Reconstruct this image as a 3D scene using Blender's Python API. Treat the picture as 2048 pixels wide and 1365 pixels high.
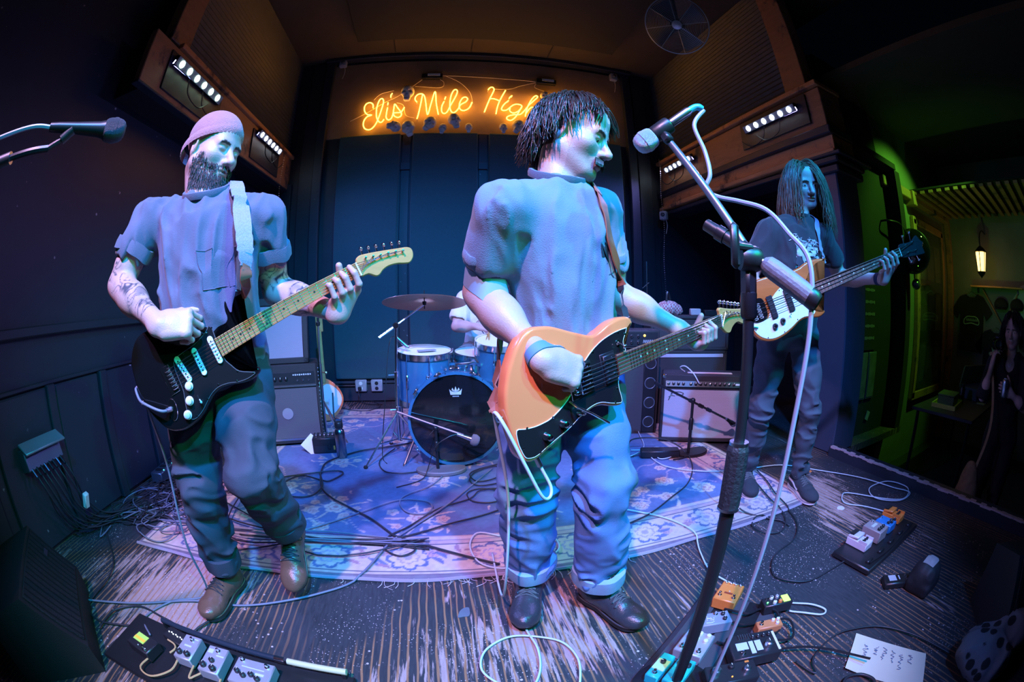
# Night club stage with a four piece band, seen through a 15 mm fisheye lens.
import bpy, bmesh, math, random
import numpy as np
from mathutils import Matrix, Vector
import openvdb as vdb

sc = bpy.context.scene
for _o in list(bpy.data.objects):
    bpy.data.objects.remove(_o)
C = sc.collection

# ---------------------------------------------------------------- camera
_cd = bpy.data.cameras.new('camera')
_cd.type = 'PANO'
_cd.panorama_type = 'FISHEYE_EQUISOLID'
_cd.fisheye_lens = 15.0
_cd.fisheye_fov = math.radians(200)
_cd.sensor_width = 36.0
_cd.sensor_height = 24.0
_cd.clip_start = 0.02
_cd.clip_end = 100
cam = bpy.data.objects.new('camera', _cd)
C.objects.link(cam)
cam.matrix_world = Matrix(((0.9856, 0.0246, -0.1672, 0.0),
                           (-0.1684, 0.0914, -0.9815, 0.0),
                           (-0.0089, 0.9955, 0.0942, 1.08),
                           (0, 0, 0, 1)))
sc.camera = cam

# ---------------------------------------------------------------- world, exposure
sc.view_settings.view_transform = 'Standard'
sc.view_settings.look = 'None'
sc.view_settings.gamma = 1.0
sc.view_settings.use_curve_mapping = False
sc.view_settings.exposure = 0.2
w = bpy.data.worlds.new('night')
sc.world = w
w.use_nodes = True
w.node_tree.nodes['Background'].inputs[0].default_value = (0.02, 0.05, 0.12, 1)
w.node_tree.nodes['Background'].inputs[1].default_value = 0.01

# ---------------------------------------------------------------- stage lamps hung above the audience
def spot(name, loc, aim, col, watts, angle, blend=0.5, size=0.08):
    l = bpy.data.lights.new(name, 'SPOT')
    l.energy = watts; l.color = col; l.spot_size = math.radians(angle)
    l.spot_blend = blend; l.shadow_soft_size = size
    o = bpy.data.objects.new(name, l)
    C.objects.link(o)
    o.location = loc
    o.rotation_euler = (Vector(aim) - Vector(loc)).to_track_quat('-Z', 'Y').to_euler()
    return o

spot('stage_spot_violet', (-.80, -1.0, 3.8), (.22, 1.85, .2), (.95, .52, .98), 700, 56, 0.5, .06)
spot('stage_spot_blue', (.45, -1.2, 3.9), (.3, 2.5, .4), (.03, .26, 1.0), 1650, 72, 0.85, .08)
spot('stage_spot_teal', (1.9, -.9, 3.6), (.25, 2.3, .5), (.0, .52, .72), 440, 66, 0.6, .06)
spot('stage_spot_green', (1.3, -.9, 2.5), (-.2, 1.1, .8), (.0, 1.0, .22), 120, 54, 0.5, .04)
# ---------------------------------------------------------------- helpers: objects
rnd = random.Random(7)

def tag(o, label=None, cat=None, group=None, kind=None):
    if label: o['label'] = label
    if cat: o['category'] = cat
    if group: o['group'] = group
    if kind: o['kind'] = kind
    return o

def thing(name, label, cat, loc=(0, 0, 0), rotz=0.0, group=None):
    o = bpy.data.objects.new(name, None)
    o.empty_display_size = 0.05
    o.location = loc
    o.rotation_euler = (0, 0, rotz)
    C.objects.link(o)
    o['_m'] = [x for r in (Matrix.Translation(Vector(loc)) @ Matrix.Rotation(rotz, 4, 'Z')) for x in r]
    return tag(o, label, cat, group)

def wmat(o):
    return np.array(o['_m'], float).reshape(4, 4) if o is not None and '_m' in o.keys() else np.eye(4)

def obj(name, verts, faces, mat=None, parent=None, angle=40, col=None, base=True):
    """One mesh object; verts are world coordinates and are moved into the parent's space."""
    v = np.asarray(verts, float).reshape(-1, 3)
    M = wmat(parent)
    if parent is None and base and len(v):
        lo, hi = v.min(0), v.max(0)
        M = np.eye(4); M[:3, 3] = [(lo[0] + hi[0]) / 2, (lo[1] + hi[1]) / 2, lo[2]]
    Mi = np.linalg.inv(M)
    v = v @ Mi[:3, :3].T + Mi[:3, 3]
    me = bpy.data.meshes.new(name)
    if isinstance(faces, np.ndarray):
        n, k = faces.shape
        me.vertices.add(len(v)); me.vertices.foreach_set('co', v.astype(np.float32).ravel())
        me.loops.add(n * k); me.loops.foreach_set('vertex_index', faces.astype(np.int32).ravel())
        me.polygons.add(n); me.polygons.foreach_set('loop_start', np.arange(0, n * k, k, dtype=np.int32))
        me.update(calc_edges=True)
    else:
        me.from_pydata([tuple(x) for x in v], [], faces)
        me.update()
    if mat is not None: me.materials.append(mat)
    if angle and len(me.polygons):
        me.polygons.foreach_set('use_smooth', np.ones(len(me.polygons), bool))
        if angle < 180: me.set_sharp_from_angle(angle=math.radians(angle))
    if col is not None:
        a = me.color_attributes.new('Col', 'FLOAT_COLOR', 'POINT')
        c4 = np.ones((len(v), 4), np.float32); c4[:, :3] = col
        a.data.foreach_set('color', c4.ravel())
    o = bpy.data.objects.new(name, me)
    C.objects.link(o)
    if parent is not None: o.parent = parent
    elif base: o.location = M[:3, 3]
    o['_m'] = [float(x) for x in (wmat(parent) if parent is not None else M).ravel()]
    return o

def copy_tree(o, parent=None):
    c = o.copy(); C.objects.link(c)
    if parent is not None: c.parent = parent
    for ch in list(o.children):
        copy_tree(ch, c)
    return c

def nrm(a):
    a = np.asarray(a, float); return a / (np.linalg.norm(a) + 1e-12)

def frame(z, hint=(0, 0, 1)):
    """rotation matrix whose third column is z"""
    z = nrm(z); h = np.asarray(hint, float)
    if abs(z @ nrm(h)) > 0.98: h = np.array([1.0, 0, 0]) if abs(z[0]) < 0.9 else np.array([0, 1.0, 0])
    x = nrm(np.cross(h, z)); y = np.cross(z, x)
    return np.stack([x, y, z], 1)

def rz(a):
    c, s = math.cos(a), math.sin(a); return np.array([[c, -s, 0], [s, c, 0], [0, 0, 1.0]])
def rx(a):
    c, s = math.cos(a), math.sin(a); return np.array([[1.0, 0, 0], [0, c, -s], [0, s, c]])
def ry(a):
    c, s = math.cos(a), math.sin(a); return np.array([[c, 0, s], [0, 1.0, 0], [-s, 0, c]])

def catmull(P, n=8, closed=False):
    P = np.asarray(P, float); N = len(P); out = []
    rng = range(N) if closed else range(N - 1)
    for i in rng:
        if closed: p0, p1, p2, p3 = P[i - 1], P[i], P[(i + 1) % N], P[(i + 2) % N]
        else: p0, p1, p2, p3 = P[max(i - 1, 0)], P[i], P[i + 1], P[min(i + 2, N - 1)]
        for t in np.linspace(0, 1, n, endpoint=False):
            out.append(.5 * ((2 * p1) + (-p0 + p2) * t + (2 * p0 - 5 * p1 + 4 * p2 - p3) * t * t + (-p0 + 3 * p1 - 3 * p2 + p3) * t ** 3))
    if not closed: out.append(P[-1])
    return np.array(out)

class MB:
    """collects shapes; build() links them as ONE mesh"""
    def __init__(s, R=None, t=None):
        s.v = []; s.f = []
        s.R = np.eye(3) if R is None else np.asarray(R, float)
        s.t = np.zeros(3) if t is None else np.asarray(t, float)
    def add(s, vs, fs):
        b = len(s.v)
        vs = np.asarray(vs, float).reshape(-1, 3) @ s.R.T + s.t
        s.v += [tuple(x) for x in vs]
        s.f += [tuple(i + b for i in f) for f in fs]
        return s
    def box(s, c, size, R=None, bev=0.0):
        h = np.asarray(size, float) / 2; c = np.asarray(c, float)
        R = np.eye(3) if R is None else R
        if bev <= 0:
            v = np.array([[x, y, z] for x in (-1, 1) for y in (-1, 1) for z in (-1, 1)]) * h
            f = [(0, 1, 3, 2), (4, 6, 7, 5), (0, 4, 5, 1), (2, 3, 7, 6), (0, 2, 6, 4), (1, 5, 7, 3)]
            return s.add(v @ R.T + c, f)
        b = min(bev, h.min() * .95); v = []; idx = {}
        for sx in (-1, 1):
            for sy in (-1, 1):
                for sz in (-1, 1):
                    for a in range(3):
                        p = np.array([sx, sy, sz]) * (h - b); p[a] = (sx, sy, sz)[a] * h[a]
                        idx[sx, sy, sz, a] = len(v); v.append(p)
        f = []
        for a in range(3):
            o1, o2 = [(1, 2), (2, 0), (0, 1)][a]
            for sg in (-1, 1):
                q = []
                for s1, s2 in ((-1, -1), (1, -1), (1, 1), (-1, 1)):
                    k = [0, 0, 0]; k[a] = sg; k[o1] = s1; k[o2] = s2; q.append(idx[(*k, a)])
                f.append(tuple(q if sg > 0 else q[::-1]))
            for s1 in (-1, 1):
                for s2 in (-1, 1):
                    k0 = [0, 0, 0]; k0[o1] = s1; k0[o2] = s2
                    ka = list(k0); ka[a] = -1; kb = list(k0); kb[a] = 1
                    q = [idx[(*ka, o1)], idx[(*kb, o1)], idx[(*kb, o2)], idx[(*ka, o2)]]
                    f.append(tuple(q if s1 * s2 < 0 else q[::-1]))
        for sx in (-1, 1):
            for sy in (-1, 1):
                for sz in (-1, 1):
                    q = [idx[sx, sy, sz, a] for a in range(3)]
                    f.append(tuple(q if sx * sy * sz > 0 else q[::-1]))
        return s.add(np.array(v) @ R.T + c, f)
    def bar(s, a, b, w, h, hint=(0, 0, 1), bev=0.0):
        a = np.asarray(a, float); b = np.asarray(b, float)
        F = frame(b - a, hint)
        return s.box((a + b) / 2, (w, h, np.linalg.norm(b - a)), F, bev)
    def tube(s, P, r, n=8, closed=False, caps=True):
        P = np.asarray(P, float); N = len(P)
        r = np.full(N, r, float) if np.isscalar(r) else np.asarray(r, float)
        T = np.gradient(P, axis=0) if not closed else np.roll(P, -1, 0) - np.roll(P, 1, 0)
        T = T / (np.linalg.norm(T, axis=1, keepdims=True) + 1e-12)
        u = frame(T[0])[:, 0]; rings = []
        ang = np.linspace(0, 2 * np.pi, n, endpoint=False); ca, sa = np.cos(ang)[:, None], np.sin(ang)[:, None]
        for i in range(N):
            u = u - (u @ T[i]) * T[i]; u = nrm(u); v = np.cross(T[i], u)
            rings.append(P[i] + r[i] * (ca * u + sa * v))
        f = []
        for i in range(N if closed else N - 1):
            j = (i + 1) % N
            for k in range(n):
                m = (k + 1) % n
                f.append((i * n + k, i * n + m, j * n + m, j * n + k))
        if caps and not closed:
            f.append(tuple(range(n))[::-1]); f.append(tuple((N - 1) * n + k for k in range(n)))
        return s.add(np.concatenate(rings), f)
    def cyl(s, a, b, r0, r1=None, n=16):
        return s.tube([a, b], [r0, r0 if r1 is None else r1], n)
    def lathe(s, prof, o=(0, 0, 0), axis=(0, 0, 1), n=24, hint=(0, 0, 1)):
        F = frame(axis, hint); o = np.asarray(o, float); prof = np.asarray(prof, float); N = len(prof)
        ang = np.linspace(0, 2 * np.pi, n, endpoint=False); v = []
        for r, z in prof:
            v.append(o + r * (np.cos(ang)[:, None] * F[:, 0] + np.sin(ang)[:, None] * F[:, 1]) + z * F[:, 2])
        f = []
        for i in range(N - 1):
            for k in range(n):
                m = (k + 1) % n
                f.append((i * n + k, i * n + m, (i + 1) * n + m, (i + 1) * n + k))
        if prof[0][0] > 1e-6: f.append(tuple(range(n))[::-1])
        if prof[-1][0] > 1e-6: f.append(tuple((N - 1) * n + k for k in range(n)))
        return s.add(np.concatenate(v), f)
    def prism(s, out, z0, z1, bev=0.0, segs=1):
        """outline (x,y) counter-clockwise, extruded from z0 to z1"""
        out = np.asarray(out, float); N = len(out)
        if bev > 0:
            T = np.roll(out, -1, 0) - np.roll(out, 1, 0); T /= np.linalg.norm(T, axis=1, keepdims=True) + 1e-12
            Nn = np.stack([T[:, 1], -T[:, 0]], 1)
            st = [(-bev * (1 - math.sin(a)), bev * (1 - math.cos(a))) for a in np.linspace(0, math.pi / 2, segs + 1)]
            rings = [(o_, z0 + dz) for o_, dz in [(-bev * (1 - math.sin(a)), bev * (1 - math.cos(a))) for a in np.linspace(0, math.pi / 2, segs + 1)]]
            rings += [(o_, z1 - dz) for o_, dz in reversed(st)]
        else:
            Nn = np.zeros_like(out); rings = [(0, z0), (0, z1)]
        v = np.concatenate([np.column_stack([out + Nn * o_, np.full(N, z)]) for o_, z in rings])
        f = []
        for i in range(len(rings) - 1):
            for k in range(N):
                m = (k + 1) % N
                f.append((i * N + k, i * N + m, (i + 1) * N + m, (i + 1) * N + k))
        f.append(tuple(range(N))[::-1]); f.append(tuple((len(rings) - 1) * N + k for k in range(N)))
        return s.add(v, f)
    def ball(s, c, r, n=12, R=None):
        r = np.full(3, r, float) if np.isscalar(r) else np.asarray(r, float)
        R = np.eye(3) if R is None else R; m = max(4, n // 2); v = [(0, 0, -1)]
        for i in range(1, m):
            t = math.pi * i / m - math.pi / 2
            for k in range(n):
                a = 2 * math.pi * k / n; v.append((math.cos(t) * math.cos(a), math.cos(t) * math.sin(a), math.sin(t)))
        v.append((0, 0, 1)); f = []
        for k in range(n): f.append((0, 1 + (k + 1) % n, 1 + k))
        for i in range(m - 2):
            for k in range(n):
                q = (k + 1) % n; f.append((1 + i * n + k, 1 + i * n + q, 1 + (i + 1) * n + q, 1 + (i + 1) * n + k))
        L = len(v) - 1; b = 1 + (m - 2) * n
        for k in range(n): f.append((b + k, b + (k + 1) % n, L))
        return s.add((np.array(v) * r) @ R.T + np.asarray(c, float), f)
    def grid(s, P):
        """P: array (n,m,3)"""
        P = np.asarray(P, float); n, m = P.shape[:2]
        f = [(i * m + j, i * m + j + 1, (i + 1) * m + j + 1, (i + 1) * m + j) for i in range(n - 1) for j in range(m - 1)]
        return s.add(P.reshape(-1, 3), f)
    def build(s, name, mat=None, parent=None, angle=40, stuff=False, **k):
        o = obj(name, s.v, s.f, mat, parent, angle, **k)
        if stuff: o['kind'] = 'stuff'
        return o

# ---------------------------------------------------------------- helpers: materials
_mats = {}
def mat(name, col=(.5, .5, .5), rough=.5, metal=0.0, var=.12, vscale=9, bump=0.0, bscale=80, emit=None, estr=0.0,
        spec=.5, coat=0.0, attr=False, trans=0.0, stretch=(1, 1, 1), alpha=1.0, sheen=0.0):
    if name in _mats: return _mats[name]
    m = bpy.data.materials.new(name); m.use_nodes = True
    nt = m.node_tree; N = nt.nodes; L = nt.links; b = N['Principled BSDF']
    b.inputs['Roughness'].default_value = rough; b.inputs['Metallic'].default_value = metal
    b.inputs['Specular IOR Level'].default_value = spec; b.inputs['Coat Weight'].default_value = coat
    b.inputs['Transmission Weight'].default_value = trans; b.inputs['Sheen Weight'].default_value = sheen
    tc = N.new('ShaderNodeTexCoord'); mp = N.new('ShaderNodeMapping'); mp.inputs['Scale'].default_value = stretch
    L.new(tc.outputs['Object'], mp.inputs['Vector'])
    nz = N.new('ShaderNodeTexNoise'); nz.inputs['Scale'].default_value = vscale; nz.inputs['Detail'].default_value = 5
    L.new(mp.outputs[0], nz.inputs['Vector'])
    mx = N.new('ShaderNodeMix'); mx.data_type = 'RGBA'
    c = np.array(col, float)
    mx.inputs['A'].default_value = (*np.clip(c * (1 - var), 0, 1), 1); mx.inputs['B'].default_value = (*np.clip(c * (1 + var), 0, 1), 1)
    L.new(nz.outputs['Fac'], mx.inputs['Factor'])
    out = mx.outputs['Result']
    if attr:
        at = N.new('ShaderNodeVertexColor'); at.layer_name = 'Col'
        mu = N.new('ShaderNodeMix'); mu.data_type = 'RGBA'; mu.blend_type = 'MULTIPLY'; mu.inputs['Factor'].default_value = 1
        L.new(out, mu.inputs['A']); L.new(at.outputs['Color'], mu.inputs['B']); out = mu.outputs['Result']
    L.new(out, b.inputs['Base Color'])
    if bump > 0:
        n2 = N.new('ShaderNodeTexNoise'); n2.inputs['Scale'].default_value = bscale; n2.inputs['Detail'].default_value = 3
        L.new(mp.outputs[0], n2.inputs['Vector'])
        bp = N.new('ShaderNodeBump'); bp.inputs['Strength'].default_value = bump; bp.inputs['Distance'].default_value = .01
        L.new(n2.outputs['Fac'], bp.inputs['Height']); L.new(bp.outputs['Normal'], b.inputs['Normal'])
    if emit is not None:
        b.inputs['Emission Color'].default_value = (*emit, 1); b.inputs['Emission Strength'].default_value = estr
    _mats[name] = m
    return m

def nodes_of(m):
    return m.node_tree.nodes, m.node_tree.links, m.node_tree.nodes['Principled BSDF']

black_plastic = mat('black_plastic', (.015, .016, .018), .38, bump=.05)
black_paint = mat('black_metal_paint', (.02, .021, .024), .35, .3)
chrome = mat('chrome', (.8, .8, .82), .16, 1.0, .05)
steel = mat('steel', (.55, .56, .6), .3, 1.0, .1)
tolex = mat('black_tolex', (.022, .022, .024), .55, bump=.35, bscale=350)
white_plastic = mat('white_plastic', (.75, .74, .7), .4, var=.05)
rubber = mat('rubber', (.012, .012, .013), .75)

# ---------------------------------------------------------------- helpers: signed distance shapes -> one smooth mesh
class SDF:
    """an ordered list of shapes blended into one surface"""
    def __init__(s): s.p = []; s.disp = None
    def _a(s, fn, lo, hi, k, op): s.p.append((fn, np.asarray(lo, float), np.asarray(hi, float), k, op)); return s
    def cone(s, a, b, ra, rb, k=.02, op='u', flat=None, fx=1.0):
        """tapered capsule; flat: axis along which it is squashed by fx"""
        a = np.asarray(a, float); b = np.asarray(b, float); ab = b - a; L2 = ab @ ab + 1e-12
        n = None if flat is None else nrm(flat)
        def fn(P):
            q = P - a; t = np.clip(q @ ab / L2, 0, 1)
            d = q - t[..., None] * ab
            r = ra + (rb - ra) * t
            if n is None: return np.sqrt((d * d).sum(-1)) - r
            c = d @ n; e = d + ((1 / fx - 1) * c)[..., None] * n
            g = np.sqrt((e * e).sum(-1)); return (g - r) * (fx if fx < 1 else 1)
        m = max(ra, rb) * max(1, fx)
        return s._a(fn, np.minimum(a, b) - m, np.maximum(a, b) + m, k, op)
    def ell(s, c, r, R=None, k=.02, op='u'):
        c = np.asarray(c, float); r = np.full(3, r, float) if np.isscalar(r) else np.asarray(r, float); R = np.eye(3) if R is None else R
        def fn(P):
            q = (P - c) @ R; k0 = np.sqrt(((q / r) ** 2).sum(-1)); k1 = np.sqrt(((q / r ** 2) ** 2).sum(-1))
            return np.where(k0 < 1e-5, -r.min(), k0 * (k0 - 1) / np.maximum(k1, 1e-9))
        m = np.sqrt(((R * r) ** 2).sum(1))
        return s._a(fn, c - m, c + m, k, op)
    def box(s, c, h, R=None, rd=.01, k=.02, op='u'):
        c = np.asarray(c, float); h = np.asarray(h, float); R = np.eye(3) if R is None else R
        def fn(P):
            q = np.abs((P - c) @ R) - (h - rd)
            return np.sqrt((np.maximum(q, 0) ** 2).sum(-1)) + np.minimum(q.max(-1), 0) - rd
        m = np.abs(R) @ h
        return s._a(fn, c - m, c + m, k, op)
    def path(s, P, r, k=.02, **kw):
        for i in range(len(P) - 1): s.cone(P[i], P[i + 1], r[i], r[i + 1], k, **kw)
        return s
    def plane(s, o, n, k=.01, op='s'):
        o = np.asarray(o, float); n = nrm(n)
        def fn(P): return (P - o) @ n
        return s._a(fn, np.full(3, -9.), np.full(3, 9.), k, op)
    def ev(s, P, lo=None, hi=None, m=0.0):
        d = np.full(P.shape[:-1], 1.0)
        for fn, a, b, k, op in s.p:
            if lo is not None and op == 'u' and ((a - k - m > hi).any() or (b + k + m < lo).any()): continue
            if lo is not None and op == 's' and ((a - k > hi).any() or (b + k < lo).any()): continue
            q = fn(P)
            if op == 'u':
                h = np.clip(.5 + .5 * (d - q) / k, 0, 1); d = d + (q - d) * h - k * h * (1 - h)
            elif op == 's':
                q = -q; h = np.clip(.5 + .5 * (q - d) / k, 0, 1); d = d + (q - d) * h + k * h * (1 - h)
            elif op == 'i':
                h = np.clip(.5 + .5 * (q - d) / k, 0, 1); d = d + (q - d) * h + k * h * (1 - h)
        if s.disp is not None:
            if lo is None or m > .2: d = d + s.disp(P)
            else:
                w_ = np.abs(d) < .028
                if w_.any(): d[w_] = d[w_] + s.disp(P[w_])
        return d
    def mesh(s, vox=.005, B=12, pad=.03):
        lo = np.min([a for f, a, b, k, op in s.p if op == 'u'], 0) - pad
        hi = np.max([b for f, a, b, k, op in s.p if op == 'u'], 0) + pad
        bs = B * vox; nb = np.ceil((hi - lo) / bs).astype(int)
        cc = np.stack(np.meshgrid(*[np.arange(n) for n in nb], indexing='ij'), -1).reshape(-1, 3)
        cen = lo + (cc + .5) * bs
        _dp = s.disp; s.disp = None; dc = s.ev(cen); s.disp = _dp
        g = vdb.FloatGrid(vox * 4)
        rad = bs * .87 * 1.2 + vox * 2 + (.012 if s.disp is not None else 0)
        off = (np.arange(B))[:, None]
        gx = np.stack(np.meshgrid(np.arange(B), np.arange(B), np.arange(B), indexing='ij'), -1)
        for i in np.nonzero(np.abs(dc) < rad)[0]:
            b0 = lo + cc[i] * bs
            P = b0 + gx * vox
            d = s.ev(P, b0, b0 + bs, vox * 6)
            g.copyFromArray(np.ascontiguousarray(np.clip(d, -vox * 4, vox * 4).astype(np.float32)), ijk=tuple(int(x) for x in cc[i] * B))
        for i in np.nonzero(dc <= -rad)[0]:
            a = cc[i] * B
            g.fill(tuple(int(x) for x in a), tuple(int(x) for x in a + B - 1), -vox * 4, True)
        pts, quads = g.convertToQuads(0.0)
        pts = np.asarray(pts, float) * vox + lo
        quads = np.asarray(quads)[:, ::-1]
        return pts, quads
    def snap(s, P, it=4, off=0.0):
        """move points along the gradient onto the surface"""
        P = np.array(P, float); e = 1e-3
        for _ in range(it):
            d = s.ev(P) - off
            G = np.stack([s.ev(P + np.eye(3)[i] * e) - s.ev(P - np.eye(3)[i] * e) for i in range(3)], -1) / (2 * e)
            G /= (G * G).sum(-1, keepdims=True) + 1e-9
            P = P - d[..., None] * G
        return P

def vnoise(P, sc_, seed=0):
    """smooth value noise in -1..1 for arrays of points"""
    q = np.asarray(P) * sc_ + seed * 17.13; i = np.floor(q).astype(np.int64); f = q - i; f = f * f * (3 - 2 * f)
    def h(a):
        n = a[..., 0] * 374761393 + a[..., 1] * 668265263 + a[..., 2] * 2147483647 + seed * 144665
        n = (n ^ (n >> 13)) * 1274126177; n = n ^ (n >> 16)
        return (n & 0xffff) / 32767.5 - 1
    r = 0
    for dx in (0, 1):
        for dy in (0, 1):
            for dz in (0, 1):
                w_ = (f[..., 0] if dx else 1 - f[..., 0]) * (f[..., 1] if dy else 1 - f[..., 1]) * (f[..., 2] if dz else 1 - f[..., 2])
                r = r + w_ * h(i + np.array([dx, dy, dz]))
    return r
# ================================================================ the room
def mix_node(N, L, fac, a, b, blend='MIX'):
    m = N.new('ShaderNodeMix'); m.data_type = 'RGBA'; m.blend_type = blend
    if isinstance(fac, (int, float)): m.inputs['Factor'].default_value = fac
    else: L.new(fac, m.inputs['Factor'])
    for k, x in (('A', a), ('B', b)):
        if isinstance(x, tuple): m.inputs[k].default_value = (*x, 1)
        else: L.new(x, m.inputs[k])
    return m.outputs['Result']

def noise_node(N, L, vec, scale, detail=6, rough=.6, dist=0.0):
    n = N.new('ShaderNodeTexNoise'); n.inputs['Scale'].default_value = scale; n.inputs['Detail'].default_value = detail
    n.inputs['Roughness'].default_value = rough; n.inputs['Distortion'].default_value = dist
    L.new(vec, n.inputs['Vector']); return n.outputs['Fac']

def ramp_node(N, L, fac, lo, hi):
    r = N.new('ShaderNodeMapRange'); r.interpolation_type = 'SMOOTHSTEP'
    r.inputs['From Min'].default_value = lo; r.inputs['From Max'].default_value = hi
    L.new(fac, r.inputs['Value']); return r.outputs['Result']

def math_node(N, L, op, a, b):
    m = N.new('ShaderNodeMath'); m.operation = op
    for i, x in enumerate((a, b)):
        if isinstance(x, (int, float)): m.inputs[i].default_value = x
        else: L.new(x, m.inputs[i])
    return m.outputs[0]

def map_node(N, L, vec, scale, loc=(0, 0, 0)):
    m = N.new('ShaderNodeMapping'); m.inputs['Scale'].default_value = scale; m.inputs['Location'].default_value = loc
    L.new(vec, m.inputs['Vector']); return m.outputs[0]

def worn_stage():
    """black painted plywood, worn to bare wood along the grain, spattered with specks"""
    m = bpy.data.materials.new('worn_stage_boards'); m.use_nodes = True
    N, L, b = nodes_of(m)
    tc = N.new('ShaderNodeTexCoord').outputs['Object']
    grain = noise_node(N, L, map_node(N, L, tc, (26, 2.6, 1)), 1.0, 7, .62, 1.2)
    fine = noise_node(N, L, map_node(N, L, tc, (95, 12, 1)), 1.0, 6, .7)
    big = noise_node(N, L, map_node(N, L, tc, (1, .8, 1), (3.1, .4, 0)), 1.35, 3, .5)
    lines = N.new('ShaderNodeTexWave'); lines.wave_type = 'BANDS'; lines.bands_direction = 'X'
    lines.inputs['Scale'].default_value = 11; lines.inputs['Distortion'].default_value = 7; lines.inputs['Detail'].default_value = 3
    lines.inputs['Detail Scale'].default_value = .7
    L.new(map_node(N, L, tc, (1, .22, 1)), lines.inputs['Vector'])
    base = mix_node(N, L, fine, (.012, .016, .02), (.045, .05, .06))
    # bare patches
    worn = math_node(N, L, 'ADD', math_node(N, L, 'MULTIPLY', grain, .75), math_node(N, L, 'MULTIPLY', big, .85))
    worn = math_node(N, L, 'ADD', worn, math_node(N, L, 'MULTIPLY', fine, .25))
    pos = N.new('ShaderNodeNewGeometry').outputs['Position']
    for x, y, r, k in ((1.95, 1.3, .75, .13), (2.25, 1.75, .5, .10), (1.3, 1.05, .45, .09), (-1.25, 1.20, .55, .15), (-1.0, 1.0, .30, .08), (.45, 1.1, .7, .08), (1.9, 2.2, .4, .10)):
        dn = N.new('ShaderNodeVectorMath'); dn.operation = 'DISTANCE'; dn.inputs[1].default_value = (x, y, 0); L.new(pos, dn.inputs[0])
        worn = math_node(N, L, 'ADD', worn, math_node(N, L, 'MULTIPLY', ramp_node(N, L, dn.outputs['Value'], r, r * .25), k))
    wm = ramp_node(N, L, worn, 1.06, 1.135)
    bare = mix_node(N, L, fine, (.24, .15, .14), (.54, .39, .38))
    c = mix_node(N, L, wm, base, bare)
    # orange grain showing through thin paint
    lm = math_node(N, L, 'MULTIPLY', ramp_node(N, L, lines.outputs['Fac'], .80, .97), ramp_node(N, L, big, .42, .56))
    c = mix_node(N, L, math_node(N, L, 'MULTIPLY', lm, .8), c, (.36, .17, .08))
    # small flecks
    vo = N.new('ShaderNodeTexVoronoi'); vo.inputs['Scale'].default_value = 34; L.new(tc, vo.inputs['Vector'])
    fl = ramp_node(N, L, vo.outputs['Distance'], .2, .1)
    fl = math_node(N, L, 'MULTIPLY', fl, ramp_node(N, L, noise_node(N, L, tc, 6.5, 4), .5, .62))
    vs = N.new('ShaderNodeTexVoronoi'); vs.inputs['Scale'].default_value = 90; L.new(tc, vs.inputs['Vector'])
    fs = math_node(N, L, 'MULTIPLY', ramp_node(N, L, vs.outputs['Distance'], .22, .12), ramp_node(N, L, noise_node(N, L, tc, 3.1, 4), .45, .6))
    c = mix_node(N, L, math_node(N, L, 'MAXIMUM', fl, fs), c, (.6, .46, .46))
    L.new(c, b.inputs['Base Color'])
    L.new(ramp_node(N, L, fine, -.4, 1.1), b.inputs['Roughness'])
    bp = N.new('ShaderNodeBump'); bp.inputs['Strength'].default_value = .35; bp.inputs['Distance'].default_value = .004
    L.new(math_node(N, L, 'SUBTRACT', grain, math_node(N, L, 'MULTIPLY', wm, .3)), bp.inputs['Height']); L.new(bp.outputs[0], b.inputs['Normal'])
    return m

def scuffed(name, col, chip, rough=.45, amount=.62, scale=14, bump=.15):
    """dark paint with small pale chips"""
    m = bpy.data.materials.new(name); m.use_nodes = True
    N, L, b = nodes_of(m)
    tc = N.new('ShaderNodeTexCoord').outputs['Object']
    n1 = noise_node(N, L, tc, 2.2, 6)
    c = mix_node(N, L, n1, tuple(np.array(col) * .7), tuple(np.array(col) * 1.35))
    vo = N.new('ShaderNodeTexVoronoi'); vo.inputs['Scale'].default_value = scale; L.new(tc, vo.inputs['Vector'])
    ch = math_node(N, L, 'MULTIPLY', ramp_node(N, L, vo.outputs['Distance'], .16, .1), ramp_node(N, L, noise_node(N, L, tc, 5, 6, .75), amount, amount + .05))
    c = mix_node(N, L, ch, c, chip)
    L.new(c, b.inputs['Base Color']); b.inputs['Roughness'].default_value = rough
    bp = N.new('ShaderNodeBump'); bp.inputs['Strength'].default_value = bump; bp.inputs['Distance'].default_value = .004
    L.new(noise_node(N, L, tc, 40, 4), bp.inputs['Height']); L.new(bp.outputs[0], b.inputs['Normal'])
    return m

def old_wood(name, col, dark, stretch=(1, .15, 1)):
    m = bpy.data.materials.new(name); m.use_nodes = True
    N, L, b = nodes_of(m)
    tc = N.new('ShaderNodeTexCoord').outputs['Object']
    g = noise_node(N, L, map_node(N, L, tc, stretch), 22, 7, .65, .6)
    s = noise_node(N, L, tc, 3.5, 5, .65)
    c = mix_node(N, L, g, tuple(np.array(col) * .6), tuple(np.array(col) * 1.3))
    c = mix_node(N, L, ramp_node(N, L, s, .52, .68), c, dark)
    L.new(c, b.inputs['Base Color']); b.inputs['Roughness'].default_value = .6
    bp = N.new('ShaderNodeBump'); bp.inputs['Strength'].default_value = .3; bp.inputs['Distance'].default_value = .004
    L.new(g, bp.inputs['Height']); L.new(bp.outputs[0], b.inputs['Normal'])
    return m

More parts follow.
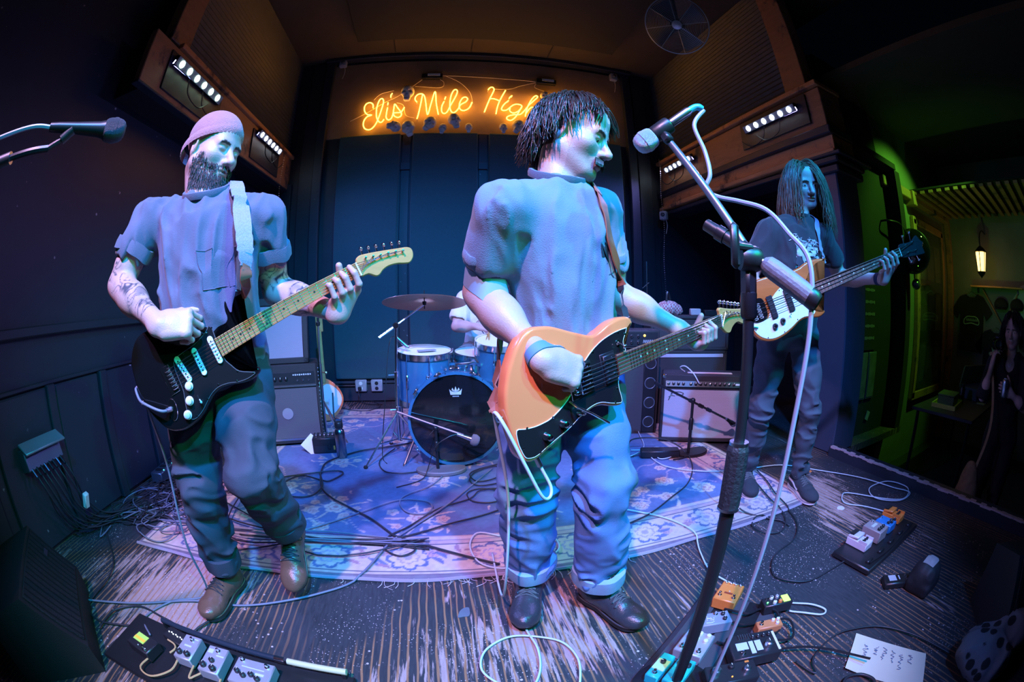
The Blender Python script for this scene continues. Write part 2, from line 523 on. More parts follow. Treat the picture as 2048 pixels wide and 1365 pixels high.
m_stage = worn_stage()
m_wall = scuffed('black_wall_paint', (.022, .026, .036), (.4, .38, .4), .5, .66)
m_wall_worn = scuffed('scuffed_black_plywood', (.022, .028, .04), (.45, .4, .42), .5, .58, 12)
m_board = old_wood('orange_brown_board', (.64, .28, .10), (.06, .035, .025))
m_board_dark = old_wood('stained_fascia_board', (.40, .19, .085), (.025, .03, .04))
m_sign_wall = mat('sign_wall_paint', (.26, .17, .10), .7, var=.25, vscale=5, bump=.1)
m_ceiling = mat('ceiling_board', (.075, .058, .035), .75, var=.2, vscale=4)
m_drop = mat('drop_board', (.02, .02, .018), .8)
m_fabric_panel = mat('acoustic_fabric', (.022, .075, .092), .95, var=.15, vscale=60, bump=.4, bscale=500, sheen=.2)
m_corr = mat('dark_corrugated_sheet', (.05, .055, .055), .5, var=.3)
m_green_wall = mat('hall_wall_paint', (.16, .17, .14), .75, var=.3, vscale=3)
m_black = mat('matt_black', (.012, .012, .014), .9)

def struct(name, mb, m, parent=None, angle=30):
    o = mb.build(name, m, parent, angle)
    if parent is None: o['kind'] = 'structure'
    return o

# ---- floors
fl = struct('floor', MB().box((.30, 1.83, -.03), (5.10, 5.66, .06)).box((3.4, 3.25, -.031), (1.3, 2.8, .06)), m_stage)
struct('floor_hall', MB().box((5.2, -.6, -.53), (5.0, 6.4, .06)).box((0, -2.0, -.53), (12, 2, .06)), mat('hall_floor', (.03, .03, .035), .5))
# stage skirt in front
struct('trim_1', MB().box((.3, -1.03, -.25), (5.1, .06, .5)), m_black)

# ---- back wall with its boards and panels
wb = struct('wall_back', MB().box((1.0, 4.72, 2.1), (6.2, .12, 4.2)), m_wall)
struct('sign_board', MB().box((.45, 4.652, 3.56), (3.68, .02, 1.06)), m_sign_wall, wb)
for x0, x1 in ((-1.19, -.47), (-.33, .41), (.54, 2.16)):
    struct('acoustic_panel', MB().box(((x0 + x1) / 2, 4.63, 1.645), (x1 - x0, .07, 2.77), bev=.012), m_fabric_panel, wb)
for x in (-.40, .475):
    struct('batten', MB().box((x, 4.65, 1.64), (.10, .03, 2.76), bev=.004), m_wall_worn, wb)
    struct('batten_block', MB().box((x, 4.625, 2.62), (.11, .03, .09), bev=.004), m_wall_worn, wb)
for x in (-1.43, 2.31):
    struct('frame_board', MB().box((x, 4.62, 2.08), (.11, .09, 4.16), bev=.006), m_wall_worn, wb)
for x in (-1.58, 2.49):
    struct('side_board', MB().box((x, 4.645, 2.08), (.18, .04, 4.16), bev=.006), m_wall, wb)
struct('baseboard_back', MB().box((.45, 4.635, .11), (3.6, .06, .20), bev=.006), m_wall_worn)
struct('trim_2', MB().box((.45, 4.62, .225), (3.6, .08, .025), bev=.004), m_wall_worn)

# ---- ceiling, dropped board
ce = struct('ceiling', MB().box((.45, 2.2, 4.23), (6.3, 6.6, .10)), m_ceiling)
for x in (-.62, .3, 1.25):
    struct('seam_strip', MB().box((x, 4.38, 4.176), (.012, .55, .008)), m_drop, ce)
struct('drop_board', MB().box((.46, 2.55, 4.10), (2.95, 3.1, .05), bev=.004), m_drop, ce)
struct('cornice', MB().box((.45, 4.60, 4.15), (3.9, .10, .05), bev=.006), m_wall, wb)

# ---- left side: wall, fascia, corrugated upper wall
wl = struct('wall_left', MB().box((-2.18, 1.83, 2.1), (.12, 5.8, 4.2)), m_wall_worn)
struct('ledge_rail', MB().box((-2.10, 1.9, 1.06), (.05, 3.6, .05), bev=.006), m_wall, wl)
struct('ledge_rail', MB().box((-2.105, 1.9, .80), (.03, 3.6, .02), bev=.004), m_wall, wl)
for y, wdt in ((.55, .50), (1.12, .48), (1.62, .40), (2.10, .42), (2.62, .48), (3.2, .55), (3.85, .6)):
    struct('wall_board', MB().box((-2.108, y, .40), (.03, wdt, .76), bev=.008), m_wall_worn, wl)
for y in (1.37, 1.86, 2.35):
    struct('wall_batten', MB().box((-2.095, y, .40), (.05, .07, .78), bev=.006), m_wall, wl)
struct('wall_return', MB().box((-1.95, 4.63, 1.3), (.40, .06, 2.4), bev=.006), m_wall, wl)
fa = struct('trim_3', MB().box((-1.83, 3.16, 2.62), (.06, 3.0, .40), bev=.006), m_board_dark)
struct('fascia_soffit', MB().box((-1.99, 3.2, 2.62), (.24, 2.9, .38)), m_black, fa)
struct('fascia_edge', MB().box((-1.83, 3.16, 2.425), (.07, 3.02, .018), bev=.004), m_wall_worn, fa)
struct('ledge_board', MB().box((-1.83, 3.35, 2.845), (.12, 2.75, .045), bev=.006), m_board, fa)
struct('light_backing', MB().box((-1.793, 2.32, 2.62), (.014, .85, .30), bev=.003), m_wall, fa)
struct('light_backing', MB().box((-1.793, 3.84, 2.62), (.014, .75, .30), bev=.003), m_wall, fa)
def corrugated(name, X, y0, y1, z0, z1, side):
    zz = np.arange(z0, z1, .0125); prof = .008 * np.cos((zz - z0) / .05 * 2 * np.pi) * side
    P = np.array([[(X + p, y, z) for y in (y0, y1)] for z, p in zip(zz, prof)])
    return struct(name, MB().grid(P), m_corr, None, 60)
corrugated('wall_upper_left', -1.84, 2.05, 4.66, 2.86, 4.18, 1)
struct('trim_4', MB().box((-1.86, 1.98, 3.5), (.10, .26, 1.3), bev=.006), m_board_dark)

# ---- right side: header with mouldings over the alcove, pillar
fr = struct('trim_5', MB().box((2.86, 3.24, 2.63), (.30, 2.80, .36), bev=.006), m_board_dark)
struct('ledge_board', MB().box((2.85, 3.24, 2.845), (.36, 2.82, .045), bev=.006), m_board, fr)
struct('header_beam', MB().box((2.845, 3.22, 2.42), (.35, 2.84, .07), bev=.008), m_wall, fr)
struct('header_board', MB().box((2.87, 3.22, 2.32), (.30, 2.80, .13), bev=.004), m_board, fr)
struct('header_moulding', MB().box((2.845, 3.22, 2.235), (.35, 2.84, .045), bev=.008), m_board, fr)
struct('header_moulding', MB().box((2.86, 3.22, 2.175), (.30, 2.80, .045), bev=.008), m_wall, fr)
struct('light_backing', MB().box((2.694, 2.46, 2.655), (.014, .92, .27), bev=.003), m_wall, fr)
corrugated('wall_upper_right', 2.74, 2.05, 4.66, 2.86, 4.18, -1)
struct('trim_6', MB().box((2.78, 2.10, 3.52), (.14, .27, 1.32), bev=.006), m_board_dark)
pl = struct('trim_7', MB().box((2.86, 2.0, 1.06), (.32, .32, 2.12), bev=.01), scuffed('pillar_paint', (.05, .065, .1), (.5, .5, .55), .4))
struct('capital', MB().box((2.87, 1.99, 2.10), (.40, .40, .06), bev=.01), m_wall, pl)
struct('capital', MB().box((2.87, 1.99, 2.165), (.44, .44, .05), bev=.012), m_wall, pl)
struct('capital_cap', MB().box((2.92, 1.97, 2.215), (.52, .46, .03), bev=.008), m_wall, pl)
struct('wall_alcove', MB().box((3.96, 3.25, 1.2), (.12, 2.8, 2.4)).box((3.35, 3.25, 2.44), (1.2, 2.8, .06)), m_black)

# ---- low kerb along the stage edge
kb = struct('trim_8', MB().box((2.70, .42, .03), (.10, 2.84, .10), bev=.008), m_wall_worn)
ke = MB(); yy = np.linspace(-.98, 1.82, 60)
for i in range(59):
    h = .006 + .010 * abs(math.sin(i * 2.3)) * abs(math.cos(i * .7)); wdt = .012 + .03 * abs(math.sin(i * 1.7 + 1))
    ke.box((2.65 + wdt / 2 - .004, (yy[i] + yy[i + 1]) / 2, .081 - h / 2 + .003), (wdt, (yy[1] - yy[0]) * 1.02, h))
struct('worn_edge', ke, mat('bare_edge_wood', (.55, .42, .42), .7, var=.4, vscale=30), kb)

# ---- hall beside the stage
wh = struct('wall_hall_back', MB().box((4.6, 2.10, 1.4), (3.2, .12, 3.9)), m_green_wall)
struct('wall_hall_right', MB().box((6.06, -.6, 1.4), (.12, 5.4, 3.9)), m_green_wall)
struct('ceiling_hall', MB().box((4.7, -.6, 3.05), (3.4, 5.4, .06)), m_ceiling)
sl = struct('ceiling_bar', MB().box((5.3, .65, 2.36), (1.5, 2.9, .02)), m_black)
for i in range(24):
    struct('slat', MB().box((5.3, -.72 + i * .12, 2.325), (1.5, .06, .03)), m_board_dark, sl)
struct('trim_9', MB().box((4.55, 1.98, 2.27), (.10, .14, .16), bev=.008).box((4.9, 2.0, 2.30), (2.2, .10, .10), bev=.008), m_board_dark)
struct('trim_10', MB().box((5.97, 1.99, .9), (.09, .09, 2.8), bev=.006), m_board_dark)
struct('wall_dark', MB().box((3.42, 2.02, 1.4), (.80, .04, 3.9)), m_black)
# ================================================================ people: builders
V = lambda *a: np.array(a, float)

def head_frame(F, roll=0.0):
    F = nrm(F); U = nrm(V(0, 0, 1) - F[2] * F); Rr = np.cross(F, U)       # Rr: the person's right
    c, s = math.cos(roll), math.sin(roll)
    U, Rr = c * U + s * Rr, c * Rr - s * U
    return np.stack([Rr, F, U], 1)                                       # columns right, forward, up

def add_head(S, c, M, s=1.0, eyes='open', jaw=1.0, nose=1.0):
    """head shapes around c (between the ears); M columns right, forward, up"""
    p = lambda x, y, z: c + M @ (V(x, y, z) * s)
    e = lambda x, y, z, r, k=.012, op='u', R=None: S.ell(p(x, y, z), V(*r) * s, M if R is None else M @ R, k * s, op)
    e(0, -.014, .038, (.076, .097, .088))
    e(0, .028, -.028, (.064, .066, .082), .03)
    e(0, .034, .058, (.064, .056, .05), .03)
    for sx in (-1, 1):
        S.cone(p(sx * .054, .002, -.05), p(sx * .024 * jaw, .066, -.094), .022 * s, .02 * s, .03 * s)
        e(sx * .046, .056, -.022, (.022, .024, .02), .03)
    e(0, .074, -.097, (.024 * jaw, .02, .019), .02)
    S.cone(p(-.04, .079, .019), p(.04, .079, .019), .013 * s, .013 * s, .02 * s)
    for sx in (-1, 1):
        e(sx * .031, .098, .001, (.02, .02, .012), .012, 's')
    # nose
    S.cone(p(0, .083, .012), p(0, .083 + .032 * nose, -.03), .0085 * s, .0115 * s, .012 * s)
    e(0, .083 + .031 * nose, -.034, (.0115, .0115, .010), .008)
    for sx in (-1, 1):
        e(sx * .0125, .097, -.038, (.0085, .012, .0085), .007)
        e(sx * .007, .106, -.046, (.004, .006, .004), .003, 's')
    # mouth
    e(0, .083, -.062, (.026, .017, .018), .015)
    e(0, .0965, -.0605, (.022, .008, .0055), .005)
    e(0, .0945, -.0725, (.019, .0085, .0065), .005)
    e(0, .108, -.0665, (.025, .014, .0013), .003, 's')
    # lids
    for sx in (-1, 1):
        if eyes == 'closed':
            e(sx * .031, .0765, .001, (.0175, .0145, .0115), .005)
            e(sx * .031, .0925, -.004, (.015, .004, .0012), .002, 's')
        elif eyes == 'down':
            e(sx * .031, .0765, .002, (.0172, .0143, .011), .005)
            e(sx * .031, .0915, -.0045, (.014, .006, .0022), .002, 's')
        else:
            e(sx * .031, .0765, .0, (.0175, .014, .0122), .005)
            e(sx * .031, .0935, -.0005, (.0145, .0095, .0048), .002, 's')
    # ears
    for sx in (-1, 1):
        Re = rz(-sx * .35) @ rx(-.15)
        e(sx * .077, -.008, -.006, (.0075, .0195, .032), .006, 'u', Re)
        e(sx * .0855, -.004, -.002, (.006, .0105, .018), .004, 's', Re)
        e(sx * .079, -.002, -.008, (.004, .006, .008), .004, 'u', Re)

FING = ((.030, .090, (.043, .027, .021), .0088), (.0095, .094, (.047, .030, .022), .0090),
        (-.0115, .090, (.043, .028, .021), .0085), (-.031, .081, (.034, .021, .019), .0075))

def add_hand(S, W, d, n, left=False, curl=((40, 55, 35),) * 4, spread=3.0, thumb=(.55, .75, -.35), tcurl=25, s=1.0):
    """open or curled hand: W wrist, d towards the knuckles, n out of the back of the hand"""
    d = nrm(d); n = nrm(n - (n @ d) * d); l = np.cross(n, d) * (-1 if left else 1)
    q = lambda a, b, c: W + (a * d + b * l + c * n) * s
    k = .008
    R = np.stack([l, d, n], 1)
    S.box(q(.05, 0, -.001), V(.040, .047, .0155) * s, R, .014 * s, .012)
    S.cone(q(-.01, 0, 0), q(.03, 0, 0), .026 * s, .030 * s, .02, flat=n, fx=.66)
    S.ell(q(.035, .026, -.010), V(.018, .032, .014) * s, R, .012)          # ball of the thumb
    for (off, kn, L3, r), cu in zip(FING, curl):
        p = q(kn - .004, off, .001); a = math.radians(0); yaw = math.radians(off / .03 * spread)
        S.ell(p + n * .002 * s, .0105 * s, None, .006)                    # knuckle
        dd = math.cos(yaw) * d + math.sin(yaw) * l
        for j, (Ls_, c) in enumerate(zip(L3, cu)):
            a += math.radians(c)
            dv = math.cos(a) * dd - math.sin(a) * n
            p2 = p + dv * Ls_ * s
            S.cone(p, p2, r * (1 - .08 * j) * s, r * (.93 - .1 * j) * s, .004)
            p = p2
    p = q(.022, .034, -.008); tv = nrm(thumb[0] * d + thumb[1] * l + thumb[2] * n)
    ax = nrm(np.cross(tv, d)) if np.linalg.norm(np.cross(tv, d)) > .01 else n
    for j, (Ls_, r) in enumerate(((.040, .0125), (.033, .0105), (.026, .0095))):
        p2 = p + tv * Ls_ * s
        S.cone(p, p2, r * s, r * .9 * s, .007)
        p = p2; t = math.radians(tcurl)
        tv = nrm(math.cos(t) * tv + math.sin(t) * np.cross(ax, tv))

def add_fret_hand(S, G, smid, W, tips=((.012, 0.), (.004, .0), (-.004, 0.), (-.010, 0.)), half=.026, thick=.022, s=1.0, thumb_over=True, along=.021):
    """left hand closed round a neck. G: (origin, u, v, n, scale); fingers come from below onto the strings"""
    o, u, v, n = G[:4]; np_ = lambda t: o + u * t
    Ks = []
    for i, ((tv, ts), r) in enumerate(zip(tips, (.0088, .009, .0086, .0078))):
        t = smid + (1.5 - i) * along * s + ts; c = np_(t)
        K = c - v * (half + .022) * s - n * (thick * .4) - u * .006
        A = c - v * (half + .012) * s + n * .026 * s
        B = c - v * (half * .25) + n * .033 * s
        T = c + v * tv + n * .012
        S.path([K, A, B, T], [r * 1.12 * s, r * 1.05 * s, r * .98 * s, r * .85 * s], .004)
        Ks.append(K)
    Kc = sum(Ks) / 4
    for i, K in enumerate(Ks):
        S.cone(W + (K - Kc) * .55, K, .0165 * s, .0125 * s, .012)
    S.cone(W, Kc, .026 * s, .024 * s, .02)
    b = W + (Ks[0] - W) * .35 - n * .012
    m = np_(smid + .012) - n * (thick + .014) - v * .01
    e = np_(smid + .020) + v * (half + (.012 if thumb_over else -.012)) - n * (.006 if thumb_over else thick)
    S.path([b, m, e], [.015 * s, .0125 * s, .0095 * s], .01)

def add_arm(S, sh, el, wr, r=1.0):
    sh = sh + (el - sh) * .07; up = el - sh; fa = wr - el
    S.cone(sh, el, .052 * r, .040 * r, .03)
    S.cone(sh + up * .25, sh + up * .7, .046 * r, .044 * r, .03)
    S.cone(el, el + fa * .45, .041 * r, .040 * r, .025)
    S.cone(el + fa * .15, el + fa * .35, .043 * r, .042 * r, .03)
    S.cone(el + fa * .35, wr, .040 * r, .0275 * r, .03)

def torso_frame(P):
    Rr = nrm(P['Rs'] - P['Ls']); mid = (P['Rs'] + P['Ls']) / 2
    U = nrm(mid - P['pel']); Rr = nrm(Rr - (Rr @ U) * U); F = np.cross(U, Rr)
    return np.stack([Rr, F, U], 1), mid

def folds(R, amp, sc3, seed, mask=None):
    """cloth folds: stretched noise in a frame R"""
    def f(P):
        q = (P @ R) * np.array(sc3)
        q = q + .7 * np.stack([vnoise(q * .5, 1.0, seed + 7 + i) for i in range(3)], -1)
        a = (1.14 - np.sqrt(vnoise(q, 1.0, seed) ** 2 + .02)) ** 2.2; b = 1.1 - np.sqrt(vnoise(q * 1.9 + 5, 1.0, seed + 3) ** 2 + .02)
        d = -amp * (a * 1.5 + b * b * .55 - 1.1)
        return d if mask is None else d * mask(P)
    return f

def smooth01(x, a, b):
    t = np.clip((x - a) / (b - a), 0, 1); return t * t * (3 - 2 * t)

def shirt(P, width=1.0, depth=1.0, hem=.02, sleeve=.62, amp=.006, seed=1, loose=0.0, arm_r=.066, arm=1.0):
    """T-shirt as one surface; returns SDF"""
    T, mid = torso_frame(P); Rr, F, U = T.T
    L = np.linalg.norm(mid - P['pel']); pel = P['pel']
    S = SDF()
    S.ell(pel + U * .03, V(.160 * width, .125 * depth, .17) * (1 + loose), T, .05)
    S.ell(pel + U * L * .36 + F * .012 * depth, V(.152 * width, .126 * depth, .19), T, .06)
    S.ell(pel + U * L * .70 + F * .008, V(.160 * width, .118 * depth, .19), T, .06)
    S.ell(mid - U * .05 - F * .01, V(.155 * width, .095, .085), T, .06)
    nb = P['neck']
    for k in ('R', 'L'):
        sh = P[k + 's']; el = P[k + 'e']; up = el - sh; Lu = np.linalg.norm(up); up /= Lu
        S.cone(nb - U * .038, sh - U * .020, .056, .054 * arm, .05)
        S.cone(sh - U * .014, sh + up * Lu * sleeve, .063 * arm, arm_r + .014, .035)
    for k in ('R', 'L'):
        sh = P[k + 's']; el = P[k + 'e']; up = el - sh; Lu = np.linalg.norm(up); up /= Lu
        rs = arm_r + .020; S.cone(sh + up * (Lu * sleeve + rs), sh + up * (Lu * sleeve + rs + .03), rs, rs, .004, 's')
    S.cone(nb + (P['headc'] - nb) * .06, nb + (P['headc'] - nb) * .9, .071, .075, .012, 's')
    S.plane(pel + U * hem, U, .012, 's')
    S.disp = folds(T, amp, (17, 17, 6.5), seed)
    return S

def trousers(P, waist=1.0, thigh=.088, knee=.07, cuff=.068, amp=.007, seed=4, hem=.06, seat=1.0):
    T, mid = torso_frame(P); Rr, F, U = T.T; pel = P['pel']
    Z = V(0, 0, 1)
    hr = nrm(P['Rh'] - P['Lh']); hf = np.cross(Z, hr); H = np.stack([hr, hf, Z], 1)
    hc = (P['Rh'] + P['Lh']) / 2
    S = SDF()
    S.ell(hc + Z * .06, V(.160 * waist, .118 * seat, .12), H, .05)
    S.ell(hc - Z * .02, V(.165 * waist, .122 * seat, .10), H, .05)
    for k in ('R', 'L'):
        h, kn, an = P[k + 'h'], P[k + 'kn'], P[k + 'a']
        sh = an - kn; e = kn + sh * (1 - hem / np.linalg.norm(sh))
        h2 = h + (kn - h) * .12
        S.cone(h2, h2 + (kn - h2) * .5, thigh * 1.08, thigh * .95, .03)
        S.cone(h2 + (kn - h2) * .5, kn, thigh * .95, knee, .03)
        S.cone(kn, kn + (e - kn) * .5, knee, (knee + cuff) / 2, .03)
        S.cone(kn + (e - kn) * .5, e, (knee + cuff) / 2, cuff, .03)
        S.cone(e + nrm(sh) * .062, e + nrm(sh) * .10, cuff * 1.05, cuff * 1.05, .004, 's')
    kz = [(P[k + 'kn'], P[k + 'a']) for k in 'RL']
    def d(X):
        low = 0
        for kn, an in kz:
            q = np.sqrt(((X - kn) ** 2).sum(-1)); low = np.maximum(low, 1 - smooth01(q, .08, .22))
            q = np.sqrt(((X - an) ** 2).sum(-1)); low = np.maximum(low, 1 - smooth01(q, .12, .36))
        q = X @ H; w_ = np.stack([vnoise(q * 9, 1.0, seed + 5 + i) for i in range(3)], -1)
        a = (1.12 - np.sqrt(vnoise(q * np.array((8, 8, 21.)) + w_ * .8, 1.0, seed) ** 2 + .015)) ** 2.5
        b = (1.12 - np.sqrt(vnoise(q @ ry(.5) * np.array((14, 14, 5.)) + w_ * .6, 1.0, seed + 1) ** 2 + .015)) ** 2.5
        return -amp * ((a * 1.8 - 1.0) * (.25 + .9 * low) + (b * 1.2 - .65))
    S.disp = d
    return S

def ring(mb, c, ax, r0, r1, h, n=36, wob=.004, seed=0, hint=(0, 0, 1)):
    """a cuff or collar: a short thick band around an axis"""
    F_ = frame(ax, hint); N = n; v = []
    prof = ((r0, -h / 2), (r1, -h / 2 - .001), (r1 + .002, 0), (r1, h / 2), (r0, h / 2 + .001), (r0 - .002, 0))
    for i in range(N):
        a = 2 * math.pi * i / N; w_ = wob * math.sin(3 * a + seed) + wob * .6 * math.sin(7 * a + 2 * seed)
        for r, z in prof:
            v.append(c + (r + w_) * (math.cos(a) * F_[:, 0] + math.sin(a) * F_[:, 1]) + (z + w_ * .8) * F_[:, 2])
    m = len(prof); f = []
    for i in range(N):
        j = (i + 1) % N
        for k in range(m):
            q = (k + 1) % m; f.append((i * m + k, i * m + q, j * m + q, j * m + k))
    return mb.add(v, f)

def hair_mesh(roots, path_fn, r=.0022, nseg=9, n=3, taper=.35):
    """many locks: path_fn(i) gives the points of one lock"""
    allv, allf = [], []; base = 0
    ang = np.linspace(0, 2 * np.pi, n, endpoint=False)
    for i in range(roots):
        P = path_fn(i)
        if P is None: continue
        N = len(P); T = np.gradient(P, axis=0); T /= np.linalg.norm(T, axis=1, keepdims=True) + 1e-9
        A = np.cross(T, V(.3, .5, .81)); A /= np.linalg.norm(A, axis=1, keepdims=True) + 1e-9; B = np.cross(T, A)
        t = np.linspace(0, 1, N); rr = (r if np.isscalar(r) else r[i]) * np.where(t < .75, 1, 1 - (1 - taper) * (t - .75) / .25)
        ring_ = P[:, None, :] + rr[:, None, None] * (np.cos(ang)[None, :, None] * A[:, None, :] + np.sin(ang)[None, :, None] * B[:, None, :])
        allv.append(ring_.reshape(-1, 3))
        a, b = np.meshgrid(np.arange(N - 1), np.arange(n), indexing='ij'); b2 = (b + 1) % n
        allf.append(base + np.stack([a * n + b, a * n + b2, (a + 1) * n + b2, (a + 1) * n + b], -1).reshape(-1, 4))
        base += N * n
    return np.concatenate(allv), np.concatenate(allf)

def boot(parent, ank, heading, length=.285, col=None, pitch=0.0, kind='boot', name='boot', shaft=.16, label=None, laces=True):
    """boot or shoe: upper, sole, laces; heading is the horizontal direction of the toe, pitch lifts the heel"""
    h = nrm(V(heading[0], heading[1], 0)); side = np.cross(V(0, 0, 1), h)
    Rp = np.stack([h, side, V(0, 0, 1)], 1)
    c, s = math.cos(pitch), math.sin(pitch)
    Rl = np.array([[c, 0, s], [0, 1, 0], [-s, 0, c]])
    R = Rp @ Rl; O = ank - R @ V(0, 0, .095)                              # sole point under the ankle
    L = length; p = lambda x, y, z: O + R @ V(x, y, z)
    S = SDF()
    S.ell(p(L * .50, 0, .045), V(.085, .046, .034), R, .03)
    S.ell(p(L * .58, 0, .042), V(.065, .049, .028), R, .03)
    S.cone(p(-.045, 0, .055), p(.05, 0, .055), .037, .04, .03)
    S.cone(p(-.02, 0, .06), p(L * .36, 0, .062), .040, .036, .035)
    top = shaft if kind != 'low' else .09
    S.cone(p(-.006, 0, .07), p(-.012, 0, top), .042, .046, .03)
    S.plane(p(0, 0, .022), R[:, 2], .004, 's')
    S.disp = folds(R, .0018, (28, 12, 30), 9)
    v, f = S.mesh(.005)
    up = obj(name, v, f, col['upper'], parent, 180)
    if label: up['label'] = label
    out = []
    for x, y in ((-.075, 0), (-.068, .028), (-.03, .04), (.03, .036), (.09, .045), (.145, .051), (.185, .044), (.208, .022), (.214, 0)):
        out.append((x * L / .285, y))
    out = out[:-1] + [out[-1]] + [(x, -y) for x, y in reversed(out[1:-1])]
    oc = catmull([(x, y) for x, y in reversed(out)], 4, True)
    MB(R, O).prism(oc, .0, .024 if kind != 'skate' else .032, .004).build('sole', col['sole'], up)
    if kind == 'boot':
        MB(R, O).tube(np.column_stack([oc * 1.012, np.full(len(oc), .025)]), .003, 5, True).build('welt', col['welt'], up)
        MB(R, O).box((-.045, 0, .006), (.06, .07, .02), bev=.004).build('heel', col['sole'], up)
    else:
        MB(R, O).tube(np.column_stack([oc * 1.01, np.full(len(oc), .018)]), .0022, 5, True).build('foxing_stripe', col['welt'], up)
    if not laces: return up, S
    S.disp = None
    mb = MB(); me = MB(); rows = 6 if kind != 'low' else 4
    def surf(x, y):
        q = p(x, y, .12 - max(0, x - .02) * .42)
        return S.snap(q[None], 5, .0025)[0]
    xs = np.linspace(.03, L * .42, rows)
    pr = [(surf(x, .020 + .003 * i), surf(x, -.020 - .003 * i)) for i, x in enumerate(xs)]
    for i in range(rows):
        a, b = pr[i]; mid_ = S.snap(((a + b) / 2 + R @ V(0, 0, .012))[None], 5, .004)[0]
        mb.tube(catmull([a, mid_, b], 4), .0022, 5)
        if i < rows - 1:
            for q0, q1 in ((pr[i][0], pr[i + 1][1]), (pr[i][1], pr[i + 1][0])):
                m_ = S.snap(((q0 + q1) / 2 + R @ V(0, 0, .012))[None], 5, .005)[0]
                mb.tube(catmull([q0, m_, q1], 4), .0022, 5)
        for a_ in pr[i]: me.ball(a_, .0042, 8)
    a, b = pr[0]
    for sg, q in ((1, a), (-1, b)):
        mb.tube(catmull([q, q + R @ V(-.005, sg * .022, .012), q + R @ V(.012, sg * .034, -.004), q + R @ V(.016, sg * .014, -.004), q], 5), .002, 5)
    mb.build('laces', col['lace'], up, stuff=True)
    if kind == 'boot': me.build('eyelets', chrome, up, stuff=True)
    return up, S

m_skin = {}
def skin(name, col=(.6, .4, .35)):
    m = mat(name, col, .45, 0, .06, 30, .12, 260, attr=True, spec=.45)
    N, L, b = nodes_of(m)
    b.inputs['Subsurface Weight'].default_value = .12
    b.inputs['Subsurface Radius'].default_value = (.012, .004, .002)
    return m

def eyeballs(parent, c, M, look, s=1.0):
    look = nrm(look)
    white = mat('eye_white', (.8, .8, .8), .2, var=.02); iris = mat('eye_iris', (.06, .04, .025), .15, var=.05)
    for sx in (-1, 1):
        q = c + M @ (V(sx * .031, .0768, -.0005) * s)
        e = MB().ball(q, .0122 * s, 16).build('eye', white, parent, 180)
        MB().lathe([(.0056 * s, .0108 * s), (.0045 * s, .0120 * s), (0, .0126 * s)], q, look, 14).build('iris', iris, e, 180)
# ================================================================ guitars (origin at the bridge; x along the neck, y across, z out)
GC = (V(.313, .950, .888), V(.917, .344, .202), V(-.212, -.009, .977), V(.338, -.939, .064))
GL = (V(-.774, 1.0, .905), V(.810, .403, .426), V(-.435, -.074, .897), V(.393, -.912, .116))
GB = (V(1.289, 1.36, 1.047), V(.829, -.432, .356), V(-.277, .236, .932), V(-.486, -.870, .076))
def ortho(G):
    u = nrm(G[1]); n = nrm(G[3] - (G[3] @ u) * u); return G[0], u, np.cross(n, u), n
GC, GL, GB = ortho(GC), ortho(GL), ortho(GB)

def mm(P): return np.array(P, float) / 1000.0
def ccw(P):
    x, y = P[:, 0], P[:, 1]
    return P if (x * np.roll(y, -1) - np.roll(x, -1) * y).sum() > 0 else P[::-1]

maple = old_wood('maple_neck', (.52, .29, .085), (.42, .22, .06), (.2, 1, 1))
rosewood = old_wood('rosewood_board', (.20, .09, .06), (.1, .05, .04), (.2, 1, 1))
string_m = mat('guitar_string', (.75, .75, .78), .25, 1.0, .02)
fret_m = mat('fret_wire', (.7, .7, .7), .25, 1.0, .02)

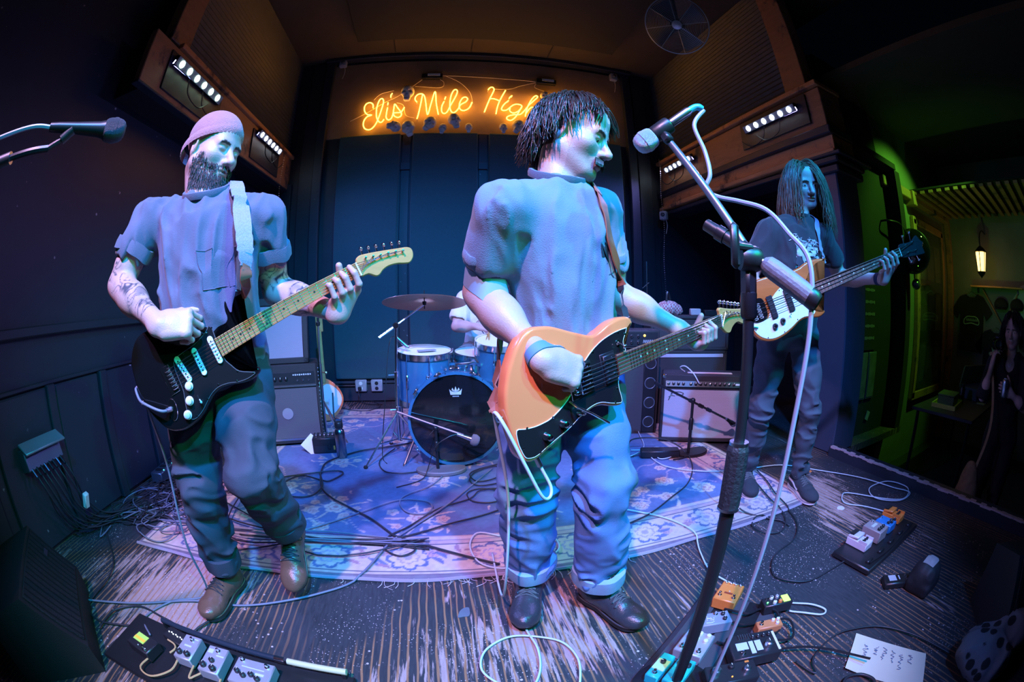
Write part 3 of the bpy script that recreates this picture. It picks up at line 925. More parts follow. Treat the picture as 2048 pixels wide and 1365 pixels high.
def guitar(name, label, G, spec):
    o, u, v, n = G; R = np.stack([u, v, n], 1)
    yaw = math.atan2(u[1], u[0])
    t = thing(name, label, 'guitar', tuple(o - n * .022), yaw)
    B = lambda: MB(R, o)
    body = B().prism(catmull(ccw(mm(spec['body'])), 4, True), -.044, 0, .009, 3).build('body', spec['finish'], t, 50)
    if 'guard' in spec:
        out = ccw(mm(spec['guard'])); out = catmull(out, 3, True)
        pg = B().prism(out, .0003, .0026, .0006).build('pickguard', spec['guard_m'], t)
        if 'guard_edge' in spec:
            B().tube(np.column_stack([out, np.full(len(out), .0018)]), .0013, 5, True).build('edge', spec['guard_edge'], pg)
        sc_ = B()
        for k in range(3, len(out), max(4, len(out) // 12)):
            c = out.mean(0); p = out[k] + (c - out[k]) / np.linalg.norm(c - out[k]) * .006
            sc_.lathe([(.0028, .0), (.0028, .001), (0, .0016)], (p[0], p[1], .0026), (0, 0, 1), 8)
        sc_.build('screws', chrome, pg, stuff=True)
    L = spec['scale']; h0, h1 = spec['heel'], L; w0, w1 = spec.get('w', (.0275, .0213))
    zt = .011                                                            # fretboard top
    # neck back
    xs = np.linspace(h0, h1, 16); P = []
    for x in xs:
        w_ = w0 + (w1 - w0) * (x - h0) / (h1 - h0)
        P.append([(x, w_ * math.cos(a), zt - .006 - .019 * math.sin(a)) for a in np.linspace(0, math.pi, 9)])
    nb = B(); nb.grid(np.array(P)); nb.add([p for p in P[0]], [tuple(range(9))]); nb.add([p for p in P[-1]], [tuple(range(9))[::-1]])
    neck = nb.build('neck', spec['neck_m'], t)
    fb = B().prism(mm([(h0 * 1000 - 4, -w0 * 1000), (L * 1000, -w1 * 1000), (L * 1000, w1 * 1000), (h0 * 1000 - 4, w0 * 1000)]), zt - .006, zt, .0008).build('fretboard', spec['board_m'], t)
    fw = B(); xf = [L - L * 2 ** (-k / 12) for k in range(1, 23)]
    for x in xf:
        X = L - x
        X = L * 2 ** (-(xf.index(x) + 1) / 12)
        if X < h0: continue
        w_ = w0 + (w1 - w0) * (X - h0) / (h1 - h0)
        fw.box((X, 0, zt + .0005), (.0022, w_ * 1.98, .0014))
    fw.build('frets', fret_m, fb, stuff=True)
    dots = B()
    for k in (3, 5, 7, 9, 12, 15, 17, 19):
        X = L * (2 ** (-k / 12) + 2 ** (-(k - 1) / 12)) / 2
        if X < h0: continue
        for yy_ in ((0,) if k != 12 else (-.012, .012)):
            dots.lathe([(.0032, 0), (.0032, .0006), (0, .0007)], (X, yy_, zt), (0, 0, 1), 10)
    dots.build('fret_markers', spec['dot_m'], fb, stuff=True)
    B().box((L + .002, 0, zt + .001), (.005, w1 * 2, .006)).build('nut', white_plastic, t)
    hs = B().prism(catmull(ccw(mm(spec['head'])), 3, True), zt - .018, zt - .004, .003).build('headstock', spec['head_m'], t)
    tx = spec['pegs']
    for (px, py), (kx, ky) in zip(mm(tx), mm(spec['knobs'])):
        q = B(); q.lathe([(.0055, -.004), (.0055, -.001), (.003, 0), (.003, .012), (.0036, .013), (0, .0135)], (px, py, zt - .004), (0, 0, 1), 12)
        pg_ = q.build('tuning_post', chrome, t)
        kb_ = B(); kb_.cyl((px, py, zt - .022), (kx, ky, zt - .022), .0028, n=8)
        d = nrm(V(kx - px, ky - py, 0)); kb_.ball((kx + d[0] * .006, ky + d[1] * .006, zt - .022), (.007 if spec['big'] else .0055, .008, .0095 if not spec['big'] else .012), 10, frame((0, 0, 1)) if False else None)
        kb_.build('tuning_key', chrome if not spec.get('dark_keys') else black_plastic, pg_)
    ns = len(spec['strings'])
    for i, r in enumerate(spec['strings']):
        f = (i / (ns - 1) - .5) * 2
        yb = f * spec.get('sb', .026); yn = f * w1 * .82
        p = mm(tx[i if spec['order'] else i])
        B().tube([(-.0, yb, .0125), (h0, yb + (yn - yb) * h0 / L, .0145), (L, yn, zt + .0035), (p[0], p[1], zt + .004)], r, 5).build('string', string_m, t)
    return t, B, body

# ---- black double-cutaway guitar held by the man in the beanie
gloss_black = mat('gloss_black_lacquer', (.006, .006, .007), .12, var=.02, coat=.6)
gl, B, body = guitar('electric_guitar', 'glossy black double cutaway electric guitar with maple neck and white knobs', GL, dict(
    body=[(315, 97), (298, 120), (279, 130), (252, 135), (221, 129), (190, 124), (159, 122), (133, 122), (90, 131), (32, 148), (-31, 160), (-62, 155), (-87, 136), (-107, 110), (-118, 79), (-125, 38), (-126, -2), (-123, -41), (-112, -76), (-99, -106), (-79, -126), (-50, -139), (-24, -142), (6, -140), (38, -132), (66, -117), (91, -105), (121, -100), (152, -106), (186, -119), (215, -126), (237, -124), (253, -118), (255, -108), (248, -100), (233, -97), (211, -92), (197, -81), (190, -64), (186, -40), (180, -28), (184, 31), (215, 32), (228, 42), (237, 61), (247, 78), (263, 88), (285, 93), (307, 91)],
    guard=[(205, 80), (182, 66), (176, 34), (172, -30), (182, -60), (196, -86), (226, -106), (236, -114), (210, -116), (180, -110), (150, -98), (120, -92), (92, -96), (66, -108), (40, -122), (10, -130), (-8, -124), (-6, -96), (8, -60), (14, -40), (24, 34), (60, 44), (110, 46), (160, 60), (190, 86)],
    guard_m=mat('black_pickguard', (.012, .012, .013), .18, var=.03), guard_edge=mat('guard_grey_edge', (.12, .12, .13), .4),
    finish=gloss_black, scale=.648, heel=.176, neck_m=maple, board_m=maple, dot_m=black_plastic,
    head=[(649, -21), (674, -27), (692, -43), (706, -44), (722, -36), (745, -33), (771, -38), (790, -46), (811, -52), (830, -40), (837, -18), (826, -4), (790, 7), (737, 22), (690, 34), (668, 36), (655, 24)], head_m=maple,
    pegs=[(803, -9), (780, -2), (756, 4), (731, 9), (708, 15), (685, 21)][::-1], knobs=[(811, 16), (787, 23), (762, 30), (737, 37), (713, 43), (690, 49)][::-1],
    strings=(.0007, .0007, .0008, .0009, .001, .0011), order=True, big=False))
for x, y, a in ((159, 1, 0), (99, -3, 0), (43, 4, .14)):
    c = mm((x, y)); Rz_ = rz(a)
    q = MB(np.stack(GL[1:], 1) @ Rz_, GL[0] + GL[1] * c[0] + GL[2] * c[1])
    ol = [(math.cos(t_) * .009, math.copysign(.033, math.sin(t_)) + math.sin(t_) * .009) for t_ in np.linspace(0, 2 * math.pi, 24, endpoint=False)]
    pk = q.prism(np.array(ol), .002, .009, .0015).build('pickup', white_plastic, gl)
    s_ = MB(q.R, q.t)
    for k in range(6): s_.cyl((0, (k - 2.5) * .0104, .008), (0, (k - 2.5) * .0104, .0098), .0024, n=10)
    s_.build('pole_pieces', black_paint, pk, stuff=True)
br = B().box((-.012, 0, .002), (.032, .082, .004), bev=.001).build('bridge', chrome, gl)
for k in range(6):
    B().box((-.004, (k - 2.5) * .0108, .0075), (.02, .0095, .008), bev=.002).build('saddle', chrome, br)
for x, y in ((36, -45), (16, -80), (-11, -110)):
    c = mm((x, y)); kn = B().lathe([(.0135, .0027), (.0135, .006), (.0095, .009), (.009, .017), (.006, .0185), (0, .0187)], (c[0], c[1], 0), (0, 0, 1), 22).build('knob', white_plastic, gl)
sw = B().box((.046, -.093, .003), (.004, .03, .001)).build('switch_slot', black_plastic, gl)
B().cyl((.046, -.093, .003), (.049, -.1, .014), .0022, n=8).ball((.049, -.101, .016), (.004, .005, .006), 10).build('switch_tip', white_plastic, sw)
jk = B().prism(catmull(mm([(-47 + 30 * math.cos(a) * .55 + 8 * math.sin(a), -74 + 30 * math.sin(a)) for a in np.linspace(0, 2 * math.pi, 16, endpoint=False)]), 2, True), .0005, .004, .0015).build('jack_plate', chrome, gl)
B().lathe([(.006, .003), (.006, .008), (.004, .008)], (-.05, -.07, 0), (0, 0, 1), 14).build('jack_socket', black_plastic, jk)
for x, y in ((308, 98), (-128, -4)):
    c = mm((x, y)); d = nrm(V(c[0] - .1, c[1], 0)); B().lathe([(.004, 0), (.0035, .006), (.007, .011), (.006, .014), (0, .0145)], (c[0], c[1], -.022), (d[0], d[1], .0), 14).build('strap_button', chrome, gl)

# ---- orange offset guitar held by the singer
orange_lacquer = mat('orange_lacquer', (.88, .24, .085), .22, var=.04, coat=.5)
gc, B, body = guitar('electric_guitar', 'orange offset electric guitar with black pickguard and dark fretboard', GC, dict(
    body=[(-88, 153), (-60, 150), (-35, 144), (-10, 133), (18, 119), (47, 106), (68, 97), (86, 94), (108, 99), (130, 107), (157, 113), (184, 115), (210, 111), (223, 101), (225, 88), (207, 77), (187, 62), (181, 50), (180, 38), (182, 28), (150, -30), (144, -42), (142, -61), (145, -82), (146, -99), (138, -109), (118, -107), (94, -98), (72, -88), (49, -84), (24, -87), (0, -94), (-21, -102), (-41, -111), (-64, -119), (-87, -127), (-109, -134), (-132, -142), (-149, -146), (-165, -145), (-179, -136), (-188, -122), (-191, -107), (-192, -87), (-194, -66), (-196, -39), (-196, -14), (-192, 12), (-187, 32), (-179, 52), (-168, 76), (-154, 98), (-142, 115), (-128, 130), (-108, 146)],
    guard=[(195, 84), (190, 74), (176, 56), (174, 42), (178, 30), (140, -30), (135, -42), (133, -61), (136, -84), (135, -100), (118, -97), (94, -88), (72, -78), (49, -74), (24, -77), (0, -84), (-39, -102), (-77, -113), (-114, -124), (-140, -133), (-158, -134), (-174, -127), (-181, -105), (-184, -84), (-181, -57), (-161, -61), (-136, -65), (-113, -65), (-89, -62), (-55, -48), (-22, -27), (4, 3), (29, 31), (47, 46), (70, 60), (101, 73), (136, 81), (167, 84), (192, 84)],
    guard_m=mat('black_pickguard', (.012, .012, .013), .18), guard_edge=white_plastic,
    finish=orange_lacquer, scale=.648, heel=.140, neck_m=maple, board_m=rosewood, dot_m=white_plastic,
    head=[(648, -22), (662, -34), (680, -50), (698, -56), (712, -54), (728, -42), (752, -34), (775, -34), (796, -44), (820, -50), (840, -38), (846, -16), (834, 0), (790, 12), (740, 22), (690, 34), (662, 42), (650, 36), (652, 22)], head_m=maple,
    pegs=[(810, -8), (784, -2), (758, 5), (732, 11), (706, 18), (680, 24)][::-1], knobs=[(817, 18), (791, 25), (765, 31), (739, 38), (713, 45), (687, 51)][::-1],
    strings=(.0008, .0008, .0009, .0010, .0011, .0012), order=True, big=False))
for X in (.110, .028):
    pk = B().box((X, 0, .006), (.040, .072, .010), bev=.002).build('pickup', chrome if X < .1 else black_plastic, gc)
    fr_ = B().box((X, 0, .003), (.050, .082, .003), bev=.001).build('pickup_ring', black_plastic, pk)
    s_ = B()
    for k in range(6):
        s_.cyl((X + (.010 if k % 2 else -.010), (k - 2.5) * .0104, .010), (X + (.010 if k % 2 else -.010), (k - 2.5) * .0104, .0125), .003, n=10)
    s_.build('pole_pieces', chrome, pk, stuff=True)
br = B().box((-.006, 0, .003), (.03, .086, .005), bev=.001).build('bridge', chrome, gc)
for k in range(6): B().box((-.002, (k - 2.5) * .0108, .009), (.018, .0095, .008), bev=.002).build('saddle', chrome, br)
B().tube([(-.03, -.04, .006), (-.03, -.05, .03), (.00, -.075, .04), (.05, -.12, .04)], .003, 8).build('tremolo_arm', chrome, br)
for x, y in ((-111, -98), (-60, -85), (-6, -74)):
    c = mm((x, y)); B().lathe([(.0105, .0027), (.0105, .006), (.0085, .009), (.0082, .021), (.006, .0225), (0, .0225)], (c[0], c[1], 0), (0, 0, 1), 20).build('knob', chrome, gc)
sw = B().lathe([(.008, .0027), (.008, .005), (.004, .006), (.004, .008)], (.155, .054, 0), (0, 0, 1), 16).build('switch', chrome, gc)
B().cyl((.155, .054, .007), (.157, .046, .022), .0022, n=8).ball((.157, .045, .024), .006, 10).build('switch_tip', chrome, sw)
for x, y in ((222, 98), (-197, -24)):
    c = mm((x, y)); d = nrm(V(c[0], c[1] * .3, 0)); B().lathe([(.004, 0), (.0035, .006), (.0085, .011), (.007, .014), (0, .0145)], (c[0], c[1], -.022), (d[0], d[1], 0), 14).build('strap_button', chrome, gc)
B().lathe([(.012, -.002), (.012, .002), (.006, .003), (.006, .006)], (-.135, -.144, -.022), (-.1, -1, 0), 16).build('jack_socket', chrome, gc)

# ---- brown bass with pearl pickguard
brown_lacquer = old_wood('amber_brown_lacquer', (.42, .13, .03), (.34, .10, .03), (.2, 1, 1))
nodes_of(brown_lacquer)[2].inputs['Roughness'].default_value = .2
pearl = mat('pearl_pickguard', (.62, .76, .74), .22, var=.14, vscale=26, coat=.4)
gb, B, body = guitar('bass_guitar', 'amber brown bass guitar with pearl pickguard and dark headstock', GB, dict(
    body=[(407, 104), (385, 115), (342, 124), (295, 123), (256, 114), (200, 114), (129, 124), (53, 131), (-11, 126), (-52, 98), (-69, 55), (-71, -2), (-64, -58), (-51, -98), (-20, -125), (26, -139), (79, -135), (127, -121), (165, -105), (200, -101), (241, -110), (277, -119), (309, -111), (309, -97), (283, -89), (266, -76), (251, -55), (250, -24), (254, 28), (280, 40), (293, 63), (315, 79), (352, 95), (390, 97)],
    guard=[(240, -30), (240, -58), (250, -76), (262, -88), (240, -100), (200, -92), (165, -96), (127, -111), (79, -124), (31, -128), (-7, -118), (-35, -97), (-52, -67), (-50, -33), (-19, -38), (23, -40), (41, -20), (60, 24), (120, 60), (180, 76), (236, 78), (258, 60), (246, 40), (244, 28)],
    guard_m=pearl, finish=brown_lacquer, scale=.864, heel=.248, w=(.031, .0205), neck_m=maple, board_m=rosewood, dot_m=white_plastic,
    head=[(866, -21), (880, -30), (905, -36), (973, -47), (1044, -56), (1052, -44), (1050, -20), (1066, -3), (1048, 14), (1030, 42), (1008, 38), (980, 27), (940, 28), (905, 33), (884, 34), (868, 17)], head_m=mat('dark_headstock', (.02, .022, .028), .25, coat=.3),
    pegs=[(927, -18), (989, -22), (983, 20), (926, 19)], knobs=[(938, -58), (1000, -66), (994, 62), (936, 58)], dark_keys=False,
    strings=(.0011, .0013, .0016, .0019), order=True, big=True, sb=.030))
for X, w_ in ((.150, .03), (.06, .03)):
    pk = B().box((X, .0, .007), (w_, .098, .011), bev=.003).build('pickup', black_plastic, gb)
cover = B().prism(catmull(mm([(-50, 30), (-48, -20), (-30, -36), (12, -36), (30, -18), (30, 40), (10, 56), (-34, 54)]), 4, True), .003, .012, .003).build('bridge_cover', gloss_black, gb)
for x, y in ((46, -81), (89, -72)):
    c = mm((x, y)); kk = B().lathe([(.0125, .0027), (.0125, .013), (.010, .016), (0, .0165)], (c[0], c[1], 0), (0, 0, 1), 20).build('knob', black_plastic, gb)
    B().lathe([(.009, .0162), (.008, .0175), (0, .0178)], (c[0], c[1], 0), (0, 0, 1), 16).build('knob_cap', chrome, kk)
B().cyl((.13, -.062, .002), (.134, -.058, .02), .0025, n=8).build('switch', chrome, gb)
B().cyl((-.034, -.060, .003), (-.052, -.052, .006), .005, n=10).build('jack_socket', chrome, gb)
for x, y in ((404, 106), (-71, 10)):
    c = mm((x, y)); d = nrm(V(c[0] - .1, c[1] * .4, 0)); B().lathe([(.004, 0), (.0035, .006), (.0085, .011), (.007, .014), (0, .0145)], (c[0], c[1], -.022), (d[0], d[1], 0), 14).build('strap_button', chrome, gb)
# hand-lettered sticker scribble on the bridge cover
sb_ = B()
for row in range(2):
    for k in range(6):
        x0 = -.04 + row * .026; y0 = .036 - k * .0115
        sb_.tube(catmull([(x0, y0, .0125), (x0 + .018, y0 - .002 + .002 * (k % 2), .0125), (x0 + .017, y0 - .006, .0125), (x0 + .003, y0 - .006, .0125)], 4), .0007, 4)
sb_.build('sticker_lettering', white_plastic, cover, stuff=True)
# ================================================================ the people
def tee_material(name, col=(.5, .5, .5), rough=.9):
    return mat(name, col, rough, 0, .12, 14, .25, 420, sheen=.15)

def band_on(S, a, b, t, w, extra=.003, n=28, m=None):
    """a band worn round a limb between a and b at fraction t"""
    ax = nrm(b - a); c = a + (b - a) * t; F_ = frame(ax)
    an = np.linspace(0, 2 * math.pi, n, endpoint=False); d = np.cos(an)[:, None] * F_[:, 0] + np.sin(an)[:, None] * F_[:, 1]
    d = np.repeat(d, 2, 0); p = c + np.tile(np.array([-w / 2, w / 2]), n)[:, None] * ax
    lo = np.full(2 * n, .005); hi = np.full(2 * n, .09)
    for _ in range(14):
        md = (lo + hi) / 2; ins = S.ev(p + d * md[:, None]) < 0
        lo = np.where(ins, md, lo); hi = np.where(ins, hi, md)
    vs = []; f = []
    for i in range(2 * n): vs += [p[i] + d[i] * (lo[i] + extra), p[i] + d[i] * (lo[i] - .004)]
    for i in range(n):
        j = (i + 1) % n; a0, a1, b0, b1 = i * 4, i * 4 + 2, j * 4, j * 4 + 2
        f += [(a0, a1, b1, b0), (a1, a1 + 1, b1 + 1, b1), (a0 + 1, a0, b0, b0 + 1)]
    return vs, f

def strap_path(mb, pts, w, th=.003, face=None):
    """flat band along points; face(i) gives the outward normal"""
    P = np.array(pts); T = np.gradient(P, axis=0); v = []
    for i in range(len(P)):
        t_ = nrm(T[i]); nn = nrm(face[i]); nn = nrm(nn - (nn @ t_) * t_); s = np.cross(t_, nn)
        for a, b in ((-1, 1), (1, 1), (1, -1), (-1, -1)):
            v.append(P[i] + s * a * w / 2 + nn * b * th / 2)
    f = []
    for i in range(len(P) - 1):
        for k in range(4):
            q = (k + 1) % 4; f.append((i * 4 + k, i * 4 + q, (i + 1) * 4 + q, (i + 1) * 4 + k))
    f.append((3, 2, 1, 0)); n_ = (len(P) - 1) * 4; f.append((n_, n_ + 1, n_ + 2, n_ + 3))
    return mb.add(v, f)

def strap_over(S, pts, w, n=7, off=.009):
    """control points, snapped outside the shirt"""
    P = catmull(pts, n); d = S.ev(P); e = 1e-3
    G = np.stack([S.ev(P + np.eye(3)[i] * e) - S.ev(P - np.eye(3)[i] * e) for i in range(3)], -1); G /= np.linalg.norm(G, axis=1, keepdims=True) + 1e-9
    push = np.maximum(off - d, 0)
    return P + G * push[:, None], G

def neck_to_head(S, P, r=.056):
    S.cone(P['neck'] - V(0, 0, .05), P['headc'] + P['M'] @ V(0, -.018, -.06), r * 1.12, r, .03)

def upper_body(P, hscale=1.0, arm=1.0, eyes='open', width=1.0, neck_r=.056, jaw=1.0, nose=1.0):
    T, mid = torso_frame(P); S = SDF()
    S.ell(P['pel'] + (mid - P['pel']) * .72, V(.13 * width, .085, .15), T, .04)
    S.ell(P['pel'] + (mid - P['pel']) * .3, V(.12 * width, .085, .16), T, .04)
    S.cone(P['Rs'] - T[:, 2] * .022, P['Ls'] - T[:, 2] * .022, .040, .040, .05)
    neck_to_head(S, P, neck_r)
    for k in 'RL': add_arm(S, P[k + 's'], P[k + 'e'], P[k + 'w'], arm)
    add_head(S, P['headc'], P['M'], hscale, eyes, jaw, nose)
    return S

def face_colour(v, P, hs=1.0, brow=(.12, .09, .08), lips=(.85, .55, .52), scalp=None, stubble=0.0):
    q = (v - P['headc']) @ P['M'] / hs
    c = np.ones((len(v), 3))
    near = (np.abs(q[:, 0]) < .085) & (q[:, 1] > .03) & (np.abs(q[:, 2]) < .13)
    lip = near & (q[:, 1] > .084) & (np.abs(q[:, 0]) < .024 - (np.abs(q[:, 2] + .0665) * .9)) & (np.abs(q[:, 2] + .0665) < .012)
    c[lip] = lips
    bz = .0205 - ((np.abs(q[:, 0]) - .03) / .02) ** 2 * .004
    br = near & (q[:, 1] > .066) & (np.abs(np.abs(q[:, 0]) - .031) < .020) & (np.abs(q[:, 2] - bz) < .0045)
    c[br] = brow
    if stubble:
        st = near & (q[:, 2] < -.045 - .25 * np.maximum(0, .06 - q[:, 1])) & ~lip
        nz_ = .5 + .5 * vnoise(v, 600, 3)
        c[st] *= (1 - stubble * (.5 + .5 * nz_[st]))[:, None]
    if scalp is not None:
        on = np.linalg.norm((q - V(0, -.01, .02)) / V(.095, .115, .125), axis=1) < 1
        top = on & ((q[:, 2] > .075 - .3 * np.maximum(0, -q[:, 1])) | (q[:, 1] < -.02) & (q[:, 2] > -.05)) & (q[:, 1] < .075)
        c[top] = scalp
    return c

def head_guard(P, hs=1.0, r=(.081, .102, .096), off=.006):
    """keeps hair outside the skull"""
    c = P['headc'] + P['M'] @ (V(0, -.008, .03) * hs); R_ = V(*r) * hs
    def f(p, extra=0.0):
        q = P['M'].T @ (p - c); k = np.linalg.norm(q / (R_ + extra + off))
        return p if k >= 1 or k < 1e-6 else c + P['M'] @ (q / k)
    return f

def collar_at(P, up=0.0, r=.074, h=.020, lean=.32):
    T, mid = torso_frame(P); ax = nrm(T[:, 2] + T[:, 1] * lean)
    return ring(MB(), P['neck'] + T[:, 2] * (up + .012) + T[:, 1] * .010, ax, r - .004, r + .004, h, wob=.0015)

def hair_strands(P, hs, count, r, allow, length, style, seed, gvec=(0, 0, -1), curl=.2, n=9, lift=.5, cling=.004, wave=0.0):
    """locks growing from the skull; allow(q) keeps the face bare, style(q, s, side) adds a direction in head space"""
    hr = random.Random(seed); g = V(*gvec); guard = head_guard(P, hs); M_ = P['M']
    c = P['headc'] + M_ @ (V(0, -.010, .03) * hs)
    def lock(i):
        for _ in range(60):
            th = hr.uniform(-math.pi, math.pi); z = hr.uniform(-.5, 1.0); k = math.sqrt(max(0, 1 - z * z))
            q = V(math.cos(th) * k, math.sin(th) * k, z)
            if allow(q): break
        else: return None
        p = c + M_ @ (q * V(.079, .100, .094) * hs); out = M_ @ q; side = 1 if q[0] > .12 else -1
        Ln = length(q) * hr.uniform(.8, 1.12); ph = hr.uniform(0, 6.28); ph2 = hr.uniform(0, 6.28); pts = [p]; ex = cling + .016 * hr.random() ** 2
        d = nrm(out * lift + M_ @ V(side * .3, .1 * np.sign(q[1]), .25))
        for j in range(n):
            s_ = (j + 1) / n
            d = nrm(d * .8 + g * .45 + M_ @ style(q, s_, side) + curl * s_ * V(math.sin(ph + 6 * s_), math.cos(ph2 + 5 * s_), .3 * math.sin(ph2 + 9 * s_)))
            p = guard(p + d * Ln / n, ex); pts.append(p)
        A = np.array(pts)
        if wave:
            tt = np.linspace(0, 1, len(A)); A = A + (wave * tt * np.sin(tt * 15 + ph // 1.05))[:, None] * np.cross(d, V(0, 0, 1) + out * .3)[None]
        return catmull(A, 2)
    return hair_mesh(count, lock, r)

# ---------------------------------------------------------------- singer in the middle
P = dict(neck=V(.309, 1.095, 1.410), Rs=V(.150, 1.0, 1.318), Ls=V(.472, 1.2, 1.372), Re=V(.104, 1.10, 1.103), Rw=V(.225, .900, .948),
         Le=V(.541, 1.25, 1.099), pel=V(.352, 1.165, .895), Rh=V(.270, 1.15, .895), Lh=V(.432, 1.19, .895), Rkn=V(.236, 1.15, .507), Lkn=V(.450, 1.05, .530),
         Ra=V(.272, 1.25, .105), La=V(.492, 1.125, .105))
P['M'] = head_frame((.76, -.54, -.31), -.06)
P['headc'] = V(.322, 1.035, 1.552) - P['M'][:, 0] * .074
P['Lw'] = GC[0] + GC[1] * .485 - GC[3] * .055 + GC[2] * .012
PC = P
t = thing('person', 'singer in faded blue-grey t-shirt and cuffed jeans playing the orange guitar', 'person', (.36, 1.17, 0))
S = upper_body(P, 1.03, .98, 'down', jaw=1.05, nose=.98)
hd = GC[1] * .80 - GC[2] * .52 + GC[3] * .10
add_hand(S, P['Rw'], hd, GC[3] * .95 + GC[2] * .35, False, ((38, 70, 40), (48, 75, 40), (52, 75, 40), (55, 70, 40)), 2, (.75, .45, -.45), 15, 1.02)
add_fret_hand(S, GC, .535, P['Lw'], ((.014, .004), (.008, 0), (.0, 0), (-.006, 0)))
v, f = S.mesh(.0032)
col = face_colour(v, P, 1.03, scalp=(.16, .11, .09), stubble=.25)
body = obj('body', v, f, skin('skin_pale', (.50, .33, .30)), t, 180, col)
eyeballs(t, P['headc'], P['M'], P['M'] @ V(0, .8, -.6), 1.03)
Ssh = shirt(P, .95, 1.02, -.045, .60, .012, 11, .04, .047)
v, f = Ssh.mesh(.0055)
tee = obj('t_shirt', v, f, tee_material('faded_blue_grey_cotton', (.155, .215, .30)), t, 180)
hv = P['headc'] - P['neck']
collar_at(P, .0).build('collar', tee_material('collar_rib', (.10, .14, .20)), tee)
for k in 'RL':
    up = nrm(P[k + 'e'] - P[k + 's']); c = P[k + 's'] + (P[k + 'e'] - P[k + 's']) * .62
    ring(MB(), c - up * .006, up, .046, .064, .020, wob=.003, seed=2).build('sleeve_hem', tee_material('faded_blue_grey_cotton'), tee)
# small printed mark on the chest under the strap
lg = MB(); T_, mid_ = torso_frame(P)
c0 = P['pel'] + T_[:, 2] * .30 + T_[:, 1] * .2 - T_[:, 0] * .085
ol = [(math.cos(a) * .032 * (1 + .25 * math.sin(5 * a)), math.sin(a) * .045 * (1 + .2 * math.cos(3 * a))) for a in np.linspace(0, 2 * math.pi, 40, endpoint=False)]
pts = Ssh.snap(np.array([c0 - T_[:, 0] * x + T_[:, 2] * y for x, y in [(0, 0)] + ol]), 8, .0015)
lg.add(pts, [(0, 1 + i, 1 + (i + 1) % 40) for i in range(40)]); lg.build('chest_print', mat('dark_print', (.03, .04, .07), .8), tee)
St = trousers(P, 1.0, .092, .078, .076, .012, 21, .075)
v, f = St.mesh(.006)
denim = mat('blue_denim', (.105, .20, .42), .85, 0, .25, 10, .3, 500)
jeans = obj('jeans', v, f, denim, t, 180)
for k in 'RL':
    ax = nrm(P[k + 'a'] - P[k + 'kn']); c = P[k + 'a'] - ax * .075
    ring(MB(), c, -ax, .066, .088, .058, wob=.006, seed=ord(k)).build('cuff', mat('denim_inside', (.26, .40, .55), .85, 0, .15, 20, .3, 500), jeans)
boots_c = dict(upper=mat('black_leather', (.035, .035, .045), .33, var=.2, bump=.15, bscale=160), sole=rubber, welt=mat('sole_welt', (.06, .06, .065), .6), lace=mat('grey_lace', (.1, .1, .11), .8))
boot(t, P['Ra'], (-.30, -.95), .285, boots_c, label='left-hand black hiking boot on bare boards')
boot(t, P['La'], (.42, -.90), .285, boots_c)
# wristband and a plaster round the upper arm
vs, fs = band_on(S, P['Re'], P['Rw'], .93, .024); obj('wristband', vs, fs, mat('blue_paper_band', (.10, .22, .40), .6), t)
vs, fs = band_on(S, P['Rs'], P['Re'], .83, .050, .002); obj('arm_band', vs, fs, mat('blue_grey_tape', (.25, .33, .42), .7), t)
# hair: shaggy, falling over brow and nape
M_, hc = P['M'], P['headc']; hr = random.Random(3)
v, f = hair_strands(P, 1.03, 2000, .0018,
    lambda q: not ((q[1] > .18 and q[2] < .74) or (q[2] < -.1 and q[1] > -.5) or (q[2] < .25 and q[1] > -.05)),
    lambda q: .085 + .040 * smooth01(-q[1], .1, .8) + .01 * smooth01(q[1], .3, .7),
    lambda q, s_, sd: V(sd * .30 * smooth01(q[1], .0, .5), .10 * smooth01(q[1], .2, .6) - (.42 * s_ ** 3) * smooth01(-q[1], .45, .85), 0),
    3, gvec=(0, 0, -1.25), curl=.26, lift=.22, cling=.002)
obj('hair', v, f, mat('dark_brown_hair', (.035, .024, .02), .34, 0, .5, 60, spec=.6), t, 180)
# moustache
def mou(i):
    x = hr.uniform(-.030, .030); sd = 1 if x > 0 else -1
    p = hc + M_ @ (V(x, .105 - abs(x) * .42, -.050 - abs(x) * .18 + hr.uniform(-.004, .003)) * 1.03); d = M_ @ V(sd * .55, .45, -.75)
    return np.array([p, p + d * .007, p + (d + V(0, 0, -.45)) * .014])
v, f = hair_mesh(620, mou, .0014); obj('moustache', v, f, mat('dark_brown_hair'), t, 180)
# strap of the orange guitar: leather at the shoulder, dark webbing below
T_, mid_ = torso_frame(P)
ob, ub, vb, nb_ = GC
s0 = ob + ub * .226 + vb * .10 - nb_ * .022
pts = [s0, V(.485, 1.05, 1.06), V(.479, 1.070, 1.131), V(.449, 1.060, 1.204), V(.422, 1.060, 1.285), V(.409, 1.080, 1.359), V(.407, 1.120, 1.410), mid_ + V(.05, .06, .045), mid_ + V(-.02, .13, -.08), mid_ + V(-.12, .11, -.28), ob - ub * .20 - vb * .02 - nb_ * .03 + V(0, .06, .02), ob - ub * .197 - vb * .024 - nb_ * .022]
Pp, Nn = strap_over(Ssh, pts, .05)
Nn[0:8] = nb_; Nn[-6:] = nb_
strap_path(MB(), Pp[13:], .040, .0035, Nn[13:]).build('strap', mat('brown_leather', (.34, .12, .07), .5, var=.25, vscale=30), gc)
strap_path(MB(), Pp[:15], .022, .003, Nn[:15]).build('strap_webbing', mat('dark_webbing', (.03, .035, .05), .8), gc)
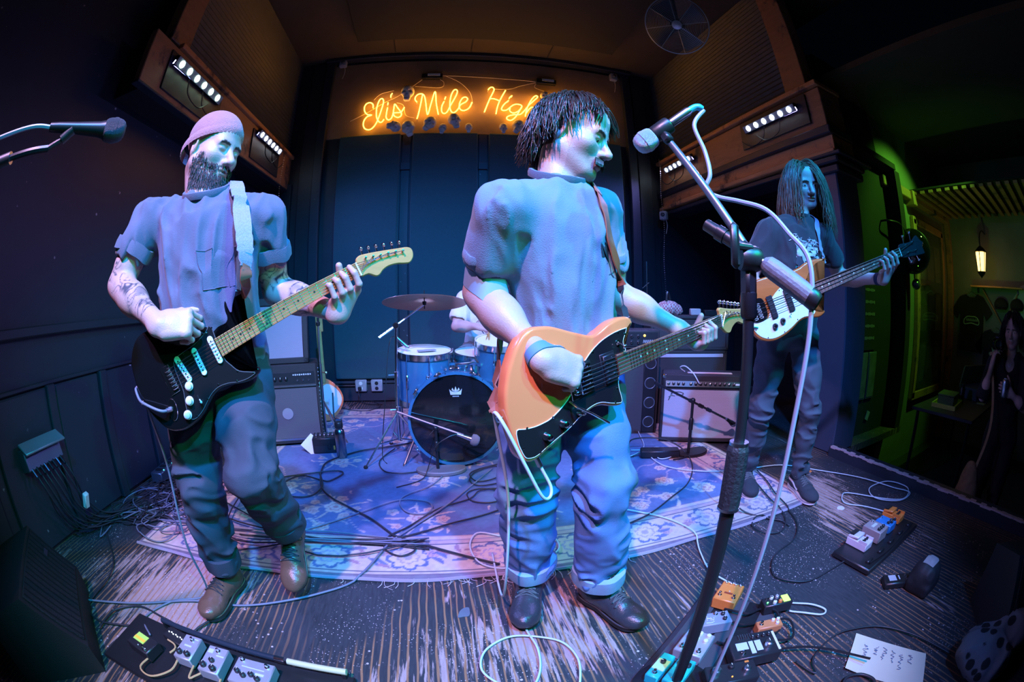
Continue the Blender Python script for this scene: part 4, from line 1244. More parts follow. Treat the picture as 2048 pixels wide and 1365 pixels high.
# ---------------------------------------------------------------- guitarist in the beanie on the left
P = dict(neck=V(-.742, 1.150, 1.440), Rs=V(-.950, 1.10, 1.392), Ls=V(-.555, 1.21, 1.375), Re=V(-1.037, 1.04, 1.180), Rw=V(-.775, .955, 1.052),
         Le=V(-.548, 1.33, 1.135), pel=V(-.738, 1.225, .905), Rh=V(-.835, 1.20, .90), Lh=V(-.650, 1.25, .90), Rkn=V(-.860, 1.15, .520), Lkn=V(-.600, 1.10, .600),
         Ra=V(-.905, 1.215, .105), La=V(-.622, 1.36, .257))
P['M'] = head_frame((.93, -.25, -.24), -.10)
P['headc'] = V(-.782, 1.100, 1.602) - P['M'][:, 0] * .078
P['Lw'] = GL[0] + GL[1] * .545 - GL[3] * .030 - GL[2] * .088
PL = P
t = thing('person', 'bearded guitarist in mauve beanie and rolled-sleeve grey t-shirt with tattooed arms', 'person', (-.76, 1.22, 0))
S = upper_body(P, 1.05, 1.04, 'closed', 1.1, .064, 1.15, 1.0)
hd = GL[1] * .9 - GL[2] * .42 + GL[3] * .02
add_hand(S, P['Rw'], hd, GL[3] * .9 + GL[2] * .42, False, ((55, 80, 45), (58, 82, 45), (62, 80, 45), (65, 78, 45)), 1, (.80, .35, -.45), 15, 1.08)
add_fret_hand(S, GL, .585, P['Lw'], ((.018, .006), (.012, 0), (.006, -.002), (.0, -.004)), s=1.1, along=.022)
v, f = S.mesh(.0034)
col = face_colour(v, P, 1.05, scalp=(.3, .25, .22))
# tattoos: line work on both arms
for k, (t0, t1) in (('R', (.35, 1)), ('L', (.35, 1))):
    for a, b, lo, hi in ((P[k + 's'], P[k + 'e'], .45, 1.02), (P[k + 'e'], P[k + 'w'], .12, .80)):
        ab = b - a; tt = ((v - a) @ ab) / (ab @ ab); dist = np.linalg.norm(v - a - tt[:, None] * ab, axis=1)
        on = (tt > lo) & (tt < hi) & (dist < .075)
        q = v[on]; w1 = vnoise(q, 26, 5); ln = np.abs(vnoise(q + .03 * w1[:, None], 55, 8)); sh = smooth01(vnoise(q, 30, 2), -.1, .5); zone = smooth01(vnoise(q, 13, 4), -.35, .05)
        ink = np.clip((1 - smooth01(ln, .03, .16)) + .55 * sh, 0, 1) * zone
        col[on] = col[on] * (1 - ink[:, None] * V(.88, .80, .70))
body = obj('body', v, f, skin('skin_fair', (.55, .36, .32)), t, 180, col)
Ssh = shirt(P, 1.08, 1.18, -.05, .50, .013, 31, .05, .054, 1.04)
v, f = Ssh.mesh(.006)
grey_cotton = tee_material('grey_cotton', (.115, .13, .20))
tee = obj('t_shirt', v, f, grey_cotton, t, 180)
collar_at(P, .0, .080).build('collar', grey_cotton, tee)
for k in 'RL':
    up = nrm(P[k + 'e'] - P[k + 's']); c = P[k + 's'] + (P[k + 'e'] - P[k + 's']) * .50
    ring(MB(), c, up, .054, .076, .042, wob=.004, seed=4).build('sleeve_cuff', grey_cotton, tee)
T_, mid_ = torso_frame(P)
pk0 = P['pel'] + T_[:, 2] * .315 + T_[:, 1] * .16 - T_[:, 0] * .085
gr = Ssh.snap(np.array([pk0 - T_[:, 0] * x + T_[:, 2] * y for y in np.linspace(-.06, .055, 8) for x in np.linspace(-.05, .05, 8)]), 8, .0022).reshape(8, 8, 3)
pmb = MB().grid(gr); pmb.tube(gr[-1], .002, 5).tube(np.concatenate([gr[::-1, 0], gr[0, :], gr[:, -1]]), .0012, 4); pmb.build('pocket', grey_cotton, tee)
St = trousers(P, 1.1, .098, .082, .072, .012, 41, .085, 1.0)
v, f = St.mesh(.006)
trousers_l = obj('trousers', v, f, mat('dark_navy_twill', (.045, .058, .085), .85, 0, .2, 12, .25, 450), t, 180)
for k in 'RL':
    ax = nrm(P[k + 'a'] - P[k + 'kn']); c = P[k + 'a'] - ax * .085
    ring(MB(), c, -ax, .066, .080, .07, wob=.004, seed=ord(k)).build('cuff', mat('dark_navy_twill'), trousers_l)
brown = dict(upper=mat('brown_boot_leather', (.14, .075, .05), .34, var=.25, bump=.12, bscale=140), sole=mat('dark_sole', (.03, .03, .03), .6), welt=mat('tan_welt', (.2, .14, .09), .6), lace=mat('dark_lace', (.03, .03, .035), .8))
boot(t, P['Ra'], (-.10, -1.0), .30, brown, label='planted brown leather boot')
boot(t, P['La'], (.10, -1.0), .30, brown, pitch=.62, label='lifted brown leather boot')
# beanie
Sb = SDF(); hc, M_ = P['headc'], P['M']; hs = 1.05
q = lambda x, y, z: hc + M_ @ (V(x, y, z) * hs)
Sb.ell(q(0, -.012, .048), V(.086, .106, .092) * hs, M_, .02)
Sb.plane(q(0, .06, .043), M_ @ V(0, -.42, .9), .006, 's')
v, f = Sb.mesh(.004)
wool = mat('mauve_wool', (.40, .18, .19), .95, 0, .15, 40, .5, 300, sheen=.3)
bn = obj('beanie', v, f, wool, t, 180)
rb = MB(); c0 = q(0, -.012, .006); axn = nrm(M_ @ V(0, -.42, .9))
rows = []
for a in np.linspace(0, 2 * math.pi, 96, endpoint=False):
    d = M_ @ V(math.cos(a), math.sin(a), 0)
    row = []
    for h in np.linspace(-.004, .040, 5):
        p = q(0, .06, .043) * 0 + hc + M_ @ (V(math.cos(a) * .0865, -.012 + math.sin(a) * .1065, 0) * hs)
        base = p + M_[:, 2] * 0
        zc = ((q(0, .06, .043) - base) @ axn) / (M_[:, 2] @ axn)
        bul = .004 + .0035 * math.sin(math.pi * (h + .004) / .044) + .0008 * math.cos(a * 48)
        row.append(base + M_[:, 2] * (zc + h * .8) * 1.0 + d * bul - d * (max(0, zc + h) ** 2) * 1.3)
    rows.append(row)
rows.append(rows[0]); rb.grid(np.array(rows)[:, ::-1]); rb.build('folded_brim', wool, bn, 180)
# beard: short curls along jaw, chin and lip
hr = random.Random(12)
bx = []
while len(bx) < 2300:
    x = hr.uniform(-.078, .078); z = hr.uniform(-.125, -.02); y = .098 - (abs(x) / .078) ** 2 * .085 + hr.uniform(-.01, .01)
    if abs(x) < .026 and -.078 < z < -.055: continue
    if z > -.045 and abs(x) < .056: continue
    bx.append((x, y, z))
bp_ = S.snap(hc + np.array(bx) * hs @ M_.T, 4, -.001)
def beard(i):
    x, y, z = bx[i]; p = bp_[i]
    d = nrm(M_ @ V(x * 6, .6, -.9)); c1 = nrm(V(hr.uniform(-1, 1), hr.uniform(-1, 1), hr.uniform(-1, 1)))
    L_ = .009 + .009 * smooth01(-z, .06, .11)
    return np.array([p, p + d * L_ * .5 + c1 * .002, p + (d + V(0, 0, -.5)) * L_ + c1 * .004])
v, f = hair_mesh(2300, beard, .0013, taper=.5)
obj('beard', v, f, mat('dark_beard', (.025, .018, .016), .5, 0, .6, 90), t, 180)
# strap: wide grey webbing with brown leather end, on the black guitar
ob, ub, vb, nb_ = GL
s0 = ob + ub * .306 + vb * .098 - nb_ * .022
pts = [s0, V(-.508, 1.015, 1.150), V(-.506, 1.01, 1.20), V(-.518, 1.020, 1.259), V(-.547, 1.050, 1.334), V(-.584, 1.090, 1.405), V(-.640, 1.160, 1.455), mid_ + V(.09, .06, .03), mid_ + V(-.02, .16, -.1), mid_ + V(-.13, .15, -.3), ob - ub * .125 - nb_ * .04 + V(0, .07, .02), ob - ub * .128 - vb * .004 - nb_ * .022]
Pp, Nn = strap_over(Ssh, pts, .05); Nn[:7] = nb_; Nn[-6:] = nb_
strap_path(MB(), Pp[12:], .050, .003, Nn[12:]).build('strap', mat('grey_webbing', (.26, .29, .36), .8, 0, .3, 200, .4, 400), gl)
strap_path(MB(), Pp[:14], .036, .004, Nn[:14]).build('strap_end', mat('brown_leather'), gl)

# ---------------------------------------------------------------- bass player on the right
P = dict(neck=V(1.735, 1.500, 1.550), Rs=V(1.530, 1.530, 1.450), Ls=V(1.862, 1.425, 1.466), Re=V(1.437, 1.60, 1.195), Rw=V(1.345, 1.385, 1.095),
         Le=V(2.045, 1.44, 1.240), pel=V(1.690, 1.545, .975), Rh=V(1.610, 1.575, .965), Lh=V(1.775, 1.515, .965), Rkn=V(1.590, 1.62, .540), Lkn=V(1.842, 1.47, .540),
         Ra=V(1.705, 1.80, .105), La=V(1.945, 1.545, .105))
P['M'] = head_frame((-.42, -.86, -.27), .05)
P['headc'] = V(1.812, 1.482, 1.722)
P['Lw'] = GB[0] + GB[1] * .730 - GB[3] * .040 - GB[2] * .085
PB = P
t = thing('person', 'long-haired bass player in black printed t-shirt and dark jeans by the pillar', 'person', (1.78, 1.58, 0))
S = upper_body(P, 1.03, .92, 'open', .95, .052, .95, 1.05)
hd = GB[1] * .75 - GB[2] * .6
add_hand(S, P['Rw'], hd, GB[3] * .9 + GB[2] * .3, False, ((30, 45, 30), (35, 50, 30), (40, 50, 30), (45, 50, 30)), 3, (.7, .5, -.3), 15, 1.0)
add_fret_hand(S, GB, .765, P['Lw'], ((.016, .010), (.012, .003), (.010, -.006), (.004, -.014)), s=1.05, along=.024)
v, f = S.mesh(.0036)
col = face_colour(v, P, 1.03, scalp=(.2, .14, .1), stubble=.3)
body = obj('body', v, f, skin('skin_pale'), t, 180, col)
eyeballs(t, P['headc'], P['M'], nrm(V(-.5, -.8, -.3)), 1.03)
Ssh = shirt(P, .94, .95, -.07, .56, .009, 51, .05, .054)
v, f = Ssh.mesh(.006)
black_cotton = tee_material('black_cotton', (.022, .028, .038))
tee = obj('t_shirt', v, f, black_cotton, t, 180)
collar_at(P, .0, .068).build('collar', black_cotton, tee)
for k in 'RL':
    up = nrm(P[k + 'e'] - P[k + 's']); c = P[k + 's'] + (P[k + 'e'] - P[k + 's']) * .57
    ring(MB(), c - up * .004, up, .050, .069, .02, wob=.003, seed=6).build('sleeve_hem', black_cotton, tee)
# print on the chest: block with figures, and lettering above it
T_, mid_ = torso_frame(P)
def chest(x, y, off=.0015):
    return P['pel'] + T_[:, 2] * (y + .035) + T_[:, 1] * .2 + T_[:, 0] * -x
def on_shirt(A, off): return Ssh.snap(np.array([chest(x, y) for x, y in A]), 8, off)
pale = mat('pale_shirt_print', (.42, .50, .56), .85, var=.18, vscale=30); ink = mat('shirt_print_ink', (.03, .035, .05), .85)
xs = np.linspace(-.105, .105, 16); ys = np.linspace(.22, .40, 14)
A = [(x, y) for y in ys for x in xs]; G_ = on_shirt(A, .0012).reshape(14, 16, 3)
pr = MB().grid(G_[:, :]).build('shirt_print', pale, tee, 180)
def blob(cx, cy, rx_, ry_, k=0, off=.0026, n=22):
    A = [(cx, cy)] + [(cx + rx_ * math.cos(a) * (1 + .18 * math.sin(3 * a + k)), cy + ry_ * math.sin(a) * (1 + .12 * math.cos(2 * a + k))) for a in np.linspace(0, 2 * math.pi, n, endpoint=False)]
    return MB().add(on_shirt(A, off), [(0, 1 + i, 1 + (i + 1) % n) for i in range(n)])
for cx, cy, rx_, ry_, m_ in ((-.045, .295, .026, .040, ink), (.030, .295, .026, .040, ink), (-.092, .275, .014, .045, ink), (.085, .275, .016, .045, ink), (-.008, .285, .018, .048, pale), (-.008, .305, .012, .017, ink)):
    blob(cx, cy, rx_, ry_, cx * 90, .0026 if m_ is ink else .0034).build('print_figure', m_, pr, 180)
# two words in blackletter-like capitals, built from pen strokes
GLY = {'L': [[(0, 1), (0, 0), (.6, 0)]], 'I': [[(.2, 1), (.2, 0)], [(0, 1), (.4, 1)], [(0, 0), (.4, 0)]], 'N': [[(0, 0), (0, 1), (.6, 0), (.6, 1)]], 'G': [[(.6, .85), (.3, 1), (0, .6), (.1, .1), (.4, 0), (.6, .2), (.6, .5), (.35, .5)]],
       'U': [[(0, 1), (0, .1), (.3, 0), (.6, .15), (.6, 1)]], 'A': [[(0, 0), (.1, .8), (.35, 1), (.6, .8), (.6, 0)], [(.05, .45), (.6, .45)]], 'O': [[(.3, 1), (0, .7), (.05, .15), (.3, 0), (.6, .3), (.55, .85), (.3, 1)]], 'T': [[(.3, 1), (.3, .1), (.5, 0)], [(0, .9), (.3, 1), (.65, .9)]]}
def lettering(text, x0, x1, y, h, fn, arch=0.0):
    mb = MB(); wsum = sum(.5 if c == ' ' else (.65 if c == 'I' else .85) for c in text); k = (x1 - x0) / wsum; x = x0
    for c in text:
        adv = .5 if c == ' ' else (.65 if c == 'I' else .85)
        for st in GLY.get(c, []):
            pts = [(x + a * k, y + b * h + arch * (1 - ((x - (x0 + x1) / 2) / (x1 - x0) * 2) ** 2)) for a, b in st]
            dense = [tuple(np.array(pts[i]) + (np.array(pts[i + 1]) - np.array(pts[i])) * s_) for i in range(len(pts) - 1) for s_ in (0, .5)] + [pts[-1]]
            mb.tube(fn(dense, .002), .0021, 4)
        x += adv * k
    return mb
lettering('LINGUA IGNOTA', -.115, .115, .412, .024, on_shirt, .006).build('shirt_lettering', pale, tee, stuff=True)
St = trousers(P, .93, .080, .062, .056, .010, 61, .05, .95)
v, f = St.mesh(.006)
obj('jeans', v, f, mat('washed_black_denim', (.055, .07, .095), .85, 0, .25, 10, .25, 500), t, 180)
skate = dict(upper=mat('black_suede', (.03, .035, .045), .9, var=.2, bump=.3, bscale=300), sole=mat('white_rubber', (.72, .68, .68), .6), welt=mat('grey_stripe', (.3, .3, .32), .6), lace=mat('grey_lace'))
for k, hd_ in (('R', (-.45, -.9)), ('L', (-.30, -.95))):
    up, Sk = boot(t, P[k + 'a'], hd_, .30, skate, kind='skate', name='skate_shoe', shaft=.14)
    h = nrm(V(hd_[0], hd_[1], 0)); sd = np.cross(V(0, 0, 1), h); O = P[k + 'a'] - V(0, 0, .095)
    for sg in (-1, 1):
        pts = Sk.snap(np.array([O + h * x + sd * sg * .06 + V(0, 0, z) for x, z in ((-.05, .075), (-.02, .075), (.02, .07), (.05, .052), (.08, .036))]), 6, .001)
        strap_path(MB(), catmull(pts, 4), .012, .002, [sd * sg] * 17).build('side_stripe', mat('white_rubber'), up)
vs, fs = band_on(S, P['Le'], P['Lw'], .90, .030); obj('wristband', vs, fs, mat('navy_band', (.02, .03, .08), .8), t)
# hair
v, f = hair_strands(P, 1.03, 1500, .0022,
    lambda q: not ((q[1] > .40 and q[2] < .60) or (q[2] < .15 and q[1] > .10)),
    lambda q: .34 + .05 * smooth01(-q[1], 0, 1),
    lambda q, s_, sd: V(sd * .22 * (1 - s_) ** 2, -.06 * (1 - s_) + .05 * smooth01(q[1], 0, .5), 0),
    9, gvec=(0, 0, -1.7), curl=.14, n=12, lift=.3, wave=.020)
obj('hair', v, f, mat('mid_brown_hair', (.16, .10, .065), .36, 0, .5, 60, spec=.55), t, 180)
ob, ub, vb, nb_ = GB
s0 = ob + ub * .404 + vb * .106 - nb_ * .022
pts = [s0, V(1.755, 1.335, 1.31), V(1.753, 1.360, 1.382), V(1.789, 1.400, 1.478), V(1.81, 1.46, 1.535), mid_ + V(.06, .09, .03), mid_ + V(-.06, .16, -.15), mid_ + V(-.16, .12, -.36), ob - ub * .07 - nb_ * .03 + V(0, .06, .02), ob - ub * .071 + vb * .01 - nb_ * .022]
Pp, Nn = strap_over(Ssh, pts, .05); Nn[:7] = nb_; Nn[-6:] = nb_
strap_path(MB(), Pp, .030, .003, Nn).build('strap', mat('grey_webbing'), gb)
# ================================================================ rug
def rug():
    x0, x1, y0, y1, st = -1.62, 1.96, 1.40, 4.25, .0072
    xs = np.arange(x0, x1 + st / 2, st); ys = np.arange(y0, y1 + st / 2, st)
    X, Y = np.meshgrid(xs, ys, indexing='ij')
    e = np.minimum(np.minimum(X - x0, x1 - X), np.minimum(Y - y0, y1 - Y))
    cream, pink, blue, navy, rose = V(.74, .60, .52), V(.66, .42, .38), V(.15, .22, .40), V(.05, .07, .16), V(.55, .30, .30)
    col = np.empty(X.shape + (3,)); col[:] = blue
    P3 = np.stack([X, Y, 0 * X], -1)
    def put(mask, c): col[mask] = c
    bw = .345
    put(e < bw, cream)
    put(e < .022, V(.25, .2, .26)); put((e > .05) & (e < .056), navy); put((e > .262) & (e < .268), navy); put((e > .30) & (e < .305), V(.35, .3, .42))
    put((e > .268) & (e < .30), V(.64, .47, .44)); put((e > bw - .012) & (e < bw), V(.5, .36, .36))
    def flower(cx, cy, r, n=6, ph=0.0, c=cream, heart=rose, line=None):
        i0, i1 = np.searchsorted(xs, [cx - r * 1.3, cx + r * 1.3]); j0, j1 = np.searchsorted(ys, [cy - r * 1.3, cy + r * 1.3])
        if i1 <= i0 or j1 <= j0: return
        dx, dy = X[i0:i1, j0:j1] - cx, Y[i0:i1, j0:j1] - cy
        rr = np.hypot(dx, dy) / r; th = np.arctan2(dy, dx) + ph
        ed = .70 + .30 * np.abs(np.cos(n * th / 2)) ** .6
        sub = col[i0:i1, j0:j1]
        if line is not None: sub[rr < ed * 1.22] = line
        sub[rr < ed] = c
        if heart is not None:
            sub[(rr < ed * .62) & (rr > ed * .50)] = heart; sub[rr < .22] = heart
    def leaf(cx, cy, a, L, w_, c=cream):
        i0, i1 = np.searchsorted(xs, [cx - L, cx + L]); j0, j1 = np.searchsorted(ys, [cy - L, cy + L])
        if i1 <= i0 or j1 <= j0: return
        dx, dy = X[i0:i1, j0:j1] - cx, Y[i0:i1, j0:j1] - cy
        u = (dx * math.cos(a) + dy * math.sin(a)) / L; v = (-dx * math.sin(a) + dy * math.cos(a)) / w_
        col[i0:i1, j0:j1][(u > 0) & (u < 1) & (np.abs(v - .4 * np.sin(u * 3)) < np.sqrt(np.clip(u * (1 - u), 0, 1)))] = c
    rr_ = random.Random(5)
    # border: big flowers with blue outline, leaves between
    def border_line(p0, p1, n):
        for k in range(n):
            t = (k + .5) / n; cx = p0[0] + (p1[0] - p0[0]) * t; cy = p0[1] + (p1[1] - p0[1]) * t
            flower(cx, cy, .085, 8, k, V(.78, .62, .52), V(.50, .40, .55), V(.16, .20, .36))
            for s_ in (-1, 1):
                for q in range(4):
                    a = rr_.uniform(0, 6.28); dx, dy = (p1[0] - p0[0]) / n * .5 * s_ * rr_.uniform(.45, 1), (p1[1] - p0[1]) / n * .5 * s_ * rr_.uniform(.45, 1)
                    nx, ny = (0, 1) if p0[1] == p1[1] else (1, 0); o_ = rr_.uniform(-.075, .075)
                    leaf(cx + dx + nx * o_, cy + dy + ny * o_, a, .075, .022, rr_.choice([V(.2, .24, .4), V(.45, .28, .34), V(.2, .24, .4)]))
                    if q == 0: flower(cx + dx + nx * o_ * .5, cy + dy + ny * o_ * .5, .032, 5, a, V(.66, .44, .42), V(.3, .25, .4))
    m_ = .16
    border_line((x0 + m_, y0 + m_), (x1 - m_, y0 + m_), 9); border_line((x0 + m_, y1 - m_), (x1 - m_, y1 - m_), 9)
    border_line((x0 + m_, y0 + m_), (x0 + m_, y1 - m_), 7); border_line((x1 - m_, y0 + m_), (x1 - m_, y1 - m_), 7)
    # corner scrolls
    for sx, sy, cx, cy in ((1, 1, x0 + bw, y0 + bw), (-1, 1, x1 - bw, y0 + bw), (1, -1, x0 + bw, y1 - bw), (-1, -1, x1 - bw, y1 - bw)):
        for k in range(26):
            a, b = rr_.uniform(0, .8), rr_.uniform(0, .8)
            if a + b > .85: continue
            leaf(cx + sx * a, cy + sy * b, rr_.uniform(0, 6.28), rr_.uniform(.07, .16), .022, rr_.choice([cream, V(.62, .46, .48), V(.45, .42, .55)]))
        for a, b, r in ((.16, .14, .075), (.42, .12, .06), (.12, .42, .06), (.34, .32, .065), (.62, .08, .05), (.08, .64, .05), (.26, .52, .045), (.52, .26, .045)):
            flower(cx + sx * a, cy + sy * b, r, 6, a * 9, cream, rose)
        for k in range(7):
            a0 = k / 7
            for tt in np.linspace(0, 1, 60):
                q = .80 * (1 - a0) * (1 - tt) + .02; px = cx + sx * (.05 + .8 * tt * (1 - a0 * .3)); py = cy + sy * (.05 + q + .05 * math.sin(tt * 18 + k))
                if px < x0 + bw or px > x1 - bw or py < y0 + bw or py > y1 - bw or k % 3: continue
                i, j = np.searchsorted(xs, px), np.searchsorted(ys, py); col[i:i + 2, j:j + 2] = V(.5, .42, .5)
    # bouquets on the field
    for cx, cy in ((-.62, 2.05), (-.05, 2.42), (.42, 1.98), (.95, 2.35), (.15, 2.75), (-.75, 2.75), (.85, 2.95), (-.35, 3.2), (.5, 3.3), (1.2, 3.3), (-1.0, 3.5), (0, 3.7), (-.15, 1.93), (.9, 1.95), (-1.0, 2.3)):
        a0 = rr_.uniform(0, 6.28); flower(cx, cy, .072, 6, a0, cream, rose)
        for k in range(5):
            a = a0 + k * 1.25 + rr_.uniform(-.2, .2); d = rr_.uniform(.11, .17)
            flower(cx + math.cos(a) * d, cy + math.sin(a) * d * .8, rr_.uniform(.024, .042), 5, a, V(.70, .52, .47), rose)
            leaf(cx + math.cos(a + .5) * .07, cy + math.sin(a + .5) * .06, a + .5, .12, .016, V(.62, .5, .46))
        for k in range(9):
            a = rr_.uniform(0, 6.28); d = rr_.uniform(.08, .22)
            leaf(cx + math.cos(a) * d, cy + math.sin(a) * d, rr_.uniform(0, 6.28), .05, .013, V(.66, .54, .5))
    worn = .86 + .22 * vnoise(P3, 2.3, 4)[..., None] + .10 * vnoise(P3, 60, 9)[..., None]
    col = np.clip(col * worn, 0, 1)
    Z = np.full(X.shape, .010) + .0015 * vnoise(P3, 5, 2); Z += .012 * np.exp(-((Y - y0) / .03) ** 2) * (1 + vnoise(P3, 4, 3)) * .6
    Z[(e < st * .5)] = .001
    P = np.stack([X, Y, Z], -1).reshape(-1, 3); n, m = X.shape
    a, b = np.meshgrid(np.arange(n - 1), np.arange(m - 1), indexing='ij')
    F_ = np.stack([a * m + b, (a + 1) * m + b, (a + 1) * m + b + 1, a * m + b + 1], -1).reshape(-1, 4)
    r = obj('rug', P, F_, mat('woven_wool_rug', (1, 1, 1), .95, 0, .0, 9, .5, 700, attr=True), None, 180, col.reshape(-1, 3))
    tag(r, 'large blue and cream floral oriental rug under the drum kit', 'rug')
    ed = MB(); yy_ = np.linspace(x0, x1, 90)
    ed.tube([(x, y0 - .004 + .006 * math.sin(x * 7), .008 + .003 * math.sin(x * 13)) for x in yy_], .009, 6)
    ed.build('bound_edge', mat('rug_binding', (.34, .28, .36), .95), r)
    fr_ = MB(); q = random.Random(8)
    for k in range(70):
        x = q.choice([q.gauss(.62, .05), q.uniform(-.2, 1.0), q.gauss(.05, .2)]); L_ = q.uniform(.02, .07)
        fr_.tube(catmull([(x, y0, .012), (x + q.uniform(-.02, .02), y0 - L_ * .6, .006), (x + q.uniform(-.04, .04), y0 - L_, .003)], 3), .0012, 3)
    fr_.build('loose_threads', mat('rug_threads', (.6, .52, .55), .95), r, stuff=True)
rug()

# ================================================================ neon sign and what hangs round it
STROKES = [
    [(-0.823, 3.385), (-0.830, 3.435), (-0.866, 3.462), (-0.907, 3.449), (-0.928, 3.406), (-0.921, 3.348), (-0.886, 3.301), (-0.832, 3.287), (-0.883, 3.269), (-0.915, 3.220), (-0.920, 3.162), (-0.896, 3.109), (-0.843, 3.091), (-0.797, 3.121), (-0.761, 3.189), (-0.737, 3.278), (-0.712, 3.397), (-0.705, 3.471), (-0.726, 3.510), (-0.756, 3.487), (-0.776, 3.402), (-0.778, 3.313), (-0.765, 3.240), (-0.733, 3.187), (-0.702, 3.185), (-0.680, 3.219)],
    [(-0.650, 3.377), (-0.656, 3.305), (-0.655, 3.241), (-0.628, 3.208), (-0.595, 3.226), (-0.579, 3.284), (-0.574, 3.356), (-0.568, 3.421), (-0.526, 3.362), (-0.484, 3.299), (-0.483, 3.256), (-0.517, 3.235), (-0.559, 3.255), (-0.576, 3.292)],
    [(-0.649, 3.447), (-0.652, 3.414)], [(-0.609, 3.578), (-0.623, 3.553), (-0.623, 3.520)],
    [(-0.576, 3.300), (-0.522, 3.301), (-0.484, 3.308), (-0.451, 3.371)],
    [(-0.308, 3.439), (-0.330, 3.469), (-0.330, 3.510), (-0.301, 3.547), (-0.257, 3.554), (-0.227, 3.524), (-0.205, 3.432), (-0.176, 3.262), (-0.145, 3.398), (-0.103, 3.586), (-0.081, 3.414), (-0.051, 3.264)],
    [(-0.249, 3.542), (-0.262, 3.417), (-0.279, 3.288), (-0.294, 3.209)],
    [(0.008, 3.443), (-0.015, 3.373), (-0.012, 3.300), (0.016, 3.276), (0.049, 3.300), (0.086, 3.389), (0.137, 3.506), (0.158, 3.578), (0.147, 3.612), (0.116, 3.603), (0.088, 3.531), (0.077, 3.430), (0.081, 3.349), (0.103, 3.296), (0.137, 3.293), (0.176, 3.342), (0.202, 3.399), (0.262, 3.442), (0.281, 3.484), (0.257, 3.508), (0.220, 3.491), (0.191, 3.424), (0.189, 3.358), (0.217, 3.322), (0.258, 3.323), (0.305, 3.361), (0.334, 3.436)],
    [(0.024, 3.509), (0.015, 3.472)],
    [(0.521, 3.625), (0.542, 3.656), (0.572, 3.666), (0.591, 3.640), (0.582, 3.598), (0.543, 3.499), (0.508, 3.395), (0.480, 3.305)],
    [(0.543, 3.495), (0.592, 3.498), (0.652, 3.476)], [(0.729, 3.631), (0.689, 3.545), (0.652, 3.454), (0.628, 3.366), (0.616, 3.287)],
    [(0.765, 3.484), (0.713, 3.429), (0.682, 3.369), (0.694, 3.341), (0.737, 3.347), (0.773, 3.379), (0.816, 3.422), (0.865, 3.440), (0.914, 3.430), (0.920, 3.401), (0.883, 3.347), (0.833, 3.315), (0.797, 3.319), (0.776, 3.346), (0.782, 3.372)],
    [(0.920, 3.408), (0.882, 3.326), (0.839, 3.251), (0.790, 3.209), (0.748, 3.220), (0.742, 3.245), (0.773, 3.271), (0.833, 3.290), (0.900, 3.299), (0.950, 3.353), (1.007, 3.438), (1.078, 3.519), (1.117, 3.568), (1.098, 3.585), (1.060, 3.551), (1.014, 3.468), (0.981, 3.377), (0.961, 3.275)],
    [(0.974, 3.326), (1.019, 3.395), (1.056, 3.414), (1.087, 3.395), (1.086, 3.358), (1.054, 3.312), (1.059, 3.277), (1.102, 3.277)],
    [(0.808, 3.558), (0.784, 3.537), (0.771, 3.514)],
    # the last word, partly behind the singer
    [(1.40, 3.60), (1.33, 3.64), (1.28, 3.56), (1.27, 3.42), (1.31, 3.30), (1.38, 3.29), (1.44, 3.36), (1.49, 3.50), (1.52, 3.62), (1.49, 3.65), (1.46, 3.52), (1.46, 3.36), (1.50, 3.29), (1.56, 3.33), (1.58, 3.43), (1.57, 3.33), (1.62, 3.29), (1.67, 3.34), (1.69, 3.44), (1.68, 3.33), (1.74, 3.30), (1.80, 3.40), (1.86, 3.62), (1.83, 3.64), (1.80, 3.45), (1.82, 3.31), (1.88, 3.33), (1.88, 3.42), (1.82, 3.44)]]
sl_ = bpy.data.lights.new('neon_light', 'AREA'); sl_.shape = 'RECTANGLE'; sl_.size = 2.4; sl_.size_y = .4; sl_.energy = 3.5; sl_.color = (1.0, .42, .12)
neon_glow = mat('neon_tube_light', (.9, .6, .3), .3, var=0, emit=(1.0, .42, .028), estr=14.0)
t = thing('neon_sign', 'glowing orange script neon sign above the black wall panels', 'neon sign', (.4, 4.6, 3.05))
for s_ in STROKES:
    P = catmull([(x, 4.585, z) for x, z in s_], 5)
    MB().tube(P, .0065, 8).build('neon_tube', neon_glow, t, 180)
    for p in (P[0], P[-1]): MB().cyl(p, (p[0], 4.64, p[2]), .004, n=6).build('tube_support', white_plastic, t)
so_ = bpy.data.objects.new('neon_light', sl_); C.objects.link(so_); so_.parent = t; so_.location = (0, -.06, .36); so_.rotation_euler = (math.radians(80), 0, 0)
wire_m = mat('neon_wire', (.75, .62, .5), .5)
for W_ in ([(-1.095, 3.24), (-.892, 3.345), (-.692, 3.471), (-.52, 3.568), (-.265, 3.79)], [(-.349, 3.69), (-.049, 3.665), (-.006, 3.74), (-.056, 3.79)], [(.002, 3.846), (.186, 3.742), (.309, 3.597), (.345, 3.44)],
           [(.59, 3.66), (.788, 3.676), (.911, 3.732), (1.12, 3.81)], [(1.12, 3.80), (1.097, 3.729), (1.221, 3.683)], [(-.829, 3.516), (-.752, 3.597), (-.598, 3.638)], [(-.55, 3.46), (-.47, 3.42), (-.43, 3.28), (-.33, 3.24)], [(-.03, 3.845), (.5, 3.83), (1.12, 3.82)]):
    MB().tube(catmull([(x, 4.625, z) for x, z in W_], 6), .004, 5).build('sign_wire', wire_m, t)
for x in (-.15, 1.235):
    tr = MB().box((x, 4.61, 3.82), (.25, .06, .07), bev=.006).build('transformer', black_paint, t)
    MB().box((x + .02, 4.578, 3.835), (.15, .004, .035)).build('transformer_label', white_plastic, tr)

